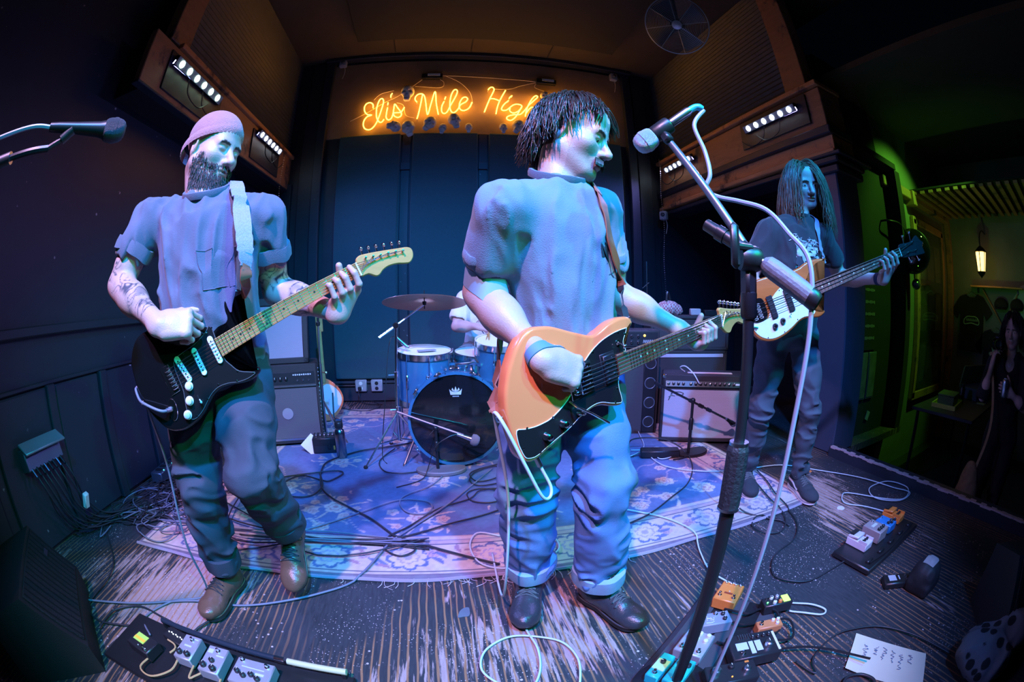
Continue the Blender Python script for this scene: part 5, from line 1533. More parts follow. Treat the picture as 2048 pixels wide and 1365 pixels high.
# skulls: one shape, many copies
def skull_mesh():
    S = SDF(); e = S.ell
    e((0, 0, .03), (.075, .085, .075), None, .02); e((0, -.04, -.02), (.06, .05, .055), None, .03)
    S.box((0, -.045, -.085), (.036, .034, .03), None, .02, .03)
    for sx in (-1, 1):
        e((sx * .05, -.055, -.022), (.02, .02, .016), None, .02)
        e((sx * .03, -.092, .002), (.021, .03, .018), None, .006, 's')
    e((0, -.095, -.032), (.010, .02, .016), None, .004, 's')
    S.box((0, -.09, -.078), (.03, .02, .002), None, .001, .003, 's')
    for k in range(-3, 4): S.box((k * .0085, -.085, -.079), (.0012, .014, .014), None, .001, .002, 's')
    return S.mesh(.005)
sv, sf = skull_mesh()
sk_m = mat('plastic_bone', (.78, .74, .72), .55, var=.12, vscale=25)
SK = [((-.423, 4.55, 3.54), 1.05, 0, 0, 'skull with a blue-lit crown between the first and second neon words'), ((-.552, 4.52, 3.085), .85, 80, 25, 'skull lying on its side below the first neon word'),
      ((-.371, 4.49, 3.036), 1.0, -18, -15, 'drooping skull leaning over the panel edge below the apostrophe'), ((-.154, 4.52, 3.106), .98, 32, 20, 'tilted skull below the capital of the second neon word'),
      ((.004, 4.54, 3.05), .62, 8, 0, 'half-hidden small skull below the middle of the second neon word'), ((.131, 4.50, 3.135), .92, -14, 12, 'largest upright skull below the end of the second neon word'),
      ((.299, 4.54, 3.062), .58, 0, 0, 'smallest upright skull just right of the second neon word'), ((.692, 4.54, 3.075), .62, 0, 0, 'small skull below the capital of the third neon word'),
      ((.850, 4.51, 3.090), .92, 28, 18, 'large tilted skull below the tail of the third neon word'), ((.956, 4.53, 3.04), .62, -30, 0, 'small slanted skull next to the singer hair'),
      ((1.198, 4.56, 3.562), .72, 0, 0, 'orange-lit skull mounted right after the third neon word'), ((1.043, 4.54, 3.115), .62, 10, 0, 'skull peeking from behind the singer hair'),
      ((1.42, 4.53, 3.09), .85, -10, 0, 'skull below the last word behind the singer'), ((1.70, 4.53, 3.08), .8, 14, 0, 'right-most skull on the panel edge')]
sk0 = None
for loc, s_, roll, yaw, lab in SK:
    if sk0 is None:
        sk0 = o = obj('skull', sv, sf, sk_m, None, 180, base=False)
    else:
        o = sk0.copy(); C.objects.link(o)
    o.location = loc; o.scale = (s_,) * 3; o.rotation_euler = (0, math.radians(roll), math.radians(yaw))
    tag(o, lab, 'skull', 'decorative skulls round the neon sign')

# small boxes on the walls
def wall_box(loc, ry_, lab):
    t = thing('wall_box', lab, 'wall box', loc, ry_)
    R_ = rz(ry_); mb = MB(R_, loc)
    mb.box((0, 0, 0), (.095, .07, .105), bev=.01).build('housing', mat('grey_box_plastic', (.34, .36, .40), .5), t)
    MB(R_, loc).lathe([(.026, .0), (.024, .012), (.015, .02), (0, .022)], (0, -.035, .008), (0, -1, 0), 16).build('dome', mat('dark_lens', (.05, .06, .08), .15), t)
    MB(R_, loc).tube(catmull([(.02, .02, -.05), (.03, .03, -.12), (.01, .03, -.22)], 5), .004, 5).build('lead', wire_m, t)
wall_box((-1.28, 4.60, 4.10), 0, 'small grey wall box in the upper left corner above the sign')
wall_box((2.15, 4.60, 4.05), 0, 'small grey wall box in the upper right corner above the sign')
wall_box((2.62, 4.45, 2.12), -.9, 'small grey wall box under the end of the right header')

# wall outlets by the floor
def outlet(x, lab, plugs):
    t = thing('wall_outlet', lab, 'outlet', (x, 4.60, .10))
    MB().box((x, 4.585, .19), (.13, .05, .13), bev=.008).build('box', mat('grey_steel_box', (.42, .44, .46), .45, .4), t)
    for dz in (-.028, .028): MB().lathe([(.020, 0), (.020, .004), (0, .005)], (x, 4.56, .19 + dz), (0, -1, 0), 16).build('socket', white_plastic if plugs else black_plastic, t)
    if plugs:
        MB().box((x - .01, 4.545, .165), (.04, .03, .04), bev=.006).tube(catmull([(x - .01, 4.53, .16), (x - .02, 4.50, .10), (x + .05, 4.46, .02), (x + .25, 4.44, .008)], 6), .006, 6).build('plug', black_plastic, t)
outlet(-.90, 'grey double outlet box with a plug beside the drum kit', True)
outlet(-.72, 'grey outlet box without plug beside the drum kit', False)
t = thing('conduit', 'thin black conduit pipe running along the back baseboard', 'pipe', (-1.2, 4.58, .18))
MB().tube(catmull([(-1.42, 4.585, .5), (-1.41, 4.585, .26), (-1.36, 4.585, .20), (-1.2, 4.585, .19), (-.97, 4.585, .19)], 6), .012, 8).build('pipe', black_paint, t)
MB().box((-1.18, 4.585, .19), (.03, .03, .035)).build('clip', steel, t)

# ================================================================ LED bars with their own light
led_w = mat('led_lens_white', (.8, .9, 1), .2, var=0, emit=(.72, .86, 1.0), estr=14)
led_g = mat('led_lens_greenish', (.8, 1, .85), .2, var=0, emit=(.62, 1.0, .72), estr=14)
def led_bar(X, y0, y1, z, face, lens, lab, watts, colr):
    c = V(X, (y0 + y1) / 2, z); t = thing('led_bar', lab, 'stage light', tuple(c))
    n = nrm(V(face, -.25, -.55)); R_ = np.stack([V(0, 1, 0), np.cross(n, V(0, 1, 0)), n], 1); L = y1 - y0
    MB(R_, c).box((0, 0, -.02), (L, .075, .05), bev=.005).build('housing', black_paint, t)
    MB(R_, c).box((0, 0, .006), (L * .98, .066, .004)).build('face_plate', mat('led_face', (.22, .22, .30), .3), t)
    for k in range(6):
        x = (k - 2.5) * L / 6.3
        MB(R_, c).lathe([(.027, .006), (.026, .012), (.018, .018), (0, .021)], (x, 0, 0), (0, 0, 1), 16).build('lens', lens, t, 180)
    for s_ in (-1, 1): MB(R_, c).box((s_ * L * .42, 0, -.06), (.02, .02, .06)).build('bracket', black_paint, t)
    for k in range(2):
        a = c + V(0, (-.2 + .3 * k) * L, -.05); MB().tube(catmull([a, a + V(-face * .01, .05, -.10), a + V(-face * .01, .22, -.13), a + V(0, .34, -.05)], 6), .005, 6).build('cable', black_plastic, t)
    l = bpy.data.lights.new('led_bar_light', 'AREA'); l.shape = 'RECTANGLE'; l.size = L; l.size_y = .05; l.energy = watts; l.color = colr
    o = bpy.data.objects.new('led_bar_light', l); C.objects.link(o); o.parent = t
    nl = nrm(V(face, -.15, -.95)); o.rotation_euler = Vector(nl).to_track_quat('-Z', 'Y').to_euler(); o.location = n * .03; l.spread = math.radians(95)
led_bar(-1.752, 1.93, 2.68, 2.69, 1, led_g, 'greenish LED bar on the left fascia above the beanie', 16, (.24, .26, 1.0))
led_bar(-1.752, 3.53, 4.18, 2.74, 1, led_w, 'white LED bar on the left fascia next to the back wall', 16, (.24, .26, 1.0))
led_bar(2.652, 2.11, 2.83, 2.69, -1, led_w, 'bright LED bar on the right header above the bass player', 18, (.30, .26, 1.0))
led_bar(2.652, 3.78, 4.42, 2.69, -1, led_w, 'white LED bar on the right header next to the back wall', 16, (.30, .26, 1.0))

# ================================================================ fan
c = V(1.93, 2.62, 3.56); ax = nrm(V(-.52, -.60, -.60)); t = thing('fan', 'round wire cage fan hanging under the ceiling above the right side', 'fan', tuple(c))
cg = MB()
F_ = frame(ax); ang = np.linspace(0, 2 * math.pi, 48, endpoint=False)
cm = mat('fan_wire', (.38, .46, .5), .4, .6)
for k, r in enumerate(np.linspace(.05, .285, 17)):
    d = .055 * math.cos(r / .29 * 1.45)
    cg.tube([c + ax * d + r * (math.cos(a) * F_[:, 0] + math.sin(a) * F_[:, 1]) for a in ang], .0016, 4, True)
for k in range(8):
    a = k * math.pi / 4; cg.tube([c + ax * (.055 * math.cos(r / .29 * 1.45)) + r * (math.cos(a) * F_[:, 0] + math.sin(a) * F_[:, 1]) for r in np.linspace(.04, .29, 10)], .003, 5)
cg.tube([c + .29 * (math.cos(a) * F_[:, 0] + math.sin(a) * F_[:, 1]) for a in ang], .006, 6, True)
cg.build('cage', cm, t)
MB().lathe([(.045, .05), (.045, .06), (.03, .066), (0, .067)], c, ax, 20).build('badge', mat('fan_badge', (.6, .62, .66), .35, .5), t)
for k in range(4):
    a = k * math.pi / 2 + .4; u_ = math.cos(a) * F_[:, 0] + math.sin(a) * F_[:, 1]; v_ = np.cross(ax, u_)
    pts = np.array([[c - ax * .02 + u_ * r + (v_ * s_ * (.03 + .25 * r) + ax * s_ * .03) for s_ in (-1, -.3, .3, 1)] for r in (.05, .12, .2, .26)])
    MB().grid(pts).build('blade', mat('fan_blade', (.08, .09, .1), .4, .3), t)
MB().cyl(c - ax * .03, c - ax * .16, .07, .06, 20).build('motor', black_paint, t)
MB().tube([c - ax * .12, c - ax * .16 + V(0, 0, .12), V(c[0] + .1, c[1] + .1, 4.17)], .018, 8).build('hanger', black_paint, t)

# chain by the right corner and one on the left
for x, y, lab in ((2.58, 4.40, 'thin bead chain hanging in the right rear corner'), (-1.79, 4.35, 'thin bead chain hanging from the end of the left fascia')):
    t = thing('bead_chain', lab, 'chain', (x, y, .9)); ch = MB()
    for k in range(70): ch.ball((x + .01 * math.sin(k * .2), y, .95 + k * .026), .006, 6)
    ch.build('beads', steel, t, stuff=True)
    MB().cyl((x, y, 2.76), (x, y, 2.84), .004, n=6).build('hook', steel, t)
# ================================================================ drum kit
blue_shell = mat('blue_drum_wrap', (.035, .16, .30), .16, var=.25, vscale=6, coat=.6)
skin_head = mat('coated_drum_skin', (.82, .80, .78), .6, var=.05)
def drum(name, label, c, axis, r, depth, m_shell, head_m, lugs=8, hoop_m=None, hoop_w=.012, resonant=None, group='drum kit'):
    """shell, two hoops, skins, lugs with rods; c is the middle of the batter head"""
    c = V(*c); ax = nrm(V(*axis)); F_ = frame(ax, (0, 0, 1) if abs(ax[2]) < .9 else (0, 1, 0))
    base = c - ax * depth if ax[2] > .5 else V(c[0], c[1], c[2] - r)
    t = thing(name, label, 'drum', tuple(base), 0, group)
    MB().lathe([(r, -depth), (r, -depth * .5), (r, 0), (r - .008, 0), (r - .008, -depth), (r, -depth)], c, ax, 48).build('shell', m_shell, t, 60)
    hp = hoop_m or chrome
    for z in (0, -depth):
        s_ = 1 if z == 0 else -1
        MB().lathe([(r + .004, z - s_ * .028), (r + hoop_w, z - s_ * .028), (r + hoop_w, z + s_ * .012), (r + .002, z + s_ * .012), (r + .004, z - s_ * .028)], c, ax, 48).build('hoop', hp, t)
        MB().lathe([(r + .001, z + s_ * .002), (r - .02, z + s_ * .004), (0, z + s_ * .004)], c, ax, 48).build('drum_head', head_m if z == 0 else (resonant or head_m), t)
    for k in range(lugs):
        a = 2 * math.pi * k / lugs + .2; d = math.cos(a) * F_[:, 0] + math.sin(a) * F_[:, 1]
        p = c + d * (r + .012)
        lg = MB().box(c + d * (r + .010) - ax * depth * .5, (.02, .018, min(.10, depth * .4)), np.stack([np.cross(ax, d), d, ax], 1), .006).build('lug', chrome, t)
        MB().cyl(p + ax * .014 + d * .004, p - ax * (depth + .014) + d * .004, .0035, n=6).build('tension_rod', chrome, lg)
    return t, F_
kd, Fk = drum('bass_drum', 'blue bass drum with shiny black front head facing the audience', (.085, 2.62, .335), (0, -1, 0), .292, .40, blue_shell, mat('black_drum_head', (.008, .009, .011), .10, var=.05, coat=.5), 8, blue_shell, .020)
# printed crown emblem near the top of the front head
cr = MB(); cx, cy = .085, .335 + .185; pale_print = mat('pale_print', (.55, .62, .68), .5)
ol = [(-.040, .018), (-.028, .004), (-.020, .026), (-.009, .006), (0, .034), (.009, .006), (.020, .026), (.028, .004), (.040, .018), (.033, -.020), (-.033, -.020)]
cr.add([(cx + x, 2.6145, cy + y) for x, y in ol] + [(cx, 2.6145, cy - .004)], [(11, i, (i + 1) % 11) for i in range(11)]); cr.build('head_emblem', pale_print, kd)
lw = MB()
for k in range(6): lw.box((cx - .018 + k * .007, 2.6142, cy - .030), (.0045, .001, .006))
lw.build('emblem_lettering', pale_print, kd, stuff=True)
for a in (-.9, -.35, .35, .9, 2.2, -2.2, 3.1):
    d = V(math.sin(a), 0, math.cos(a)); p = V(.085, 2.62, .335) + d * .325
    cl = MB(); cl.box(p + V(0, .02, 0) - d * .01, (.03, .06, .02), np.stack([np.cross(V(0, 1, 0), d), V(0, 1, 0), d], 1), .005).cyl(p - V(0, .035, 0) - d * .006, p + V(0, .07, 0) - d * .02, .005, n=8)
    cl.box(p - V(0, .045, 0) - d * .006, (.05, .012, .012), np.stack([np.cross(V(0, 1, 0), d), V(0, 1, 0), d], 1), .004)
    cl.build('claw', chrome, kd)
for s_ in (-1, 1):
    MB().tube([(.085 + s_ * .27, 2.80, .20), (.085 + s_ * .36, 2.66, .02)], .009, 8).cyl((.085 + s_ * .36, 2.66, .02), (.085 + s_ * .366, 2.65, .010), .012, .006, 8).build('spur', chrome, kd)
MB().box((.085, 2.78, .640), (.07, .10, .03), bev=.008).build('tom_mount', chrome, kd)

ft, _ = drum('floor_tom', 'blue floor tom with white head left of the bass drum', (-.12, 3.05, .73), (.03, -.10, 1), .195, .36, blue_shell, skin_head, 8)
for a in (.6, 2.7, 4.8):
    p = V(-.12 + .215 * math.cos(a), 3.09 + .215 * math.sin(a), 0)
    MB().tube([p + V(0, 0, .62), p + V(0, 0, .08), p + V(.03 * math.cos(a), .03 * math.sin(a), .012)], .007, 8).ball(p + V(.03 * math.cos(a), .03 * math.sin(a), .014), .013, 8).build('leg', chrome, ft)
MB().box((-.10, 3.0, .742), (.13, .05, .006), rz(.3)).build('damping_pad', mat('grey_pad', (.3, .3, .34), .8), ft)
rt, _ = drum('rack_tom', 'blue rack tom half hidden behind the singer arm', (.415, 2.95, .80), (.0, -.22, 1), .165, .27, blue_shell, skin_head, 6)
MB().tube([(.30, 2.93, .62), (.22, 2.86, .66), (.09, 2.80, .66)], .011, 8).build('holder', chrome, rt)
sn, _ = drum('snare_drum', 'chrome snare drum with white head in front of the drummer', (.275, 3.10, .70), (.04, -.10, 1), .172, .155, mat('polished_snare_shell', (.5, .52, .56), .14, 1.0), skin_head, 8)
for a in (.5, 2.6, 4.7):
    q = V(.275, 3.11, .40); d = V(math.cos(a), math.sin(a), 0)
    MB().tube([q, q + d * .06 + V(0, 0, -.22), q + d * .22 + V(0, 0, -.385)], .007, 8).tube([q + V(0, 0, -.02), q + d * .06 + V(0, 0, .10), q + d * .17 + V(0, 0, .15)], .006, 8).build('stand_leg', chrome, sn)

# cymbal on a boom stand
t = thing('cymbal_stand', 'chrome boom cymbal stand on folded tripod beside the floor tom', 'stand', (-.315, 2.83, 0))
b0 = V(-.315, 2.83, 0)
MB().cyl(b0 + V(0, 0, .14), b0 + V(.01, 0, .62), .0125, n=10).build('lower_tube', chrome, t)
MB().cyl(b0 + V(.01, 0, .60), b0 + V(.018, 0, .93), .0095, n=10).build('upper_tube', chrome, t)
for z in (.60, .36): MB().lathe([(.017, -.02), (.017, .02), (.012, .024)], b0 + V(.01, 0, z), (0, 0, 1), 12).cyl(b0 + V(.0, 0, z), b0 + V(-.045, -.01, z), .004, n=6).build('clamp', chrome, t)
for a in (3.9, 5.9, 1.9):
    d = V(math.cos(a), math.sin(a), 0)
    lg = MB(); lg.tube([b0 + V(0, 0, .34), b0 + d * .30 + V(0, 0, .02)], .007, 6); lg.tube([b0 + V(0, 0, .15), b0 + d * .17 + V(0, 0, .15)], .005, 6)
    lo = lg.build('leg', chrome, t); MB().ball(b0 + d * .305 + V(0, 0, .017), (.016, .016, .017), 8).build('rubber_foot', rubber, lo)
tl = b0 + V(.018, 0, .93)
MB().lathe([(.02, -.02), (.024, 0), (.02, .02)], tl, (0, 1, 0), 14).build('tilter', chrome, t)
ce_ = V(-.105, 2.90, 1.095); bd = nrm(ce_ - V(0, 0, .03) - tl)
MB().cyl(tl - bd * .14, tl + bd * .02, .010, n=8).cyl(tl, ce_ - V(0, 0, .03), .006, n=8).build('boom', chrome, t)
MB().cyl(ce_ - V(0, 0, .06), ce_ + V(0, 0, .065), .004, n=6).lathe([(.012, -.035), (.015, -.012), (.010, -.008)], ce_, (0, 0, 1), 12).ball(ce_ + V(0, 0, .03), (.011, .011, .010), 8).build('wing_nut', black_plastic, t)
ax = nrm(V(.02, .20, 1)); prof = [(.004, .004), (.05, .006), (.062, -.004), (.10, -.012), (.20, -.022), (.290, -.034), (.291, -.036), (.20, -.0245), (.10, -.0145), (.06, -.007), (.045, .003), (.004, .001)]
cy_ = MB().lathe([(r, z + .012) for r, z in prof], ce_, ax, 64).build('cymbal', mat('bronze_cymbal', (.66, .46, .34), .32, .9, .15, 5), None, 60)
tag(cy_, 'large bronze ride cymbal tilted above the floor tom', 'cymbal', 'drum kit')
# small clip microphone over the floor tom
t = thing('clip_microphone', 'small silver microphone clipped to the floor tom rim', 'microphone', (-.30, 3.0, .70))
MB().cyl((-.315, 3.0, .84), (-.245, 3.0, .775), .012, .014, 12).build('barrel', steel, t)
MB().lathe([(.015, 0), (.017, .015), (.012, .024), (0, .026)], (-.245, 3.0, .775), (.73, 0, -.68), 14).build('grille', steel, t)
MB().tube(catmull([(-.315, 3.0, .84), (-.36, 2.95, .80), (-.40, 2.85, .4), (-.44, 2.8, .05), (-.40, 2.7, .012)], 6), .003, 6).build('lead', black_plastic, t)
# kick pedal behind the drum, throne
t = thing('drum_throne', 'round black drum stool under the drummer', 'stool', (.36, 3.62, 0))
MB().lathe([(0, .50), (.155, .50), (.165, .52), (.16, .57), (.10, .585), (0, .585)], (.36, 3.62, 0), (0, 0, 1), 28).build('seat', black_plastic, t)
MB().cyl((.36, 3.62, .15), (.36, 3.62, .51), .014, n=10).build('post', chrome, t)
for a in (0.3, 2.4, 4.5):
    d = V(math.cos(a), math.sin(a), 0); MB().tube([V(.36, 3.62, .3), V(.36, 3.62, .012) + d * .24], .009, 6).build('leg', chrome, t)

# ================================================================ microphones and stands
def mic(t_parent, head, back, r=.025, body_m=black_paint, grille_m=None):
    head, back = V(*head), V(*back); a = nrm(head - back)
    gm = grille_m or mat('mic_grille', (.42, .45, .52), .45, .6, .3, 300, .6, 900)
    L = np.linalg.norm(head - back); kz = (L - .05) / .125
    b = MB().lathe([(.010, 0), (.0115, .02 * kz), (.013, .06 * kz), (.017, .11 * kz), (.021, .125 * kz)], back, a, 18).build('handle', body_m, t_parent)
    MB().lathe([(.021, L - .054), (r * .94, L - .050), (r * 1.02, L - .042), (r * 1.05, L - .03), (r * 1.02, L - .02), (r * .93, L - .012), (r * .75, L - .005), (r * .45, L - .001), (0, L)], back, a, 28).build('grille', gm, b, 80)
    MB().lathe([(r * 1.08, L - .034), (r * 1.10, L - .029), (r * 1.08, L - .024)], back, a, 22).build('grille_band', gm, b)
    return b
# short boom stand with the bass drum microphone
t = thing('low_mic_stand', 'short boom microphone stand on half-round base before the bass drum', 'microphone stand', (-.03, 2.53, 0))
ob_ = [(.16 * math.cos(a), .10 * math.sin(a)) for a in np.linspace(math.pi, 2 * math.pi, 14)] + [(.12, .04), (-.12, .04)]
MB(np.eye(3), (-.03, 2.55, 0)).prism(catmull(ob_, 2, True), .012, .04, .006).build('base', mat('cast_base', (.18, .17, .19), .5, .2), t)
MB().cyl((-.05, 2.53, .04), (-.05, 2.53, .30), .010, n=10).lathe([(.015, .16), (.015, .22), (.011, .225)], (-.05, 2.53, 0), (0, 0, 1), 12).build('post', black_paint, t)
MB().ball((-.05, 2.53, .31), .018, 10).cyl((-.05, 2.53, .31), (-.09, 2.52, .27), .004, n=6).build('swivel', black_paint, t)
MB().cyl((-.29, 2.60, .405), (.12, 2.50, .27), .0075, n=8).build('boom', steel, t)
bm = thing('bass_drum_microphone', 'silver ball-headed microphone in front of the black drum head', 'microphone', (.17, 2.49, .22))
mic(bm, (.215, 2.49, .225), (.08, 2.505, .275), .034, steel)
MB().tube(catmull([(.08, 2.505, .275), (.02, 2.49, .26), (-.06, 2.48, .20), (-.12, 2.46, .05), (-.16, 2.40, .018), (-.30, 2.30, .018)], 8), .003, 6).build('lead', black_plastic, bm)
# boom stand in front of the silver-grille amplifier
t = thing('low_mic_stand', 'short black boom microphone stand before the silver-grille amplifier', 'microphone stand', (1.70, 2.42, 0))
MB(np.eye(3), (1.70, 2.44, 0)).prism(catmull([(x * .9, y * 1.1) for x, y in ob_], 2, True), .0, .03, .006).build('base', black_paint, t)
MB().cyl((1.66, 2.40, .03), (1.66, 2.40, .40), .011, n=10).lathe([(.016, .20), (.016, .28), (.012, .285)], (1.66, 2.40, 0), (0, 0, 1), 12).build('post', black_paint, t)
MB().ball((1.66, 2.40, .41), .02, 10).build('swivel', black_paint, t)
bd0, bd1 = V(1.37, 2.45, .545), V(2.02, 2.33, .22)
MB().cyl(bd0, bd1, .008, n=8).cyl(bd0, bd0 + (bd1 - bd0) * .05, .012, n=10).build('boom', black_paint, t)
for f_ in (.40, .52, .62): MB().cyl(bd0 + (bd1 - bd0) * f_, bd0 + (bd1 - bd0) * (f_ + .05), .014, n=10).build('boom_clamp', black_paint, t)
am = thing('amp_microphone', 'small black microphone pointing at the silver amplifier grille', 'microphone', (2.0, 2.35, .18))
mic(am, (2.06, 2.38, .19), (1.93, 2.33, .265), .022)

# ---- the singer's stand in the foreground
t = thing('vocal_mic_stand', 'tall black boom microphone stand in front of the singer', 'microphone stand', (.565, .63, 0))
X0, Y0 = .565, .63; pb_ = V(X0, Y0, 0)
MB().lathe([(.13, .0), (.13, .012), (.11, .022), (.03, .03), (.018, .05)], pb_, (0, 0, 1), 32).build('base', black_paint, t)
MB().cyl(pb_ + V(0, 0, .03), pb_ + V(0, 0, .70), .0165, n=16).build('lower_tube', black_paint, t)
g_ = MB(); 
g_.lathe([(.019, .655), (.0245, .662), (.025, .70), (.025, .79), (.021, .80), (.018, .805)], pb_, (0, 0, 1), 10).build('clutch_grip', mat('ribbed_black_rubber', (.02, .022, .026), .6, bump=.4, bscale=120), t, 20)
MB().lathe([(.0255, .654), (.0255, .66)], pb_, (0, 0, 1), 24).build('clutch_ring', steel, t)
MB().lathe([(.021, .80), (.021, .807)], pb_, (0, 0, 1), 24).build('clutch_ring', steel, t)
MB().cyl(pb_ + V(0, 0, .80), pb_ + V(0, 0, 1.085), .0115, n=14).build('upper_tube', black_paint, t)
MB().lathe([(.013, 1.05), (.017, 1.055), (.017, 1.10), (.012, 1.105)], pb_, (0, 0, 1), 16).build('collar', black_paint, t)
sw = pb_ + V(.0, -.005, 1.165)
MB().box(pb_ + V(0, 0, 1.12), (.03, .028, .06), bev=.006).lathe([(.022, -.022), (.026, -.012), (.026, .012), (.022, .022)], sw, (.9, -.3, 0), 18).build('swivel', black_plastic, t)
hb = sw + V(-.035, -.012, .02)
MB().box(hb + V(-.018, -.006, .0), (.022, .016, .085), rz(.3), .007).cyl(hb + V(-.012, 0, 0), hb + V(.03, 0, 0), .007, n=8).build('wing_handle', black_plastic, t)
m1 = V(.500, .80, 1.452); hb2 = V(.640, .505, 1.085); a = nrm(m1 - sw)
MB().tube([sw - a * .03 + V(0, 0, .012), m1], [.0095, .0085], 12).build('boom', mat('grey_boom_tube', (.16, .17, .20), .35, .6), t)
rr = sw + V(0, 0, .012); ah = nrm(hb2 - rr)
MB().tube([rr - ah * .11, rr - ah * .02, rr + ah * .01], [.013, .0145, .0145], 14).build('boom_clutch', black_plastic, t)
for d_ in (.01, .07): MB().lathe([(.0165, -.010), (.0165, .010)], rr - ah * d_, ah, 18).build('clutch_collar', black_paint, t)
hL = np.linalg.norm(hb2 - rr)
MB().cyl(rr, rr + ah * .06, .008, n=10).build('handle_neck', steel, t)
hn = 26; hv_ = [(.012, .035), (.0195, .045), (.021, .06), (.021, hL - .03), (.020, hL - .02)]
MB().lathe(hv_, rr, ah, 20).build('counterweight_grip', mat('ribbed_grey_rubber', (.16, .17, .20), .55, bump=.2), t, 12)
MB().lathe([(.0205, hL - .022), (.021, hL - .008), (.016, hL), (0, hL + .002)], rr, ah, 20).build('end_cap', black_plastic, t)
# microphone with blue windscreen rings, clip, cable
vm = thing('vocal_microphone', 'blue-lit vocal microphone in a clip at the end of the tall boom', 'microphone', (.45, .84, 1.43))
hd_, bk_ = V(.437, .845, 1.436), V(.520, .795, 1.505)
mic(vm, hd_, bk_, .0255)
aa = nrm(bk_ - hd_)
MB().lathe([(.0205, -.005), (.0215, 0), (.0215, .040), (.019, .045)], hd_ + aa * .060, aa, 18).build('clip', black_plastic, vm)
MB().tube([hd_ + aa * .080, m1 + V(0, 0, .002)], .008, 8).ball(m1, .012, 10).box(m1 + V(-.006, -.004, .004), (.022, .022, .026), frame(a), .004).build('clip_joint', black_plastic, vm)
MB().lathe([(.0115, -.004), (.0115, .05), (.009, .058)], bk_ - aa * .006, aa, 16).build('connector', steel, vm)
MB().tube(catmull([bk_ + aa * .05, bk_ + aa * .068 + V(.004, 0, .0), bk_ + aa * .078 + V(.012, -.004, -.010)], 5), [.0085] * 6 + [.009, .0095, .0085, .007, .006], 12).build('boot_sleeve', mat('turquoise_boot', (.02, .42, .58), .45), vm)
cb = [bk_ + aa * .078 + V(.013, -.004, -.014), V(.556, .765, 1.49), V(.566, .75, 1.42), V(.562, .735, 1.36), V(.548, .74, 1.325), V(.552, .70, 1.30), V(.575, .655, 1.285), V(.598, .60, 1.262), V(.617, .560, 1.215), V(.632, .520, 1.16), V(.628, .515, 1.05), V(.618, .53, .85), V(.618, .54, .55), V(.622, .55, .25), V(.60, .53, .03), V(.50, .50, .012), V(.30, .40, .010)]
MB().tube(catmull(cb, 8), .0052, 8).build('cable', mat('grey_blue_cable', (.30, .33, .40), .5), vm)

# ---- unlit microphone at the left edge
t = thing('boom_mic_stand', 'dark boom microphone stand reaching in from the left edge', 'microphone stand', (-1.30, .05, 0))
MB().tube(catmull([(-1.30, .05, .95), (-1.25, .08, 1.30), (-1.05, .30, 1.385), (-.86, .425, 1.413), (-.80, .48, 1.42)], 5), .008, 8).build('boom', black_paint, t)
MB().cyl((-1.30, .05, .02), (-1.30, .05, .98), .011, n=10).build('post', black_paint, t)
MB().lathe([(.13, 0), (.13, .012), (.02, .03)], (-1.30, .05, 0), (0, 0, 1), 24).build('base', black_paint, t)
MB().lathe([(.014, -.02), (.014, .02)], (-.90, .40, 1.408), (.8, .5, .1), 12).build('collar', steel, t)
lm = thing('vocal_microphone', 'unlit dark microphone at the left edge beside the beanie guitarist', 'microphone', (-.75, .52, 1.44))
mic(lm, (-.665, .618, 1.455), (-.80, .468, 1.462), .0255, black_paint, mat('shaded_mic_grille', (.05, .055, .07), .5, .5, .3, 300, .6, 900))  # grille colour darkened to carry the shade this microphone stands in
MB().cyl((-.755, .515, 1.455), (-.775, .500, 1.435), .012, n=10).cyl((-.775, .500, 1.435), (-.80, .48, 1.42), .007, n=8).build('clip', black_plastic, lm)
MB().tube(catmull([(-.80, .468, 1.462), (-.84, .43, 1.466), (-.93, .36, 1.452), (-1.10, .22, 1.41), (-1.30, .10, 1.20)], 6), .005, 6).build('cable', mat('grey_blue_cable'), lm)

# ================================================================ amplifiers
grille_cloth = {}
def cloth(name, c1, c2, sc_=170):
    m = bpy.data.materials.new(name); m.use_nodes = True; N, L, b = nodes_of(m)
    tc = N.new('ShaderNodeTexCoord').outputs['Object']
    ck = N.new('ShaderNodeTexBrick'); ck.inputs['Scale'].default_value = sc_; ck.inputs['Color1'].default_value = (*c1, 1); ck.inputs['Color2'].default_value = (*c1, 1); ck.inputs['Mortar'].default_value = (*c2, 1)
    ck.inputs['Mortar Size'].default_value = .035; ck.inputs['Row Height'].default_value = .5; ck.offset = .5
    sp = N.new('ShaderNodeSeparateXYZ'); L.new(tc, sp.inputs[0]); cm_ = N.new('ShaderNodeCombineXYZ'); L.new(sp.outputs['X'], cm_.inputs['X']); L.new(sp.outputs['Z'], cm_.inputs['Y'])
    L.new(cm_.outputs[0], ck.inputs['Vector']); nz = noise_node(N, L, tc, 4, 4)
    L.new(mix_node(N, L, nz, ck.outputs['Color'], tuple(np.array(c1) * .75)), b.inputs['Base Color'])
    b.inputs['Roughness'].default_value = .7
    bp = N.new('ShaderNodeBump'); bp.inputs['Strength'].default_value = .5; bp.inputs['Distance'].default_value = .002
    L.new(ck.outputs['Fac'], bp.inputs['Height']); L.new(bp.outputs[0], b.inputs['Normal'])
    return m
silver_cloth = cloth('silver_grille_cloth', (.55, .54, .58), (.16, .16, .2), 55)
grey_cloth = cloth('grey_grille_cloth', (.40, .38, .46), (.15, .15, .2), 60)
black_cloth = cloth('black_grille_cloth', (.045, .045, .05), (.015, .015, .018), 60)
panel_black = mat('amp_panel', (.03, .035, .04), .35, .3)
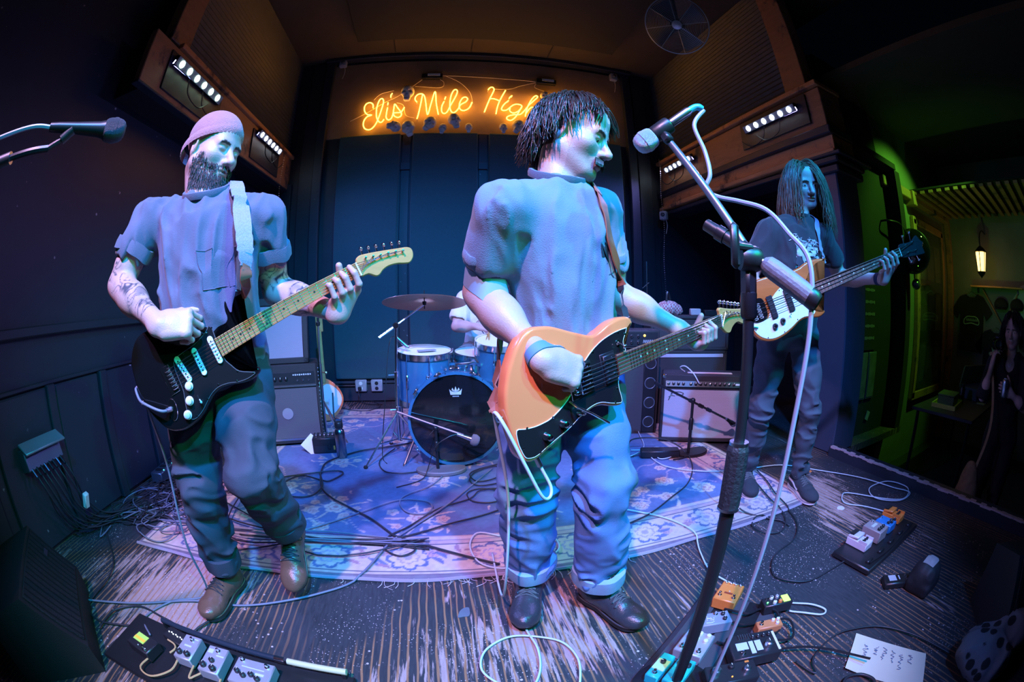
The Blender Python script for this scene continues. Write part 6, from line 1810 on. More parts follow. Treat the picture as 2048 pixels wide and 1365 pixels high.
def cab(t, R_, o, w_, h, d, z0=0.0, rim=.025, cloth_m=None, g0=None, g1=None, bev=.012):
    """cabinet box with a recessed grille on its front (-y side in its own frame)"""
    g0 = rim if g0 is None else g0; g1 = h - rim if g1 is None else g1
    B_ = lambda: MB(R_, o)
    m_ = B_(); m_.box((0, d / 2 + .01, z0 + h / 2), (w_, d - .02, h), bev=bev)
    for s_ in (-1, 1): m_.box((s_ * (w_ / 2 - rim / 2), .01, z0 + h / 2), (rim, .03, h), bev=.006)
    m_.box((0, .01, z0 + g0 / 2), (w_, .03, g0), bev=.006); m_.box((0, .01, z0 + (g1 + h) / 2), (w_, .03, h - g1), bev=.006)
    m_.build('cabinet', tolex, t)
    B_().box((0, .013, z0 + (g0 + g1) / 2), (w_ - 2 * rim, .012, g1 - g0)).build('grille', cloth_m, t)
    return B_
# silver-grille combo on the right
R_ = rz(-.50); o = V(1.90, 2.585, .02); t = thing('guitar_amplifier', 'black combo amplifier with silver grille and a row of knobs behind the mic', 'amplifier', tuple(o), -.50)
B_ = cab(t, R_, o, .68, .52, .26, .0, .022, silver_cloth, .03, .41)
B_().box((0, -.002, .453), (.63, .02, .055), rx(-.35), .003).build('control_panel', mat('black_green_panel', (.02, .045, .04), .3, .2), t)
for k in range(14):
    x = -.29 + k * .038 + (.02 if k > 3 else 0)
    kn = B_().lathe([(.012, 0), (.011, .012), (.007, .014), (0, .0145)], (x, -.012, .455), (0, -.94, .34), 14).build('knob', black_plastic if k % 4 else chrome, t)
    B_().box((x, -.028, .466), (.003, .003, .01), rx(-.35)).build('knob_mark', white_plastic, kn)
B_().box((.255, -.0135, .455), (.085, .002, .014), rx(-.35)).build('name_plate', pale_print, t)
B_().lathe([(.009, 0), (.008, .008), (0, .011)], (.305, -.014, .455), (0, -.94, .34), 14).build('pilot_light', mat('amber_jewel', (.9, .5, .05), .2, emit=(1.0, .55, .06), estr=3), t)
lgm = B_(); lgm.tube(catmull([(-.285, .003, .35), (-.262, .003, .365), (-.25, .003, .385), (-.20, .003, .39), (-.17, .003, .378), (-.185, .003, .367), (-.225, .003, .366)], 5), .0035, 5).tube(catmull([(-.262, .003, .385), (-.275, .003, .345), (-.285, .003, .325)], 4), .003, 5).tube([(-.265, .003, .362), (-.235, .003, .358)], .0025, 5)
lgm.build('script_badge', chrome, t)
tp = B_().box((.04, .09, .523), (.36, .045, .004)).build('tape_strip', mat('masking_tape', (.72, .58, .50), .8), t)
B_().tube(catmull([(-.16, .12, .525), (-.20, .10, .56), (-.16, .06, .575), (-.10, .0, .53), (-.06, -.03, .47), (-.045, -.02, .458)], 6), .0045, 6).build('patch_lead', mat('pale_blue_cable', (.55, .66, .72), .45), t)
for s_ in (-1, 1):
    B_().box((s_ * .32, .005, .505), (.035, .03, .03), bev=.008).build('corner', chrome, t)
    for y_ in (.03, .22): B_().cyl((s_ * .28, y_, .0), (s_ * .28, y_, -.02), .014, n=10).build('foot', rubber, t)
# stack behind it
R_ = rz(-.30); o = V(2.10, 3.12, .0); t = thing('speaker_cabinet', 'dark speaker cabinet with pale top strip behind the silver amplifier', 'speaker cabinet', tuple(o), -.30)
B_ = cab(t, R_, o, .72, .66, .36, .0, .03, black_cloth)
B_().box((0, .0, .615), (.64, .006, .03)).build('pale_strip', mat('pale_strip', (.45, .46, .52), .5), t)
o2 = o + V(0, 0, .661); t = thing('speaker_cabinet', 'smaller black speaker cabinet standing on the larger one', 'speaker cabinet', tuple(o2), -.30)
B_ = cab(t, R_, o2, .74, .30, .34, .0, .03, black_cloth)
o3 = o + R_ @ V(-.19, .10, .962); t = thing('patterned_bag', 'small red and white patterned bundle on top of the speaker stack', 'bag', tuple(o3))
Sb = SDF(); Sb.ell(o3 + V(0, 0, .06), (.11, .07, .065), None, .02).ell(o3 + V(.09, 0, .04), (.06, .05, .045), None, .03); Sb.plane(o3, (0, 0, 1), .006, 's'); Sb.disp = folds(np.eye(3), .006, (14, 14, 14), 3)
v, f = Sb.mesh(.008); m_ = bpy.data.materials.new('checked_cloth'); m_.use_nodes = True; N, L, b = nodes_of(m_); ck = N.new('ShaderNodeTexChecker'); ck.inputs['Scale'].default_value = 60; ck.inputs['Color1'].default_value = (.6, .5, .5, 1); ck.inputs['Color2'].default_value = (.4, .12, .14, 1)
L.new(N.new('ShaderNodeTexCoord').outputs['Object'], ck.inputs['Vector']); L.new(ck.outputs[0], b.inputs['Base Color']); obj('cloth', v, f, m_, t, 180)
MB().tube(catmull([o3 + V(-.03, -.02, .12), o3 + V(-.02, -.02, .20), o3 + V(.01, -.01, .15), o3 + V(.02, 0, .11)], 5), .012, 6).build('black_strap', black_plastic, t)
o4 = o + R_ @ V(.06, .08, .962)
tag(MB(R_, o4).box((0, 0, .03), (.10, .06, .06), bev=.008).build('small_box', mat('pale_card', (.45, .42, .42), .8), None), 'small pale box next to the patterned bundle on the stack', 'box')
o5 = o + R_ @ V(.22, .10, .962); t = thing('power_strip', 'low black box with leads at the right end of the speaker stack', 'power strip', tuple(o5), -.3)
MB(R_, o5).box((0, 0, .025), (.14, .07, .05), bev=.006).build('case', black_plastic, t)
MB(R_, o5).tube(catmull([(.07, 0, .03), (.11, -.02, .02), (.14, .02, .01)], 5), .005, 6).build('lead', black_plastic, t)
# column of speakers with round ports, amp head on top
R_ = rz(-.25); o = V(1.47, 3.02, 0); t = thing('bass_cabinet', 'tall narrow bass cabinet with four round ports down its edge', 'speaker cabinet', tuple(o), -.25)
B_ = cab(t, R_, o, .46, .70, .36, .0, .02, cloth('mesh_grille', (.06, .06, .065), (.015, .015, .018), 40))
B_().box((.155, .0, .35), (.11, .02, .66), bev=.004).build('port_board', black_paint, t)
for k in range(4):
    pt_ = B_().tube([(.155 + .044 * math.cos(a), -.011, .11 + k * .16 + .044 * math.sin(a)) for a in np.linspace(0, 2 * math.pi, 28, endpoint=False)], .004, 6, True).build('port', mat('port_ring', (.10, .12, .15), .4), t)
    B_().lathe([(.042, 0), (.042, .002), (0, .002)], (.155, -.0105, .11 + k * .16), (0, -1, 0), 24).build('port_hole', m_black, pt_)
o2 = o + V(0, 0, .701); t = thing('bass_amp_head', 'black amplifier head with chrome knobs and amber light on the bass cabinet', 'amplifier', tuple(o2), -.25)
MB(R_, o2).box((0, .15, .075), (.46, .28, .15), bev=.01).build('case', tolex, t)
MB(R_, o2).box((0, .006, .078), (.42, .008, .11)).build('panel', panel_black, t)
for r_ in range(2):
    for k in range(5): MB(R_, o2).lathe([(.012, 0), (.010, .014), (0, .015)], (-.17 + k * .055, .002, .055 + r_ * .048), (0, -1, 0), 14).build('knob', chrome, t)
MB(R_, o2).lathe([(.010, 0), (.008, .008), (0, .011)], (.10, .002, .108), (0, -1, 0), 14).build('pilot_light', mat('amber_jewel'), t)
lg_ = MB(R_, o2)
for k in range(6): lg_.tube(catmull([(.09 + k * .017, .001, .05), (.095 + k * .017, .001, .075), (.103 + k * .017, .001, .052)], 3), .002, 4)
lg_.build('script_lettering', pale_print, t, stuff=True)
# thin stand behind the stack
t = thing('mic_stand', 'thin chrome microphone stand standing behind the speaker stack', 'microphone stand', (1.88, 3.55, 0))
MB().cyl((1.88, 3.55, .02), (1.88, 3.55, 1.45), .008, n=8).build('post', chrome, t)
MB().lathe([(.12, 0), (.12, .014), (.02, .03)], (1.88, 3.55, 0), (0, 0, 1), 20).build('base', black_paint, t)
MB().tube([(1.83, 3.54, 1.20), (1.90, 3.55, 1.25)], .006, 6).build('hook', chrome, t)
# left: combo with a cabinet on top
R_ = rz(.30); o = V(-1.20, 3.06, .03); t = thing('bass_amplifier', 'black combo amplifier with knob panel and lower steel strip on the left', 'amplifier', tuple(o), .30)
B_ = cab(t, R_, o, .52, .62, .34, .0, .03, cloth('dark_grille', (.14, .13, .15), (.04, .04, .05), 60), .04, .44)
B_().box((0, .0, .515), (.45, .014, .095), bev=.003).build('control_panel', panel_black, t)
B_().box((0, -.004, .455), (.46, .01, .012)).build('steel_strip', steel, t)
B_().box((0, -.004, .035), (.46, .012, .016)).build('steel_strip', steel, t)
for k in range(5): B_().lathe([(.015, 0), (.012, .016), (0, .017)], (-.19 + k * .046, -.006, .515), (0, -1, 0), 14).build('knob', black_plastic, t)
for k in range(5): B_().box((-.19 + k * .046, -.0235, .522), (.003, .002, .014)).build('knob_mark', white_plastic, t)
for x in (.085, .13, .175): B_().lathe([(.007, 0), (.006, .008), (0, .009)], (x, -.007, .497), (0, -1, 0), 10).build('switch', chrome, t)
lg_ = B_()
for k in range(9): lg_.box((.055 + k * .017, -.008, .54), (.011, .002, .012 if k % 2 else .009))
lg_.build('panel_lettering', pale_print, t, stuff=True)
B_().lathe([(.045, 0), (.045, .003), (0, .004)], (-.02, .004, .24), (0, -1, 0), 24).build('round_badge', mat('badge_glass', (.30, .30, .33), .3), t)
st_ = B_()
for k in range(20): st_.ball((.255, -.004, .03 + k * .029), .005, 6).ball((-.255, -.004, .03 + k * .029), .005, 6)
st_.build('studs', steel, t, stuff=True)
for s_ in (-1, 1):
    for y_ in (.05, .29): B_().cyl((s_ * .2, y_, 0), (s_ * .2, y_, -.03), .018, n=10).build('foot', rubber, t)
o2 = o + R_ @ V(-.03, .03, .622); t = thing('speaker_cabinet', 'grey-grille speaker cabinet on top of the left combo', 'speaker cabinet', tuple(o2), .30)
B_ = cab(t, R_, o2, .44, .50, .28, .0, .045, grey_cloth, .045, .44)
B_().lathe([(.006, 0), (0, .004)], (.19, -.006, .022), (0, -1, 0), 10).build('screw', chrome, t)
MB(R_, o2).box((-.05, .12, .515), (.12, .03, .03), bev=.01).build('handle', black_plastic, t)
# straight stand next to it
t = thing('mic_stand', 'straight chrome stand with side knob next to the left combo', 'microphone stand', (-.985, 3.30, 0))
MB().cyl((-.985, 3.30, .03), (-.985, 3.30, .62), .013, n=10).build('lower_tube', steel, t)
MB().cyl((-.985, 3.30, .60), (-.985, 3.30, .97), .009, n=10).build('upper_tube', steel, t)
MB().lathe([(.014, .92), (.018, .93), (.018, .95), (.011, .955), (.011, .985)], (-.985, 3.30, 0), (0, 0, 1), 12).build('top_coupler', black_plastic, t)
MB().cyl((-.985, 3.30, .55), (-.945, 3.29, .55), .005, n=8).ball((-.935, 3.288, .55), .013, 8).build('knob', mat('brass_knob', (.6, .4, .25), .3, .9), t)
for a in (-.6, 1.5, 3.6):
    d = V(math.cos(a), math.sin(a), 0); MB().tube([V(-.985, 3.30, .33), V(-.985, 3.30, .012) + d * .26], .007, 6).build('leg', steel, t)
# guitar leaning behind the stand
gw = V(-1.10, 3.75, .0); t = thing('spare_guitar', 'orange and white electric guitar resting on the floor behind the stand', 'guitar', tuple(gw))
RR = rz(.5) @ rx(-.18); ol = catmull([(math.cos(a) * (.15 + .03 * math.cos(2 * a)), .22 + math.sin(a) * .20) for a in np.linspace(0, 2 * math.pi, 14, endpoint=False)], 3, True)
Rg = RR @ np.array([[1, 0, 0], [0, 0, -1], [0, 1, 0]], float)
MB(Rg, gw + V(.02, 0, .0)).prism(ol, -.045, 0, .008, 2).build('body', orange_lacquer, t)
MB(Rg, gw + V(.02, 0, .0)).prism(ol * V(.72, .72)[:2] + np.array([.03, .06]), .0005, .003).build('pickguard', white_plastic, t)
MB(Rg, gw + V(.02, 0, .0)).box((0, .62, -.005), (.05, .50, .022), bev=.006).build('neck', maple, t)
MB(Rg, gw + V(.02, 0, .0)).box((.01, .93, -.008), (.07, .16, .014), bev=.005).build('headstock', maple, t)
for s_ in (-1, 1): MB().tube([gw + V(s_ * .10, -.06, .30), gw + V(s_ * .13, -.22, .012)], .007, 6).build('stand_leg', black_paint, t)
# bottle, battery box, sticky note, power brick
t = thing('water_bottle', 'dark steel water bottle standing on the rug beside the left combo', 'bottle', (-.745, 2.83, 0))
MB().lathe([(0, .012), (.036, .012), (.039, .02), (.039, .19), (.034, .215), (.025, .225), (.025, .235)], (-.745, 2.83, 0), (0, 0, 1), 28).build('flask', mat('brushed_dark_steel', (.28, .29, .33), .25, 1.0), t)
MB().lathe([(.029, .232), (.031, .24), (.031, .268), (.027, .275), (0, .276)], (-.745, 2.83, 0), (0, 0, 1), 24).build('cap', black_plastic, t)
MB().tube(catmull([(-.77, 2.83, .27), (-.765, 2.83, .297), (-.725, 2.83, .297), (-.72, 2.83, .27)], 5), .004, 6).build('carry_loop', black_plastic, t)
o = V(-.90, 2.98, 0); R_ = rz(.2); t = thing('effects_box', 'small black effects box with an orange mark behind the bottle', 'effects box', tuple(o), .2)
MB(R_, o).box((0, 0, .07), (.20, .16, .12), bev=.008).build('case', black_plastic, t)
MB(R_, o).box((0, -.082, .045), (.17, .004, .05)).build('panel', panel_black, t)
MB(R_, o).lathe([(.016, 0), (.013, .014), (0, .015)], (.03, -.084, .065), (0, -1, 0), 14).build('knob', black_plastic, t)
MB(R_, o).box((.066, -.0845, .055), (.012, .002, .03)).build('orange_mark', mat('orange_mark', (.8, .3, .05), .5), t)
for k in range(5): MB(R_, o).box((-.07 + k * .032, .0, .137), (.018, .06, .014), bev=.004).build('slider', steel, t)
o = V(-1.005, 2.93, .07); n_ = nrm(V(.35, -.75, .55)); Rp = frame(n_)
tag(MB(Rp @ rz(.7), o).box((0, 0, 0), (.125, .12, .002)).build('paper_note', mat('pale_paper', (.78, .80, .74), .8), None), 'blank square of paper propped against the left combo foot', 'paper')
# ================================================================ pedals and pedalboards
def pedal(label, c, size, rot, m_, knobs=(), switches=(), leds=(), extra=None, name='effects_pedal', z=0.0, group=None, tilt=0.0):
    """box pedal: c floor point, knobs/switches in its own plane (x, y, kind)"""
    w_, d, h = size; R_ = rz(rot); o = V(c[0], c[1], z)
    t = thing(name, label, 'effects pedal', tuple(o), rot, group)
    Rt = R_ @ rx(tilt)
    B_ = lambda: MB(Rt, o + V(0, 0, .004))
    B_().box((0, 0, h / 2), (w_, d, h), bev=.004).build('case', m_, t)
    for x, y, km, r in knobs:
        k = B_().lathe([(r, h), (r * .95, h + r * 1.1), (r * .7, h + r * 1.35), (0, h + r * 1.4)], (x, y, 0), (0, 0, 1), 16).build('knob', km, t)
        B_().box((x, y + r * .5, h + r * 1.38), (.0018, r * .8, .001)).build('pointer', white_plastic if km is not white_plastic else black_plastic, k)
    for x, y in switches:
        B_().lathe([(.0085, h), (.0085, h + .004), (.005, h + .005), (.005, h + .012), (.0055, h + .0125), (.005, h + .017), (0, h + .0175)], (x, y, 0), (0, 0, 1), 12).build('footswitch', chrome, t)
    for x, y, lm_ in leds: B_().ball((x, y, h + .001), .003, 8).build('indicator', lm_, t)
    if extra: extra(B_, t, h)
    return t
led_green = mat('green_indicator', (.1, .9, .2), .3, emit=(.05, 1.0, .15), estr=18)
led_dim = mat('clear_indicator', (.5, .55, .5), .3)
screen_m = mat('small_lit_screen', (.3, .4, .1), .3, emit=(.35, .8, .12), estr=1.6)
orange_p = mat('orange_pedal_paint', (.80, .24, .045), .4); grey_p = mat('grey_pedal_paint', (.26, .27, .33), .45); silver_p = mat('silver_pedal_metal', (.45, .44, .48), .4, .4)
turq_p = mat('turquoise_pedal_paint', (.02, .50, .52), .4); blackp = mat('black_pedal_paint', (.02, .021, .024), .35); blue_p = mat('blue_pedal_paint', (.03, .22, .55), .4); white_p = mat('white_pedal_paint', (.62, .60, .66), .45)
cream_k = mat('cream_knob', (.7, .68, .5), .4)
def script_mark(pts_list, m_=white_plastic, r=.0012, nm='printed_script'):
    def f(B_, t, h):
        b = B_()
        for P in pts_list: b.tube(catmull([(x, y, h + .001) for x, y in P], 4), r, 4)
        b.build(nm, m_, t, stuff=True)
    return f
def bars(spec, m_=None, nm='printed_panel'):
    def f(B_, t, h):
        for x, y, a, b in spec: B_().box((x, y, h + .0006), (a, b, .001)).build(nm, m_ or pale_print, t)
    return f
# singer's board
pb = thing('pedalboard', 'flat black pedalboard under the pedals at the foot of the tall stand', 'pedalboard', (.80, .74, 0), .62)
R_ = rz(.62)
MB(R_, (.80, .75, .0)).box((0, 0, .006), (.52, .34, .012), bev=.003).build('deck', black_plastic, pb)
for k in range(3): MB(R_, (.80, .75, .0)).box((0, -.12 + k * .12, .0145), (.50, .06, .004)).build('hook_strip', mat('grey_hook_tape', (.05, .05, .06), .95), pb)
zb = .013; rot = .62
pedal('orange four-knob pedal at the far corner of the singer pedalboard', (.942, .925), (.118, .092, .050), rot, orange_p, [(.048, y, steel, .006) for y in (-.03, -.01, .01, .03)], [(-.035, .028), (-.035, -.028)], [(0, .0, led_dim)], bars([(-.012, .0, .01, .034)], mat('dark_red_print', (.3, .05, .02), .5)), z=zb)
pedal('slate grey pedal with white handwritten name beside the orange pedal', (.813, .822), (.112, .066, .050), rot - .9 + .0, grey_p, [(.030, .012, blackp, .008), (.030, -.014, blackp, .008)], [(.004, .018)], [], script_mark([[(-.046, -.004), (-.040, .018), (-.030, .018), (-.034, -.010)], [(-.030, .004), (-.020, .0), (-.020, -.012)], [(-.018, .006), (-.012, -.012), (-.006, .004)], [(-.040, -.020), (-.020, -.022), (-.010, -.018)]]), z=zb)
pedal('silver pedal with six cream knobs left of the pole', (.692, .752), (.118, .10, .045), rot, silver_p, [(x, y, cream_k, .0085) for x in (.014, .042) for y in (-.030, 0, .030)], [(-.040, .03), (-.040, -.03)], [], None, z=zb)
pedal('narrow turquoise pedal with pale stripe at the bottom edge', (.549, .708), (.115, .044, .045), rot, turq_p, [(.012, .0, blackp, .009)], [(-.040, 0)], [], bars([(.0, .0, .05, .040)], mat('yellow_green_stripe', (.45, .7, .3), .5)), z=zb)
pedal('second turquoise pedal half behind the pole at the bottom', (.590, .660), (.115, .060, .045), rot, turq_p, [(.025, .015, blackp, .009), (.025, -.015, blackp, .009)], [(-.040, 0)], [], None, z=zb)
def mini_x(B_, t, h):
    B_().box((.035, .0, h + .002), (.030, .040, .004), bev=.001).build('screen', screen_m, t)
    B_().tube([(-.045, .012, h), (-.045, .012, h + .014), (-.022, .012, h + .014), (-.022, .012, h)], .002, 6).build('guard_loop', steel, t)
pedal('black mini pedal with glowing green light, colour caps and lit screen', (1.077, .780), (.122, .055, .045), rot - .95 - .62 + .62, blackp, [(-.022, .016, white_plastic, .008), (.002, .016, silver_p, .008), (-.018, -.014, white_plastic, .008), (.006, -.014, orange_p, .008)], [], [(-.045, -.006, led_green)], mini_x, z=zb)
pedal('small rust orange pedal with three white knobs', (.973, .697), (.098, .045, .040), rot - .95, mat('rust_orange_paint', (.62, .22, .08), .45), [(.016, .010, white_plastic, .007), (.036, .010, white_plastic, .007), (.026, -.010, white_plastic, .007)], [(-.034, .0)], [], None, z=zb)
def big_x(B_, t, h):
    for x, y, a, b in ((-.045, .0, .04, .035), (-.012, -.012, .016, .06), (.012, -.008, .022, .05)): B_().box((x, y, h + .0006), (a, b, .001)).build('printed_panel', pale_print, t)
    B_().box((.078, -.002, h + .001), (.009, .095, .001)).build('pale_strip', cream_k, t)
    for k in range(7): B_().box((-.048 + k * .008, .042, h + .003), (.003, .022, .006)).build('slider', steel, t)
pedal('large black pedal with faders, panels and one big knob', (.852, .632), (.172, .118, .052), rot - .95, blackp, [(.045, -.018, steel, .016)] + [(.0 + .02 * k, .030, blackp, .007) for k in range(4)], [(-.05, -.035)], [], big_x, z=zb)
pedal('black pedal with big silver-topped knobs at the bottom edge', (.722, .567), (.165, .085, .050), rot - .95, blackp, [(-.052, .008, steel, .016), (.0, .020, blackp, .010), (.045, -.005, steel, .013)], [], [(-.005, -.02, mat('orange_indicator', (.9, .3, .05), .3, emit=(1, .3, .03), estr=2))], bars([(.055, .034, .014, .008)], orange_p), z=zb)
# right board, four pedals in a row
pr_ = thing('pedalboard', 'narrow black pedalboard with four compact pedals before the stage edge', 'pedalboard', (1.88, .81, 0))
MB().box((1.88, .80, .020), (.60, .24, .030), rz(.06), .006).build('deck', black_plastic, pr_)
for k in range(5): MB(rz(.06), (1.88, .80, 0)).box((-.24 + k * .12, -.075, .04), (.05, .02, .02), bev=.004).build('patch_plug', black_plastic, pr_)
MB(rz(.06), (1.88, .80, 0)).tube(catmull([(-.26, -.09, .045), (-.1, -.11, .05), (.1, -.10, .05), (.26, -.09, .045)], 6), .005, 6).build('patch_cable', black_plastic, pr_)
def compact(B_, t, h):
    B_().box((0, -.022, h + .005), (.066, .066, .010), rx(.10), .003).build('treadle', t.get('_tm') and blackp or blackp, t)
def compact_pedal(label, c, m_, tread):
    R_ = rz(math.pi + .06); o = V(c[0], c[1], .037); t = thing('effects_pedal', label, 'effects pedal', tuple(o), math.pi + .06, 'compact pedals on the right board')
    B_ = lambda: MB(R_, o)
    B_().box((0, 0, .018), (.073, .129, .036), bev=.003).build('case', m_, t)
    B_().box((0, -.030, .046), (.069, .066, .012), rx(.14), .003).build('treadle', tread, t)
    B_().box((0, -.046, .055), (.055, .028, .004), rx(.14)).build('rubber_pad', rubber, t)
    for k in range(3): B_().lathe([(.0075, .036), (.007, .047), (0, .048)], (-.02 + k * .02, .030, 0), (0, 0, 1), 12).build('knob', blackp, t)
    for s_ in (-1, 1): B_().box((s_ * .034, .038, .042), (.005, .05, .014)).build('side_wall', m_, t)
    return t
compact_pedal('white compact pedal, nearest on the right board', (1.715, .842), white_p, white_p)
compact_pedal('orange compact pedal, farthest on the right board', (2.105, .858), orange_p, orange_p)
pedal('grey-brown pedal between the white and the blue one', (1.842, .832), (.095, .122, .062), .06, mat('taupe_pedal_paint', (.30, .26, .26), .5), [(-.025 + .022 * k, -.035, blackp, .010) for k in range(3)], [(.02, .04)], [], bars([(.0, .012, .05, .018)]), z=.033)
pedal('bright blue pedal next to the orange compact one', (1.972, .836), (.085, .11, .045), .06, blue_p, [(-.02 + .02 * k, -.025 - .012 * (k % 2), blackp, .009) for k in range(4)], [(0, .04)], [], None, z=.033)
# left board
pl_ = thing('pedalboard', 'wide black pedalboard with a silver rail at the lower left', 'pedalboard', (-.78, .76, 0), -.06)
R_ = rz(-.075); o = V(-.80, .74, 0)
MB(R_, o).box((0, -.02, .012), (.92, .30, .020), bev=.005).build('deck', black_plastic, pl_)
MB(R_, o).cyl((-.30, .122, .052), (.20, .122, .052), .011, n=10).build('rail', mat('blue_black_rail', (.04, .06, .09), .3, .5), pl_)
MB(R_, o).cyl((.20, .122, .052), (.235, .122, .052), .0125, n=12).build('rail_ring', chrome, pl_)
MB(R_, o).cyl((.245, .122, .052), (.44, .122, .052), .0115, n=12).build('rail_sleeve', mat('pale_yellow_sleeve', (.62, .60, .36), .4, emit=None), pl_)
for x in (-.29, .43): MB(R_, o).box((x, .122, .03), (.012, .02, .05)).build('rail_post', black_paint, pl_)
zl = .023
pedal('silver two-knob pedal, first in the row on the left board', (-.902, .778), (.073, .124, .046), -.02, silver_p, [(-.016, -.038, blackp, .012), (.018, -.038, blackp, .012)], [(.006, .036)], [], bars([(.0, .005, .03, .008), (.018, .045, .02, .005)]), z=zl)
pedal('silver three-knob pedal, second in the row on the left board', (-.787, .758), (.080, .128, .046), -.02, silver_p, [(-.022, -.040, blackp, .012), (.018, -.045, blackp, .012), (.0, -.010, blackp, .010)], [(.006, .040)], [], bars([(-.022, .035, .02, .02), (.02, .02, .03, .006)]), z=zl)
pedal('wide silver pedal with two footswitches, third on the left board', (-.640, .742), (.135, .118, .046), -.05, silver_p, [(-.045 + .025 * k, -.010 - .012 * (k % 2), blackp, .010) for k in range(4)], [(-.045, .045), (.045, .040)], [], bars([(.03, .0, .03, .01), (.0, .02, .08, .004)]), z=zl)
pedal('small black pedal with a row of pale lights at the corner of the rail', (-1.002, .835), (.10, .062, .040), -.25, blackp, [], [], [(-.035 + .012 * k, .004 * (k % 2), mat('pale_indicator', (.8, .85, .9), .3, emit=(.8, .9, 1), estr=2)) for k in range(7)], None, z=.0)
def scr(B_, t, h):
    B_().box((-.015, .01, h + .001), (.058, .042, .002)).build('screen', mat('striped_screen', (.2, .3, .1), .3, emit=(.30, .62, .10), estr=.9), t)
    B_().box((-.015, .004, h + .0024), (.058, .014, .001)).build('screen_band', mat('screen_band', (.4, .3, .05), .3, emit=(.55, .38, .05), estr=.9), t)
pedal('black tuner pedal with striped green and amber screen', (-1.090, .722), (.118, .085, .045), -.2, blackp, [], [(.035, -.026)], [(.0, -.026, led_dim)], scr, z=zl)
for k, P in enumerate(([(-1.04, .70), (-1.06, .62), (-1.00, .60), (-.94, .66), (-.935, .72)], [(-.865, .72), (-.86, .66), (-.84, .68), (-.825, .70)], [(-.75, .70), (-.74, .65), (-.72, .67), (-.70, .70)], [(-1.02, .80), (-.985, .79), (-.97, .77), (-.98, .74)])):
    o_ = MB().tube(catmull([(x, y, .045) for x, y in P], 6), .0038, 6).build('patch_cable', mat('tan_patch_cable', (.55, .36, .16), .5), None)
    tag(o_, ['tan patch cable from the tuner screen to the first silver pedal', 'tan patch cable between the first and second silver pedal', 'tan patch cable between the second and third silver pedal', 'short tan patch cable beside the tuner'][k], 'cable', 'tan patch cables on the left board')
for k, P in enumerate(([(.90, .88), (.95, .80), (1.02, .80), (1.05, .74), (1.0, .66), (.93, .68)], [(.86, .83), (.90, .76), (.96, .74), (1.06, .68), (1.02, .60), (.95, .62)], [(.78, .74), (.80, .68), (.80, .62), (.78, .58)], [(.95, .58), (1.02, .52), (1.10, .44), (1.16, .30)])):
    o_ = MB().tube(catmull([(x, y, .030 + .012 * (i % 2)) for i, (x, y) in enumerate(P)], 6), .0045, 6).build('patch_cable', black_plastic, None)
    tag(o_, ['black patch cable looping round the small rust pedal', 'outer black patch cable round the rust pedal', 'short black patch cable beside the large black pedal', 'black cable leaving the singer pedalboard to the right'][k], 'cable', 'black patch cables on the singer board')

# ================================================================ things on the floor
def wedge(label, o, rot, w_=.55, d=.42, h=.34):
    t = thing('stage_monitor', label, 'stage monitor', tuple(o), rot); R_ = rz(rot)
    pr = [(0, 0), (d, 0), (d, h * .35), (d * .55, h), (0, h * .8)]
    mb = MB(R_ @ np.array([[0, 0, 1.], [1, 0, 0], [0, 1, 0]]), V(*o)); mb.prism(np.array(pr), -w_ / 2, w_ / 2).build('cabinet', tolex, t)
    a, b = V(0, d * .55, h), V(0, d, h * .35); n_ = nrm(V(0, (a - b)[2] * -1 * -1, d * .45)); L_ = np.linalg.norm(a - b)
    u_ = nrm(b - a); nn = nrm(np.cross(V(1, 0, 0), u_)); nn = nn if nn[2] > 0 else -nn
    Rg = R_ @ np.stack([V(1, 0, 0), u_, nn], 1); c = V(*o) + R_ @ ((a + b) / 2)
    MB(Rg, c).box((0, 0, .006), (w_ * .92, L_ * .9, .010), bev=.003).build('grille', mat('monitor_grille', (.025, .026, .03), .6, .3, bump=.8, bscale=260), t)
    for k in range(14): MB(Rg, c).box((-w_ * .43 + k * w_ * .066, 0, .012), (.006, L_ * .86, .004)).build('grille_rib', black_paint, t)
    MB(Rg, c).box((-w_ * .30, -L_ * .12, .014), (.05, .02, .003)).build('badge', steel, t)
wedge('unlit stage monitor wedge at the lower right corner', V(2.02, -.10, 0), 2.3)
wedge('unlit stage monitor wedge at the lower left corner', V(-1.72, .42, 0), -.75)
# setlist paper with handwriting
t = thing('setlist', 'pale sheet with faint handwriting lying at the lower right', 'paper', (1.25, .26, 0))
pc = [(1.262, .452), (1.390, .128), (1.225, .03), (1.087, .352)]
g = np.array([[V(*pc[0], 0) * (1 - a) * (1 - b) + V(*pc[1], 0) * a * (1 - b) + V(*pc[2], 0) * a * b + V(*pc[3], 0) * (1 - a) * b + V(0, 0, .004 + .010 * abs(a - .5) ** 2 * 4 * b) for b in np.linspace(0, 1, 8)] for a in np.linspace(0, 1, 12)])
mb = MB(); mb.grid(g); mb.grid((g - V(0, 0, .0008))[:, ::-1]); mb.build('sheet', mat('faded_yellow_paper', (.66, .66, .50), .85, var=.08), t)
hw = MB(); q = random.Random(4); pp = lambda a, b: V(*pc[0], 0) * (1 - a) * (1 - b) + V(*pc[1], 0) * a * (1 - b) + V(*pc[2], 0) * a * b + V(*pc[3], 0) * (1 - a) * b + V(0, 0, .0068 + .010 * abs(a - .5) ** 2 * 4 * b)
for line in range(6):
    a0 = .78 - line * .12; b0 = .16 + q.uniform(0, .08)
    for ch in range(q.randint(3, 6)):
        bb = b0 + ch * .085; P = [pp(a0 + q.uniform(-.035, .035), bb + s_ * .022 + q.uniform(-.008, .008)) for s_ in range(4)]
        hw.tube(catmull(P, 3), .0011, 4)
hw.build('handwriting', mat('blue_pen_ink', (.10, .16, .30), .7), t, stuff=True)
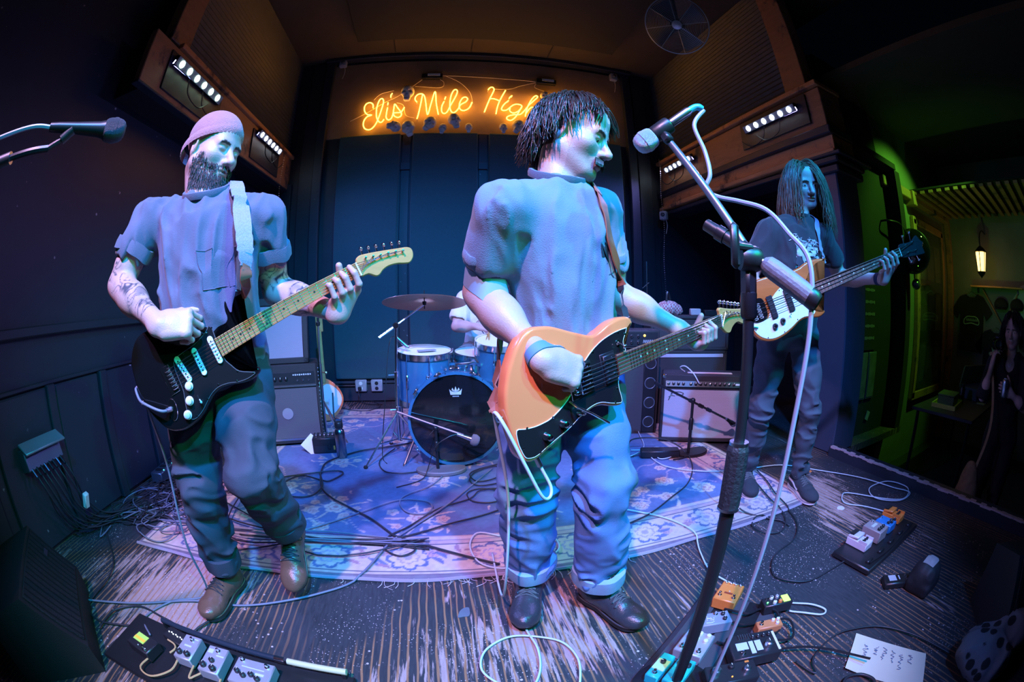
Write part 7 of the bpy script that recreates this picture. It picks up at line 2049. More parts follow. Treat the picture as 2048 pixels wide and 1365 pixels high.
# pocket device with pale label and pouch beside it
o = V(1.655, .52, 0); t = thing('pocket_transmitter', 'flat black device with a pale square label on the right boards', 'device', tuple(o), .9)
MB(rz(.9), o).box((0, 0, .016), (.075, .15, .032), bev=.006).build('case', black_plastic, t)
MB(rz(.9), o).box((.005, .028, .0325), (.042, .042, .001), bev=.0003).build('label', mat('pale_label', (.5, .52, .56), .6), t)
MB(rz(.9), o).box((.005, -.01, .0325), (.03, .006, .001)).build('text_strip', pale_print, t)
for k in range(3): MB(rz(.9), o).lathe([(.005, .032), (.005, .036), (0, .037)], (-.015 + k * .018, -.05, 0), (0, 0, 1), 10).build('button', steel, t)
o = V(1.73, .40, 0); t = thing('pouch', 'dark rounded pouch with a worn pale patch beside the flat device', 'pouch', tuple(o))
Sp = SDF(); Sp.ell(o + V(0, 0, .07), (.085, .075, .075), None, .02).box(o + V(0, 0, .03), (.08, .07, .03), None, .02, .03); Sp.plane(o + V(0, 0, .002), (0, 0, 1), .004, 's'); Sp.disp = folds(np.eye(3), .004, (18, 18, 18), 6)
v, f = Sp.mesh(.007); obj('bag', v, f, mat('black_nylon', (.02, .02, .024), .6), t, 180)
pa = Sp.snap(np.array([o + V(-.045 + .085 * a, -.035 + .07 * b, .14) for a in np.linspace(0, 1, 6) for b in np.linspace(0, 1, 6)]), 6, .002).reshape(6, 6, 3)
MB().grid(pa).build('patch', mat('worn_patch', (.36, .34, .34), .8, var=.3, vscale=40), t, 180)
# leopard print bundle at the lower right corner
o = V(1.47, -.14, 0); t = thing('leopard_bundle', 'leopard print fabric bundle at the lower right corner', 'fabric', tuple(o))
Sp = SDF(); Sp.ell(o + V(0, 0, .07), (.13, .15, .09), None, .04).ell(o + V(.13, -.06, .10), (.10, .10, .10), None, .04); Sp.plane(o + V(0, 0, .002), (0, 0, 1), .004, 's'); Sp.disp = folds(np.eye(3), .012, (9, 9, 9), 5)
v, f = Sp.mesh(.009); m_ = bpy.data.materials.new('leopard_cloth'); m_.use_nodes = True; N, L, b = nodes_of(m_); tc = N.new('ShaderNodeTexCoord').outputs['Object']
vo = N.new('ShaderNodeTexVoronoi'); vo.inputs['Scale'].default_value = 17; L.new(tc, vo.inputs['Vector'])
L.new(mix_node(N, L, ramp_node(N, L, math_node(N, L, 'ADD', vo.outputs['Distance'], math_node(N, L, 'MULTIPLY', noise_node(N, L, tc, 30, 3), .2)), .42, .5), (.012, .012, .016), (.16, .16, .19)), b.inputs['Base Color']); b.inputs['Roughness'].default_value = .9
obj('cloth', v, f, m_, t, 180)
# scraps on the boards
q = random.Random(21)
for k, (x, y, s_, m_, lab) in enumerate(((2.02, 1.20, .035, white_plastic, 'torn white paper scrap on the boards beside the skate shoe'), (.02, 1.18, .030, mat('grey_leaf', (.12, .15, .18), .9), 'grey leaf-shaped scrap on the boards before the rug'), (2.28, 1.72, .022, orange_p, 'small orange guitar pick on the boards by the pillar'))):
    ol = np.array([(math.cos(a) * s_ * q.uniform(.6, 1.2), math.sin(a) * s_ * q.uniform(.5, .9)) for a in np.linspace(0, 2 * math.pi, 9, endpoint=False)])
    tag(MB(rz(k), (x, y, .0)).prism(catmull(ol, 2, True), .0005, .003).build(('paper_scrap', 'scrap', 'guitar_pick')[k], m_, None), lab, ('scrap', 'scrap', 'guitar pick')[k])

# ================================================================ cables
CABLES = [
    ('pale blue guitar cable looping on the rug and in front of the singer boots', 'pale', 0.0042, [(0.223, 1.691), (0.123, 1.729), (0.080, 1.623), (0.109, 1.477), (0.205, 1.425), (0.346, 1.454), (0.448, 1.511), (0.464, 1.617), (0.373, 1.734), (0.318, 1.697), (0.268, 1.490), (0.248, 1.223), (0.217, 1.067), (0.234, 0.944), (0.218, 0.839), (0.174, 0.771), (0.106, 0.795), (0.049, 0.869), (0.068, 0.961), (0.140, 1.014), (0.223, 1.011), (0.312, 0.963), (0.343, 0.866), (0.321, 0.765), (0.296, 0.728)]),
    ('pale cable running from behind the jeans to the orange pedal', 'pale', 0.0038, [(0.777, 1.871), (0.917, 1.761), (1.042, 1.632), (1.101, 1.453), (1.049, 1.301), (1.003, 1.144), (1.020, 1.050), (1.051, 0.996)]),
    ('long pale cable crossing the right boards past the skate shoe', 'pale', 0.0038, [(1.841, 3.693), (1.578, 3.076), (1.430, 2.661), (1.250, 2.505), (1.197, 2.577)]),
    ('pale cable with a coil beside the rear mic base, running to the right', 'pale', 0.0038, [(1.301, 2.616), (1.423, 2.548), (1.419, 2.387), (1.525, 2.395), (1.576, 2.519), (1.493, 2.601), (1.391, 2.527), (1.384, 2.253), (1.555, 2.081), (1.785, 1.991), (2.147, 1.906), (2.339, 1.665), (2.488, 1.384), (2.561, 1.099)]),
    ('pale coiled cable on the boards near the stage edge', 'pale', 0.0038, [(2.561, 1.099), (2.580, 0.971), (2.418, 0.970), (2.305, 1.121), (2.407, 1.234), (2.611, 1.200), (2.639, 1.026), (2.480, 0.961), (2.358, 1.045), (2.223, 1.286), (2.150, 1.297), (2.079, 1.220), (2.149, 1.101), (2.198, 0.944), (2.210, 0.889)]),
    ('short pale loop beside the black mini pedal', 'pale', 0.004, [(1.167, 0.770), (1.224, 0.709), (1.253, 0.642), (1.215, 0.634), (1.156, 0.699), (1.127, 0.737)]),
    ('thick black cable curling from the bottle across the rug to the front edge', 'dark', 0.0055, [(-0.113, 3.195), (-0.376, 3.034), (-0.630, 2.927), (-0.801, 2.746), (-0.832, 2.575), (-0.767, 2.295), (-0.658, 2.129), (-0.534, 2.024), (-0.406, 1.905), (-0.303, 1.779), (-0.238, 1.708), (-0.076, 1.615), (0.189, 1.458)]),
    ('black cable loop lying beside the bearded guitarist boots', 'dark', 0.005, [(-1.241, 2.229), (-1.084, 2.393), (-0.832, 2.505), (-0.700, 2.539), (-0.670, 2.481), (-0.730, 2.373), (-0.802, 2.392), (-0.953, 2.434), (-1.038, 2.263), (-0.941, 2.131), (-0.801, 2.149), (-0.760, 2.295), (-0.827, 2.488)]),
    ('grey cable across the front boards under the planted boot', 'grey', 0.005, [(-1.965, 0.689), (-1.647, 0.808), (-1.343, 0.940), (-1.117, 1.063), (-0.978, 1.104), (-0.842, 1.127), (-0.682, 1.188), (-0.533, 1.275), (-0.385, 1.401), (-0.281, 1.663), (-0.172, 1.827), (0.008, 2.062), (0.201, 2.378), (0.295, 2.526)]),
    ('thin grey cable with a small loop in the middle of the rug', 'grey', 0.0038, [(-0.026, 2.444), (-0.102, 2.300), (-0.242, 2.171), (-0.263, 2.077), (-0.216, 1.971), (-0.125, 1.956), (-0.086, 2.022), (-0.127, 2.102), (-0.266, 2.121), (-0.445, 1.987), (-0.700, 1.777), (-0.846, 1.713)]),
    ('dark cable running along the cream border of the rug', 'dark', 0.0045, [(-1.053, 1.649), (-0.725, 1.674), (-0.475, 1.692), (-0.239, 1.718), (-0.001, 1.831), (0.153, 1.902), (0.289, 1.965)]),
    ('black cable crossing the rug corner to the right pedalboard', 'dark', 0.0042, [(1.670, 2.443), (1.556, 2.176), (1.374, 1.949), (1.174, 1.816), (0.990, 1.702), (0.850, 1.644)]),
    ('black cable snaking over the boards to the white pedal', 'dark', 0.0042, [(1.950, 2.023), (1.870, 1.769), (1.774, 1.566), (1.725, 1.402), (1.650, 1.241), (1.529, 1.137), (1.384, 1.098), (1.283, 1.039), (1.230, 0.958), (1.260, 0.883), (1.337, 0.832), (1.469, 0.822), (1.650, 0.821)]),
    ('second black loop on the boards before the rug corner', 'dark', 0.0042, [(1.795, 1.813), (1.700, 1.533), (1.649, 1.345), (1.524, 1.232), (1.427, 1.267), (1.419, 1.362), (1.495, 1.411), (1.581, 1.356), (1.595, 1.247)]),
    ('thin black cable passing above the handwritten paper', 'dark', 0.004, [(0.970, 0.508), (0.988, 0.412), (1.028, 0.474), (1.151, 0.505), (1.249, 0.481), (1.361, 0.396), (1.428, 0.228), (1.455, 0.023)]),
    ('black cable coil at the bottom edge beside the paper', 'dark', 0.006, [(1.004, 0.284), (1.056, 0.313), (1.110, 0.284), (1.123, 0.223), (1.083, 0.197)]),
    ('black cable at the far bottom left over the worn boards', 'dark', 0.0045, [(-1.388, 0.722), (-1.385, 0.858), (-1.285, 0.949), (-1.128, 0.932), (-0.988, 0.910), (-0.955, 0.945), (-0.916, 1.017)]),
    ('dark cable arcing from the tangle to the left pedalboard', 'dark', 0.0045, [(-1.910, 1.407), (-1.679, 1.220), (-1.575, 1.067), (-1.543, 0.828), (-1.417, 0.762), (-1.237, 0.826), (-1.096, 0.872)]),
    ('tangled black cable right of the bass drum, upper coil', 'dark', 0.0042, [(0.355, 2.603), (0.216, 2.538), (0.145, 2.448), (0.182, 2.343), (0.290, 2.364), (0.368, 2.471), (0.317, 2.565), (0.179, 2.476), (0.138, 2.349), (0.190, 2.269), (0.311, 2.300)]),
    ('tangled black cable right of the bass drum, lower coil', 'dark', 0.0042, [(0.308, 2.180), (0.186, 2.234), (0.110, 2.177), (0.130, 2.078), (0.234, 2.045), (0.309, 2.095), (0.299, 2.216), (0.183, 2.200), (0.119, 2.111), (-0.047, 2.007), (-0.196, 1.827), (-0.287, 1.732), (-0.301, 1.620), (-0.229, 1.558), (-0.164, 1.598), (-0.190, 1.685), (-0.263, 1.732)]),
    ('dark cable on the rug behind the left combo stand', 'dark', 0.004, [(-0.834, 4.912), (-1.061, 4.661), (-1.213, 4.542), (-1.020, 4.202), (-0.744, 4.153), (-0.674, 4.404), (-0.882, 4.653), (-1.001, 4.374)]),
    ('black cable from the floor tom leg to the rug middle', 'dark', 0.004, [(-0.371, 2.978), (-0.453, 2.724), (-0.397, 2.545), (-0.295, 2.501), (-0.168, 2.536), (-0.072, 2.571)]),
]
cable_m = {'pale': mat('pale_blue_cable', (.55, .66, .72), .45), 'dark': mat('black_cable', (.025, .028, .034), .45), 'grey': mat('grey_cable', (.16, .18, .24), .5)}
def floor_z(x, y): return .017 if (-1.62 < x < 1.96 and 1.40 < y < 4.25) else .006
qc = random.Random(2)
for lab, m_, r, P in CABLES:
    D = catmull([(x, y, 0) for x, y in P], 6); ph = qc.uniform(0, 6)
    for i, p in enumerate(D): p[2] = floor_z(p[0], p[1]) + r + .002 * (1 + math.sin(i * .45 + ph))
    tag(MB().tube(D, r, 6).build('cable', cable_m[m_], None, 180), lab, 'cable')
# the guitar lead from the orange guitar's jack
ob, ub, vb, nb_ = GC
gcb = catmull([ob - ub * .135 - vb * .150 - nb_ * .022, ob - ub * .128 - vb * .185 - nb_ * .02, ob - ub * .120 - vb * .235 - nb_ * .01, ob - ub * .135 - vb * .255, ob - ub * .160 - vb * .235 + nb_ * .01, ob - ub * .185 - vb * .14 + nb_ * .012, ob - ub * .205 - vb * .04 + nb_ * .0, ob - ub * .208 - vb * .01 - nb_ * .03, ob - ub * .20 - vb * .06 - nb_ * .06, V(.16, 1.02, .55), V(.155, 1.06, .25), V(.16, 1.22, .05), V(.17, 1.55, .022)], 8)
o_ = MB().tube(gcb, .0042, 8).build('cable', cable_m['pale'], None, 180); tag(o_, 'pale blue lead hanging in a loop from the orange guitar', 'cable')
MB().cyl(gcb[0], gcb[6], .0075, n=10).build('plug', steel, o_)
ob, ub, vb, nb_ = GL
gcb = catmull([ob - ub * .05 - vb * .070 + nb_ * .006, ob - ub * .075 - vb * .060 + nb_ * .03, ob - ub * .115 - vb * .02 + nb_ * .02, ob - ub * .135 + vb * .005 + nb_ * .0, ob - ub * .140 + vb * .04 - nb_ * .03, ob - ub * .135 + vb * .01 - nb_ * .05, V(-.95, 1.10, .60), V(-.97, 1.10, .3), V(-1.0, 1.14, .03), V(-1.15, 1.05, .01), V(-1.22, .90, .01), V(-1.12, .80, .03)], 8)
o_ = MB().tube(gcb, .0045, 8).build('cable', cable_m['grey'], None, 180); tag(o_, 'grey lead plugged into the black guitar and hanging down to the floor', 'cable')
MB().cyl(gcb[0], gcb[5], .007, n=10).build('plug', steel, o_)
ob, ub, vb, nb_ = GB
gcb = catmull([ob - ub * .05 - vb * .055, ob - ub * .085 - vb * .06, ob - ub * .10 - vb * .10 - nb_ * .02, V(1.30, 1.46, .60), V(1.36, 1.55, .2), V(1.45, 1.50, .03), V(1.60, 1.30, .012)], 8)
o_ = MB().tube(gcb, .0045, 8).build('cable', cable_m['dark'], None, 180); tag(o_, 'black lead hanging from the bass guitar to the rug', 'cable')
MB().cyl(gcb[0], gcb[4], .007, n=10).build('plug', steel, o_)
# tangle on the left: many single cables
for k in range(26):
    n_ = qc.randint(9, 14); x, y = qc.uniform(-2.0, -1.5), qc.uniform(1.5, 2.3); a = qc.uniform(-1, 1); P = [(-2.03, qc.uniform(1.35, 2.4))] if k % 2 else []
    tx, ty = qc.uniform(-1.9, -1.35), qc.uniform(1.45, 2.35)
    for i in range(n_):
        a += qc.uniform(.3, 1.15) * (1 if k % 3 else -1); s_ = qc.uniform(.06, .15)
        x = min(-1.18, max(-2.06, x + math.cos(a) * s_ + (tx - x) * .12)); y = min(2.75, max(1.32, y + math.sin(a) * s_ + (ty - y) * .12)); P.append((x, y))
    if k % 4 == 0: P += [(-1.1, qc.uniform(1.5, 1.9)), (-.6, qc.uniform(1.52, 1.75)), (-.1, qc.uniform(1.6, 1.7))]
    D = catmull([(x, y, 0) for x, y in P], 5); h = qc.uniform(0, .03)
    for i, p in enumerate(D): p[2] = floor_z(p[0], p[1]) + .004 + h * (.5 + .5 * math.sin(i * .3 + k))
    tag(MB().tube(D, .0042, 5).build('cable', cable_m['dark' if k % 3 else 'grey'], None, 180), 'one of the dark cables tangled on the floor by the left wall', 'cable', 'tangled cables by the left wall')
# stage box on the wall with its leads
o = V(-2.05, 1.17, .44); t = thing('stage_box', 'steel stage box on the left wall with a row of plugged cables', 'stage box', tuple(o))
MB().box(o + V(.0, 0, .05), (.09, .30, .11), ry(-.25), .006).build('case', mat('blue_steel_box', (.10, .14, .18), .35, .6), t)
MB().box(o + V(.05, 0, .115), (.10, .32, .012), ry(.35), .003).build('lid', mat('pale_steel_lid', (.25, .33, .38), .4, .4), t)
for k in range(8): MB().cyl(o + V(.04, -.12 + k * .034, .02), o + V(.085, -.115 + k * .034, -.02), .010, .008, 10).build('plug', steel if k % 3 == 0 else black_plastic, t)
for k in range(10):
    y = 1.06 + (k % 8) * .034; P = [(-1.965, y, .42), (-1.93, y + .02, .34), (-1.94 - .04 * (k % 3), y + .10, .18), (-1.98 + .03 * (k % 2), y + .25, .05), (-1.93 + .05 * (k % 4), 1.50 + .06 * k, .02), (-1.75 + .04 * (k % 5), 1.55 + .08 * k, .018)]
    tag(MB().tube(catmull(P, 6), .0045, 6).build('cable', cable_m['dark'], None, 180), 'one of the dark cables running from the wall stage box to the floor', 'cable', 'cables from the stage box')
tag(MB().box((-1.90, 1.33, .22), (.03, .04, .09), ry(.4), .006).build('cable_tag', white_plastic, None), 'white tag tied to the stage box cables', 'tag')
t = thing('power_strip', 'metal power strip with small lights along the left wall', 'power strip', (-2.0, 2.35, 0), .12)
MB(rz(.12), (-2.0, 2.35, 0)).box((0, 0, .045), (.10, .46, .07), bev=.006).build('case', mat('blue_steel_box'), t)
for k in range(6):
    MB(rz(.12), (-2.0, 2.35, 0)).box((.0, -.17 + k * .07, .083), (.05, .035, .008)).build('socket', black_plastic, t)
    MB(rz(.12), (-2.0, 2.35, 0)).ball((.045, -.17 + k * .07, .083), .005, 8).build('indicator', mat('teal_indicator', (.2, .8, .8), .3, emit=(.1, .8, .8), estr=2), t)
t = thing('power_brick', 'black power brick with leads on the rug before the silver amplifier', 'power brick', (1.45, 2.45, .012))
MB(rz(-.35), (1.45, 2.45, .012)).box((0, 0, .03), (.28, .09, .055), bev=.008).build('case', black_plastic, t)
MB().tube(catmull([(1.33, 2.50, .05), (1.25, 2.52, .02), (1.30, 2.62, .10), (1.5, 2.55, .11), (1.62, 2.46, .06), (1.62, 2.36, .02), (1.5, 2.34, .02)], 8), .005, 6).build('lead', black_plastic, t)
# ================================================================ the hall beside the stage
spot('hall_green_spot', (4.35, .9, 2.9), (4.25, 2.05, 1.8), (.22, 1.0, .06), 80, 80, .6, .04)
spot('hall_green_uplight', (3.7, 1.2, .5), (5.3, 1.1, 2.2), (.22, 1.0, .06), 14, 90, .8, .04)
t = thing('convex_mirror', 'round black convex mirror on a bracket above the hall wall', 'mirror', (4.02, 1.86, 1.50))
c = V(4.02, 1.80, 1.64); ax = nrm(V(-.93, -.36, -.05))
MB().lathe([(.20, -.02), (.205, 0), (.20, .015), (.17, .055), (.11, .085), (.05, .098), (0, .101)], c, ax, 40).build('dome', mat('black_mirror', (.02, .02, .022), .04, .6, coat=1.0), t, 180)
MB().lathe([(.205, -.012), (.213, 0), (.205, .012)], c, ax, 40).build('rim', black_plastic, t)
MB().tube(catmull([c - ax * .02, c + V(-.10, .06, .22), c + V(-.32, .10, .24), c + V(-.34, .2, .24)], 5), .010, 8).build('bracket', black_paint, t)
MB().lathe([(.05, 0), (.05, .03), (.03, .06), (0, .065)], c + V(.02, -.02, -.30), (-.9, -.3, -.3), 20).build('lamp_head', mat('dark_lens', (.05, .06, .08), .15), t)
MB().tube([c + V(.02, 0, -.21), c + V(.02, 0, -.26)], .008, 6).build('lamp_stem', black_paint, t)
# framed door or poster case
t = thing('poster_case', 'tall framed glass case with dark posters on the hall wall', 'poster case', (5.12, 2.02, .30))
for x in (4.60, 5.62): MB().box((x, 2.01, 1.12), (.09, .06, 1.9), bev=.008).build('frame_post', m_board_dark, t)
MB().box((5.11, 2.01, 2.05), (1.1, .06, .09), bev=.008).build('frame_rail', m_board_dark, t)
MB().box((5.11, 2.01, .20), (1.1, .06, .09), bev=.008).build('frame_rail', m_board_dark, t)
MB().box((5.11, 2.025, 1.12), (.94, .02, 1.78)).build('backing', mat('dark_poster_back', (.05, .06, .04), .7, var=.8, vscale=5), t)
q = random.Random(6)
for k in range(9): MB().box((4.80 + (k % 3) * .30, 2.013, .55 + (k // 3) * .55), (.24, .006, .42)).build('poster', mat('dim_poster_%d' % (k % 3), ((.10, .12, .07), (.05, .07, .05), (.14, .13, .08))[k % 3], .6, var=.9, vscale=9), t)
gm = mat('case_glass', (1, 1, 1), .03, trans=1.0, var=0); MB().box((5.11, 1.995, 1.12), (.94, .004, 1.78)).build('pane', gm, t)
# notices on the dark wall right of the pillar
t = thing('wall_notice', 'black notice with rows of dim lettering on the dark wall', 'notice', (3.35, 1.995, .8))
MB().box((3.35, 1.99, 1.02), (.24, .01, .56)).build('board', m_black, t)
for k in range(5):
    for j in range(7):
        MB().box((3.26 + j * .027, 1.983, 1.24 - k * .10), (.019, .002, .026 if (j + k) % 3 else .018)).build('letter_block', mat('dim_lettering', (.22, .24, .22), .7), t)
t = thing('flyer_pair', 'pair of framed flyers side by side below the notice', 'flyer', (3.36, 1.99, .38))
for x in (3.27, 3.44):
    fl_ = MB().box((x, 1.99, .52), (.15, .012, .40), bev=.003).build('frame', mat('thin_blue_frame', (.10, .13, .14), .5), t)
    MB().box((x, 1.982, .52), (.13, .004, .37)).build('print', mat('flyer_print', (.10, .12, .09), .7, var=.9, vscale=14), t)
tag(MB().box((3.47, 1.99, .16), (.06, .006, .08), ry(.4)).build('sticker', mat('flyer_sticker', (.3, .34, .3), .7), None), 'small pale sticker under the framed flyers', 'sticker')
# lantern
t = thing('wall_lantern', 'lit carriage lantern with warm glass hanging over the t-shirts', 'lantern', (5.55, 1.15, 1.62))
lc = V(5.55, 1.33, 1.70)
MB().lathe([(0, .20), (.02, .19), (.05, .17), (.095, .13), (.10, .12)], lc, (0, 0, 1), 6).build('roof', black_paint, t, 20)
MB().lathe([(.06, -.10), (.085, .115), (.0, .116)], lc, (0, 0, 1), 6).build('glass', mat('lantern_glass', (.9, .6, .3), .3, emit=(1.0, .62, .18), estr=3.2), t, 20)
for k in range(6):
    a = k * math.pi / 3; MB().tube([lc + V(.062 * math.cos(a), .062 * math.sin(a), -.10), lc + V(.088 * math.cos(a), .088 * math.sin(a), .12)], .006, 5).build('rib', black_paint, t)
MB().lathe([(.07, -.10), (.05, -.13), (.015, -.16), (0, -.18)], lc, (0, 0, 1), 12).build('finial', black_paint, t)
MB().tube(catmull([lc + V(0, 0, .19), lc + V(.02, 0, .30), lc + V(.20, 0, .40), lc + V(.44, 0, .40)], 5), .010, 6).build('arm', black_paint, t)
pl_l = bpy.data.lights.new('lantern_light', 'POINT'); pl_l.energy = .8; pl_l.color = (1, .6, .2); pl_l.shadow_soft_size = .05
po = bpy.data.objects.new('lantern_light', pl_l); C.objects.link(po); po.parent = t; po.location = (0, .18, -.06)
# t-shirts on the wall
def flat_tee(label, y, z, s_, m_, extra=None):
    t = thing('hanging_t_shirt', label, 't-shirt', (5.97, y, z - .35 * s_), 0, 'merchandise t-shirts on the hall wall')
    ol = np.array([(-.10, .33), (-.20, .30), (-.36, .12), (-.26, .03), (-.20, .12), (-.20, -.36), (.20, -.36), (.20, .12), (.26, .03), (.36, .12), (.20, .30), (.10, .33), (.05, .29), (-.05, .29)]) * s_
    Rr = np.array([[0, 0, -1.], [-1, 0, 0], [0, 1, 0]])
    MB(Rr, V(5.975, y, z)).prism(ol[::-1], -.02, .012, .006).build('cloth', m_, t)
    MB(Rr, V(5.975, y, z)).tube([(-.16 * s_, .28 * s_, .0), (0, .36 * s_, 0), (.16 * s_, .28 * s_, 0)], .006, 5).build('hanger', steel, t)
    if extra: extra(lambda: MB(Rr, V(5.958, y, z)), t)
    return t
def logo1(B_, t):
    b = B_(); b.tube(catmull([(-.13, .02, 0), (-.08, .06, 0), (0, .065, 0), (.08, .06, 0), (.13, .02, 0), (.12, -.03, 0), (0, -.015, 0), (-.12, -.03, 0), (-.13, .02, 0)], 5), .006, 5)
    for k in range(7): b.tube([(-.09 + k * .03, .01, 0), (-.08 + k * .03, .045, 0), (-.07 + k * .03, .01, 0)], .005, 4)
    b.build('logo', mat('green_white_print', (.35, .6, .35), .7), t, stuff=True)
def logo2(B_, t):
    ol = [(math.cos(a) * .085 * (1 + .28 * math.cos(9 * a)), math.sin(a) * .14 * (1 + .15 * math.cos(9 * a))) for a in np.linspace(0, 2 * math.pi, 72, endpoint=False)]
    B_().prism(np.array(ol), 0, .003).build('emblem', mat('green_white_print'), t); B_().tube([(x * .45, y * .45, .004) for x, y in ol[::4]], .008, 5, True).build('emblem_ring', m_black, t)
flat_tee('black t-shirt with an outlined logo under the lantern', 1.62, 1.02, 1.0, m_black, logo1)
flat_tee('black t-shirt with a spiky pale emblem lower on the hall wall', 1.18, .62, 1.0, mat('black_merch', (.014, .014, .016), .9), logo2)
flat_tee('pale grey-green t-shirt at the right edge of the wall', .55, 1.18, 1.0, mat('pale_merch', (.42, .46, .40), .9))
for y, lab in ((1.10, 'dark flat cap hung left on the merchandise wall'), (.82, 'dark flat cap hung right on the merchandise wall')):
    o = V(5.95, y, 1.20); t = thing('cap', lab, 'cap', tuple(o), 0, 'caps on the hall wall')
    Sc = SDF(); Sc.ell(o + V(0, 0, .05), (.06, .12, .09), None, .02); Sc.plane(o, (0, 0, 1), .006, 's'); v, f = Sc.mesh(.012); obj('crown', v, f, m_black, t, 180)
    MB().box(o + V(-.06, 0, .005), (.10, .19, .012), bev=.005).build('peak', m_black, t)
# slanted rods on the wall, shelf
for k, (a, b, lab) in enumerate(((V(5.96, 1.42, 1.42), V(5.96, 1.05, .98), 'slanted wooden rod leaning left over the caps'), (V(5.94, .80, 1.40), V(5.94, 1.02, 1.06), 'slanted wooden rod leaning right over the caps'))):
    tag(MB().cyl(a, b, .012, n=8).build('wall_rod', m_board_dark, None), lab, 'rod')
t = thing('wall_shelf', 'narrow dark shelf on the hall wall under the lantern', 'shelf', (5.9, 1.15, 1.44))
MB().box((5.9, 1.15, 1.45), (.18, .9, .02), bev=.004).build('board', m_board, t)
for y in (.8, 1.5): MB().box((5.96, y, 1.41), (.06, .02, .06)).build('bracket', black_paint, t)
# merch table with things on it
t = thing('merch_table', 'dark table standing in the unlit hall below the t-shirts', 'table', (4.75, 1.30, -.5))
MB().box((4.75, 1.30, .235), (1.7, .75, .03), bev=.004).build('tabletop', mat('dark_table_top', (.04, .04, .045), .5), t)
for sx in (-1, 1):
    for sy in (-1, 1): MB().cyl((4.75 + sx * .78, 1.30 + sy * .32, -.5), (4.75 + sx * .78, 1.30 + sy * .32, .23), .02, n=8).build('leg', black_paint, t)
t = thing('tray', 'yellow-edged tray with a dark box in it on the hall table', 'tray', (4.30, 1.38, .25), .1)
MB().box((4.30, 1.38, .258), (.42, .28, .012), rz(.1)).build('base', mat('yellow_tray', (.6, .55, .08), .5), t)
for a, b, s_ in ((0, .14, (.42, .012, .04)), (0, -.14, (.42, .012, .04)), (.21, 0, (.012, .28, .04)), (-.21, 0, (.012, .28, .04))): MB(rz(.1), (4.30, 1.38, 0)).box((a, b, .272), s_).build('rim', mat('yellow_tray'), t)
o = V(4.30, 1.38, .266); t = thing('storage_box', 'dark green-lit box standing inside the yellow tray', 'box', tuple(o), .1)
MB(rz(.1), o).box((0, 0, .045), (.28, .2, .09), bev=.004).build('case', mat('olive_card', (.10, .12, .05), .7), t)
MB(rz(.1), o).box((0, 0, .098), (.29, .21, .014), bev=.003).build('lid', mat('olive_card'), t)
t = thing('flask', 'dark cylinder standing right of the yellow tray', 'flask', (4.60, 1.30, .25)); MB().lathe([(0, 0), (.04, 0), (.04, .14), (.03, .16)], (4.60, 1.30, .251), (0, 0, 1), 18).build('body', black_paint, t); MB().lathe([(.032, .155), (.032, .185), (0, .186)], (4.60, 1.30, .251), (0, 0, 1), 18).build('cap', black_plastic, t)
o = V(5.15, 1.20, .25); t = thing('open_case', 'open case with green-lit lid on the hall table', 'case', tuple(o), -.35); R_ = rz(-.35)
MB(R_, o).box((0, 0, .06), (.56, .32, .12), bev=.006).build('case_body', mat('blue_card', (.05, .07, .12), .7), t)
MB(R_, o).box((0, .13, .22), (.56, .02, .22), rx(.25), .004).build('case_lid', mat('olive_card'), t)
for k in range(3):
    o = V(4.82 + k * .09, 1.06 + .03 * k, .251); tag(MB(rz(.4 * k), o).box((0, 0, .002), (.16, .11, .004)).build('printed_card', mat('pale_green_card', (.32, .38, .30), .8), None), ('left', 'middle', 'right')[k] + ' one of the pale flat cards before the open case', 'card', 'cards on the hall table')

# ================================================================ drummer
P = dict(neck=V(.375, 3.53, 1.215), Rs=V(.205, 3.50, 1.120), Ls=V(.555, 3.50, 1.120), Re=V(.132, 3.42, .880), Rw=V(.285, 3.26, .885), Le=V(.63, 3.40, .90), Lw=V(.45, 3.24, .91),
         pel=V(.37, 3.62, .66), Rh=V(.28, 3.60, .66), Lh=V(.46, 3.60, .66), Rkn=V(.14, 3.24, .615), Lkn=V(.60, 3.24, .61), Ra=V(.16, 3.30, .19), La=V(.58, 3.30, .19))
P['M'] = head_frame((-.05, -.96, -.25)); P['headc'] = V(.40, 3.50, 1.37)
t = thing('person', 'drummer in white t-shirt seated behind the blue drums', 'person', (.37, 3.5, 0))
S = upper_body(P, 1.0, .95, 'down')
add_hand(S, P['Rw'], (.85, -.35, -.2), (.2, -.3, .9), False, ((45, 70, 40),) * 4, 2, (.7, .5, -.4), 15, 1.0)
add_hand(S, P['Lw'], (-.8, -.4, -.2), (-.1, -.3, .9), True, ((45, 70, 40),) * 4, 2, (.7, .5, -.4), 15, 1.0)
v, f = S.mesh(.006); obj('body', v, f, skin('skin_fair'), t, 180, face_colour(v, P, 1.0, scalp=(.2, .15, .12)))
eyeballs(t, P['headc'], P['M'], V(0, -.8, -.6))
Ssh = shirt(P, 1.0, 1.0, -.02, .66, .006, 71, .05, .064); v, f = Ssh.mesh(.008)
tee = obj('t_shirt', v, f, tee_material('white_cotton', (.80, .79, .77)), t, 180); collar_at(P, 0, .072).build('collar', tee_material('white_cotton'), tee)
T_, mid_ = torso_frame(P)
pts = lambda A, off: Ssh.snap(np.array([P['pel'] + T_[:, 2] * y + T_[:, 1] * .2 - T_[:, 0] * x for x, y in A]), 8, off)
lb = MB()
for k in range(9):
    a = math.radians(150 - k * 15); x, y = .10 * math.cos(a), .25 + .10 * math.sin(a); lb.tube(pts([(x - .008, y - .012), (x, y + .012), (x + .008, y - .012)], .002), .003, 4)
lb.build('arched_lettering', mat('rust_print', (.45, .16, .12), .8), tee, stuff=True)
ol = [(math.cos(a) * .05 * (1 + .3 * math.cos(3 * a)), .23 + math.sin(a) * .06) for a in np.linspace(0, 2 * math.pi, 30, endpoint=False)]
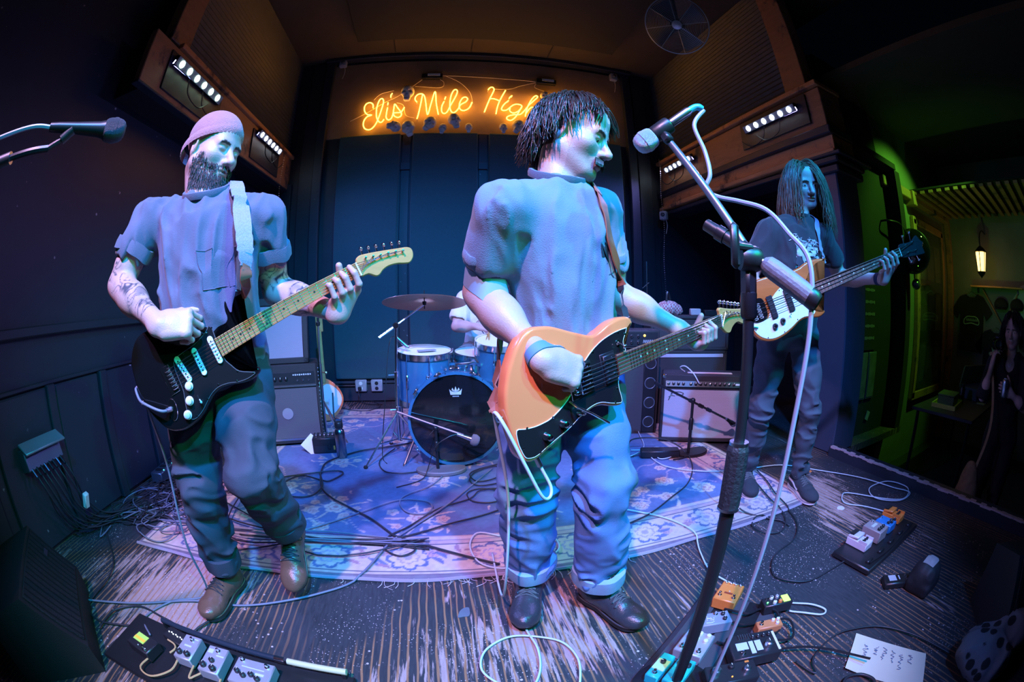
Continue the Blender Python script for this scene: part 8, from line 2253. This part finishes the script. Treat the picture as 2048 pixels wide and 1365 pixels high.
MB().add(pts([(0, .23)] + ol, .002), [(0, 1 + i, 1 + (i + 1) % 30) for i in range(30)]).build('shirt_figure', mat('dark_print', (.03, .04, .07), .8), tee, 180)
St = trousers(P, 1.0, .09, .078, .072, .008, 81, .05); v, f = St.mesh(.008); obj('trousers', v, f, mat('taupe_canvas', (.34, .26, .25), .85, 0, .15, 12, .2, 400), t, 180)
for k, a in (('R', (-.15, -1)), ('L', (.15, -1))):
    P[k + 'a'] = P[k + 'a'] * V(1, 1, 0) + V(0, 0, .11); boot(t, P[k + 'a'], a, .28, boots_c, laces=False)
v, f = hair_strands(P, 1.0, 500, .003, lambda q: not ((q[1] > .35 and q[2] < .55) or (q[2] < .1 and q[1] > 0)), lambda q: .06, lambda q, s_, sd: V(0, 0, 0), 15, lift=.3)
obj('hair', v, f, mat('dark_brown_hair'), t, 180)
for k, a, b, lab in ((0, P['Rw'] + V(.09, -.05, -.02), P['Rw'] + V(.02, -.36, -.10), 'drumstick in the drummer right hand'), (1, P['Lw'] + V(-.08, -.05, -.02), P['Lw'] + V(-.12, -.36, -.14), 'drumstick in the drummer left hand')):
    tag(MB().tube([a, b + (a - b) * .12, b + (a - b) * .03, b], [.0075, .006, .0035, .005], 8).build('drumstick', maple, None), lab, 'drumstick', 'drumsticks')

# ================================================================ woman at the stage edge
P = dict(neck=V(3.40, .500, .885), Rs=V(3.36, .665, .800), Ls=V(3.38, .340, .800), Re=V(3.28, .72, .56), Rw=V(3.245, .655, .800), Le=V(3.30, .30, .55), Lw=V(3.22, .44, .63),
         pel=V(3.44, .50, .36), Rh=V(3.44, .58, .34), Lh=V(3.44, .42, .34), Rkn=V(3.42, .59, -.05), Lkn=V(3.42, .41, -.05), Ra=V(3.45, .60, -.40), La=V(3.45, .40, -.40))
P['M'] = head_frame((-.97, .10, -.06)); P['headc'] = V(3.395, .497, 1.012)
t = thing('person', 'dark-haired onlooker in black top holding a can beside the stage edge', 'person', (3.42, .50, -.5))
S = upper_body(P, .95, .72, 'open', .85, .045, .85, .9)
add_hand(S, P['Rw'], (-.25, -.25, .9), (-.3, .9, .1), False, ((35, 50, 30),) * 4, 3, (.6, .7, -.4), 15, .88)
add_hand(S, P['Lw'], (-.25, .85, .30), (-.90, -.25, .2), True, ((30, 40, 30),) * 4, 3, (.5, .8, -.2), 15, .88)
v, f = S.mesh(.0055); obj('body', v, f, skin('skin_pale'), t, 180, face_colour(v, P, .95, scalp=(.15, .1, .1)))
eyeballs(t, P['headc'], P['M'], V(-.97, .1, -.05), .95)
Ssh = shirt(P, .84, .90, -.06, .98, .006, 91, .03, .050); Ssh.ell(P['neck'] + V(-.10, 0, -.05), (.06, .055, .09), None, .02, 's'); v, f = Ssh.mesh(.009); obj('black_top', v, f, mat('black_knit', (.01, .011, .014), .95), t, 180)
St = trousers(P, .9, .085, .07, .06, .006, 93, .04); v, f = St.mesh(.012); obj('trousers', v, f, mat('black_knit'), t, 180)
for k in 'RL': boot(t, P[k + 'a'], (-1, 0), .25, boots_c, laces=False)
v, f = hair_strands(P, .95, 800, .003, lambda q: not ((q[1] > .45 and q[2] < .5) or (q[2] < .15 and q[1] > .15)), lambda q: .14 if q[1] < .5 else .07, lambda q, s_, sd: V(sd * .2 * (1 - s_), .06 * smooth01(q[1], .3, .7), 0), 17, gvec=(0, 0, -1.3), curl=.1, lift=.3)
obj('hair', v, f, mat('near_black_hair', (.018, .014, .014), .4, 0, .4, 60), t, 180)
MB().tube(catmull([P['neck'] + V(-.05, .05, .0), P['neck'] + V(-.10, .02, -.07), P['neck'] + V(-.105, 0, -.10), P['neck'] + V(-.10, -.02, -.07), P['neck'] + V(-.05, -.05, .0)], 5), .0012, 4).build('necklace', steel, t)
t = thing('drink_can', 'blue-lit drink can held at the chest of the onlooker', 'can', (3.19, .50, .60))
MB().lathe([(0, 0), (.026, .002), (.032, .012), (.032, .105), (.026, .118), (.024, .12), (0, .118)], (3.185, .50, .60), (0, 0, 1), 20).build('can', mat('can_metal', (.5, .55, .65), .25, .9), t)
MB().box((3.185, .505, .7205), (.012, .02, .003)).build('pull_tab', steel, t)
t = thing('handheld_camera', 'dark glossy camera raised beside the onlooker face', 'camera', (3.22, .60, .87))
MB().box((3.225, .610, .925), (.06, .12, .075), rz(.15), .016).build('camera_body', mat('gloss_black_lacquer'), t)
MB().lathe([(.036, 0), (.036, .035), (.030, .045), (.028, .045), (.02, .03), (0, .03)], (3.20, .60, .925), (-1, -.1, 0), 24).build('lens', mat('gloss_black_lacquer'), t)
MB().box((3.225, .62, .968), (.035, .04, .02), bev=.006).build('viewfinder', black_plastic, t)
# bag with a white ribbon beside her
o = V(3.02, .62, -.1); t = thing('shoulder_bag', 'brown bag with a knotted white ribbon hanging at the stage edge', 'bag', tuple(o - V(0, 0, .2)))
Sb = SDF(); Sb.ell(o + V(0, 0, .05), (.06, .10, .15), None, .03).ell(o + V(.02, .02, .20), (.05, .07, .08), None, .03); Sb.disp = folds(np.eye(3), .012, (10, 10, 7), 8); v, f = Sb.mesh(.009); obj('bag_body', v, f, mat('brown_canvas', (.25, .17, .09), .85, var=.5, vscale=20), t, 180)
for k, e_ in enumerate((V(-.03, .10, -.26), V(-.03, .02, -.24))): strap_path(MB(), catmull([o + V(-.06, .06, .02), o + V(-.075, .07, -.08), o + e_], 6), .03, .003, [V(-1, 0, 0)] * 13).build('ribbon', mat('white_ribbon', (.6, .58, .62), .8), t)
MB().ball(o + V(-.065, .06, .03), (.015, .03, .025), 10).build('ribbon_knot', mat('white_ribbon'), t)
strap_path(MB(), catmull([o + V(.02, -.02, .25), o + V(.12, -.05, .55), P['Rs'] + V(-.02, .03, .06)], 6), .025, .003, [V(-.9, .3, 0)] * 13).build('shoulder_strap', mat('brown_canvas'), t)
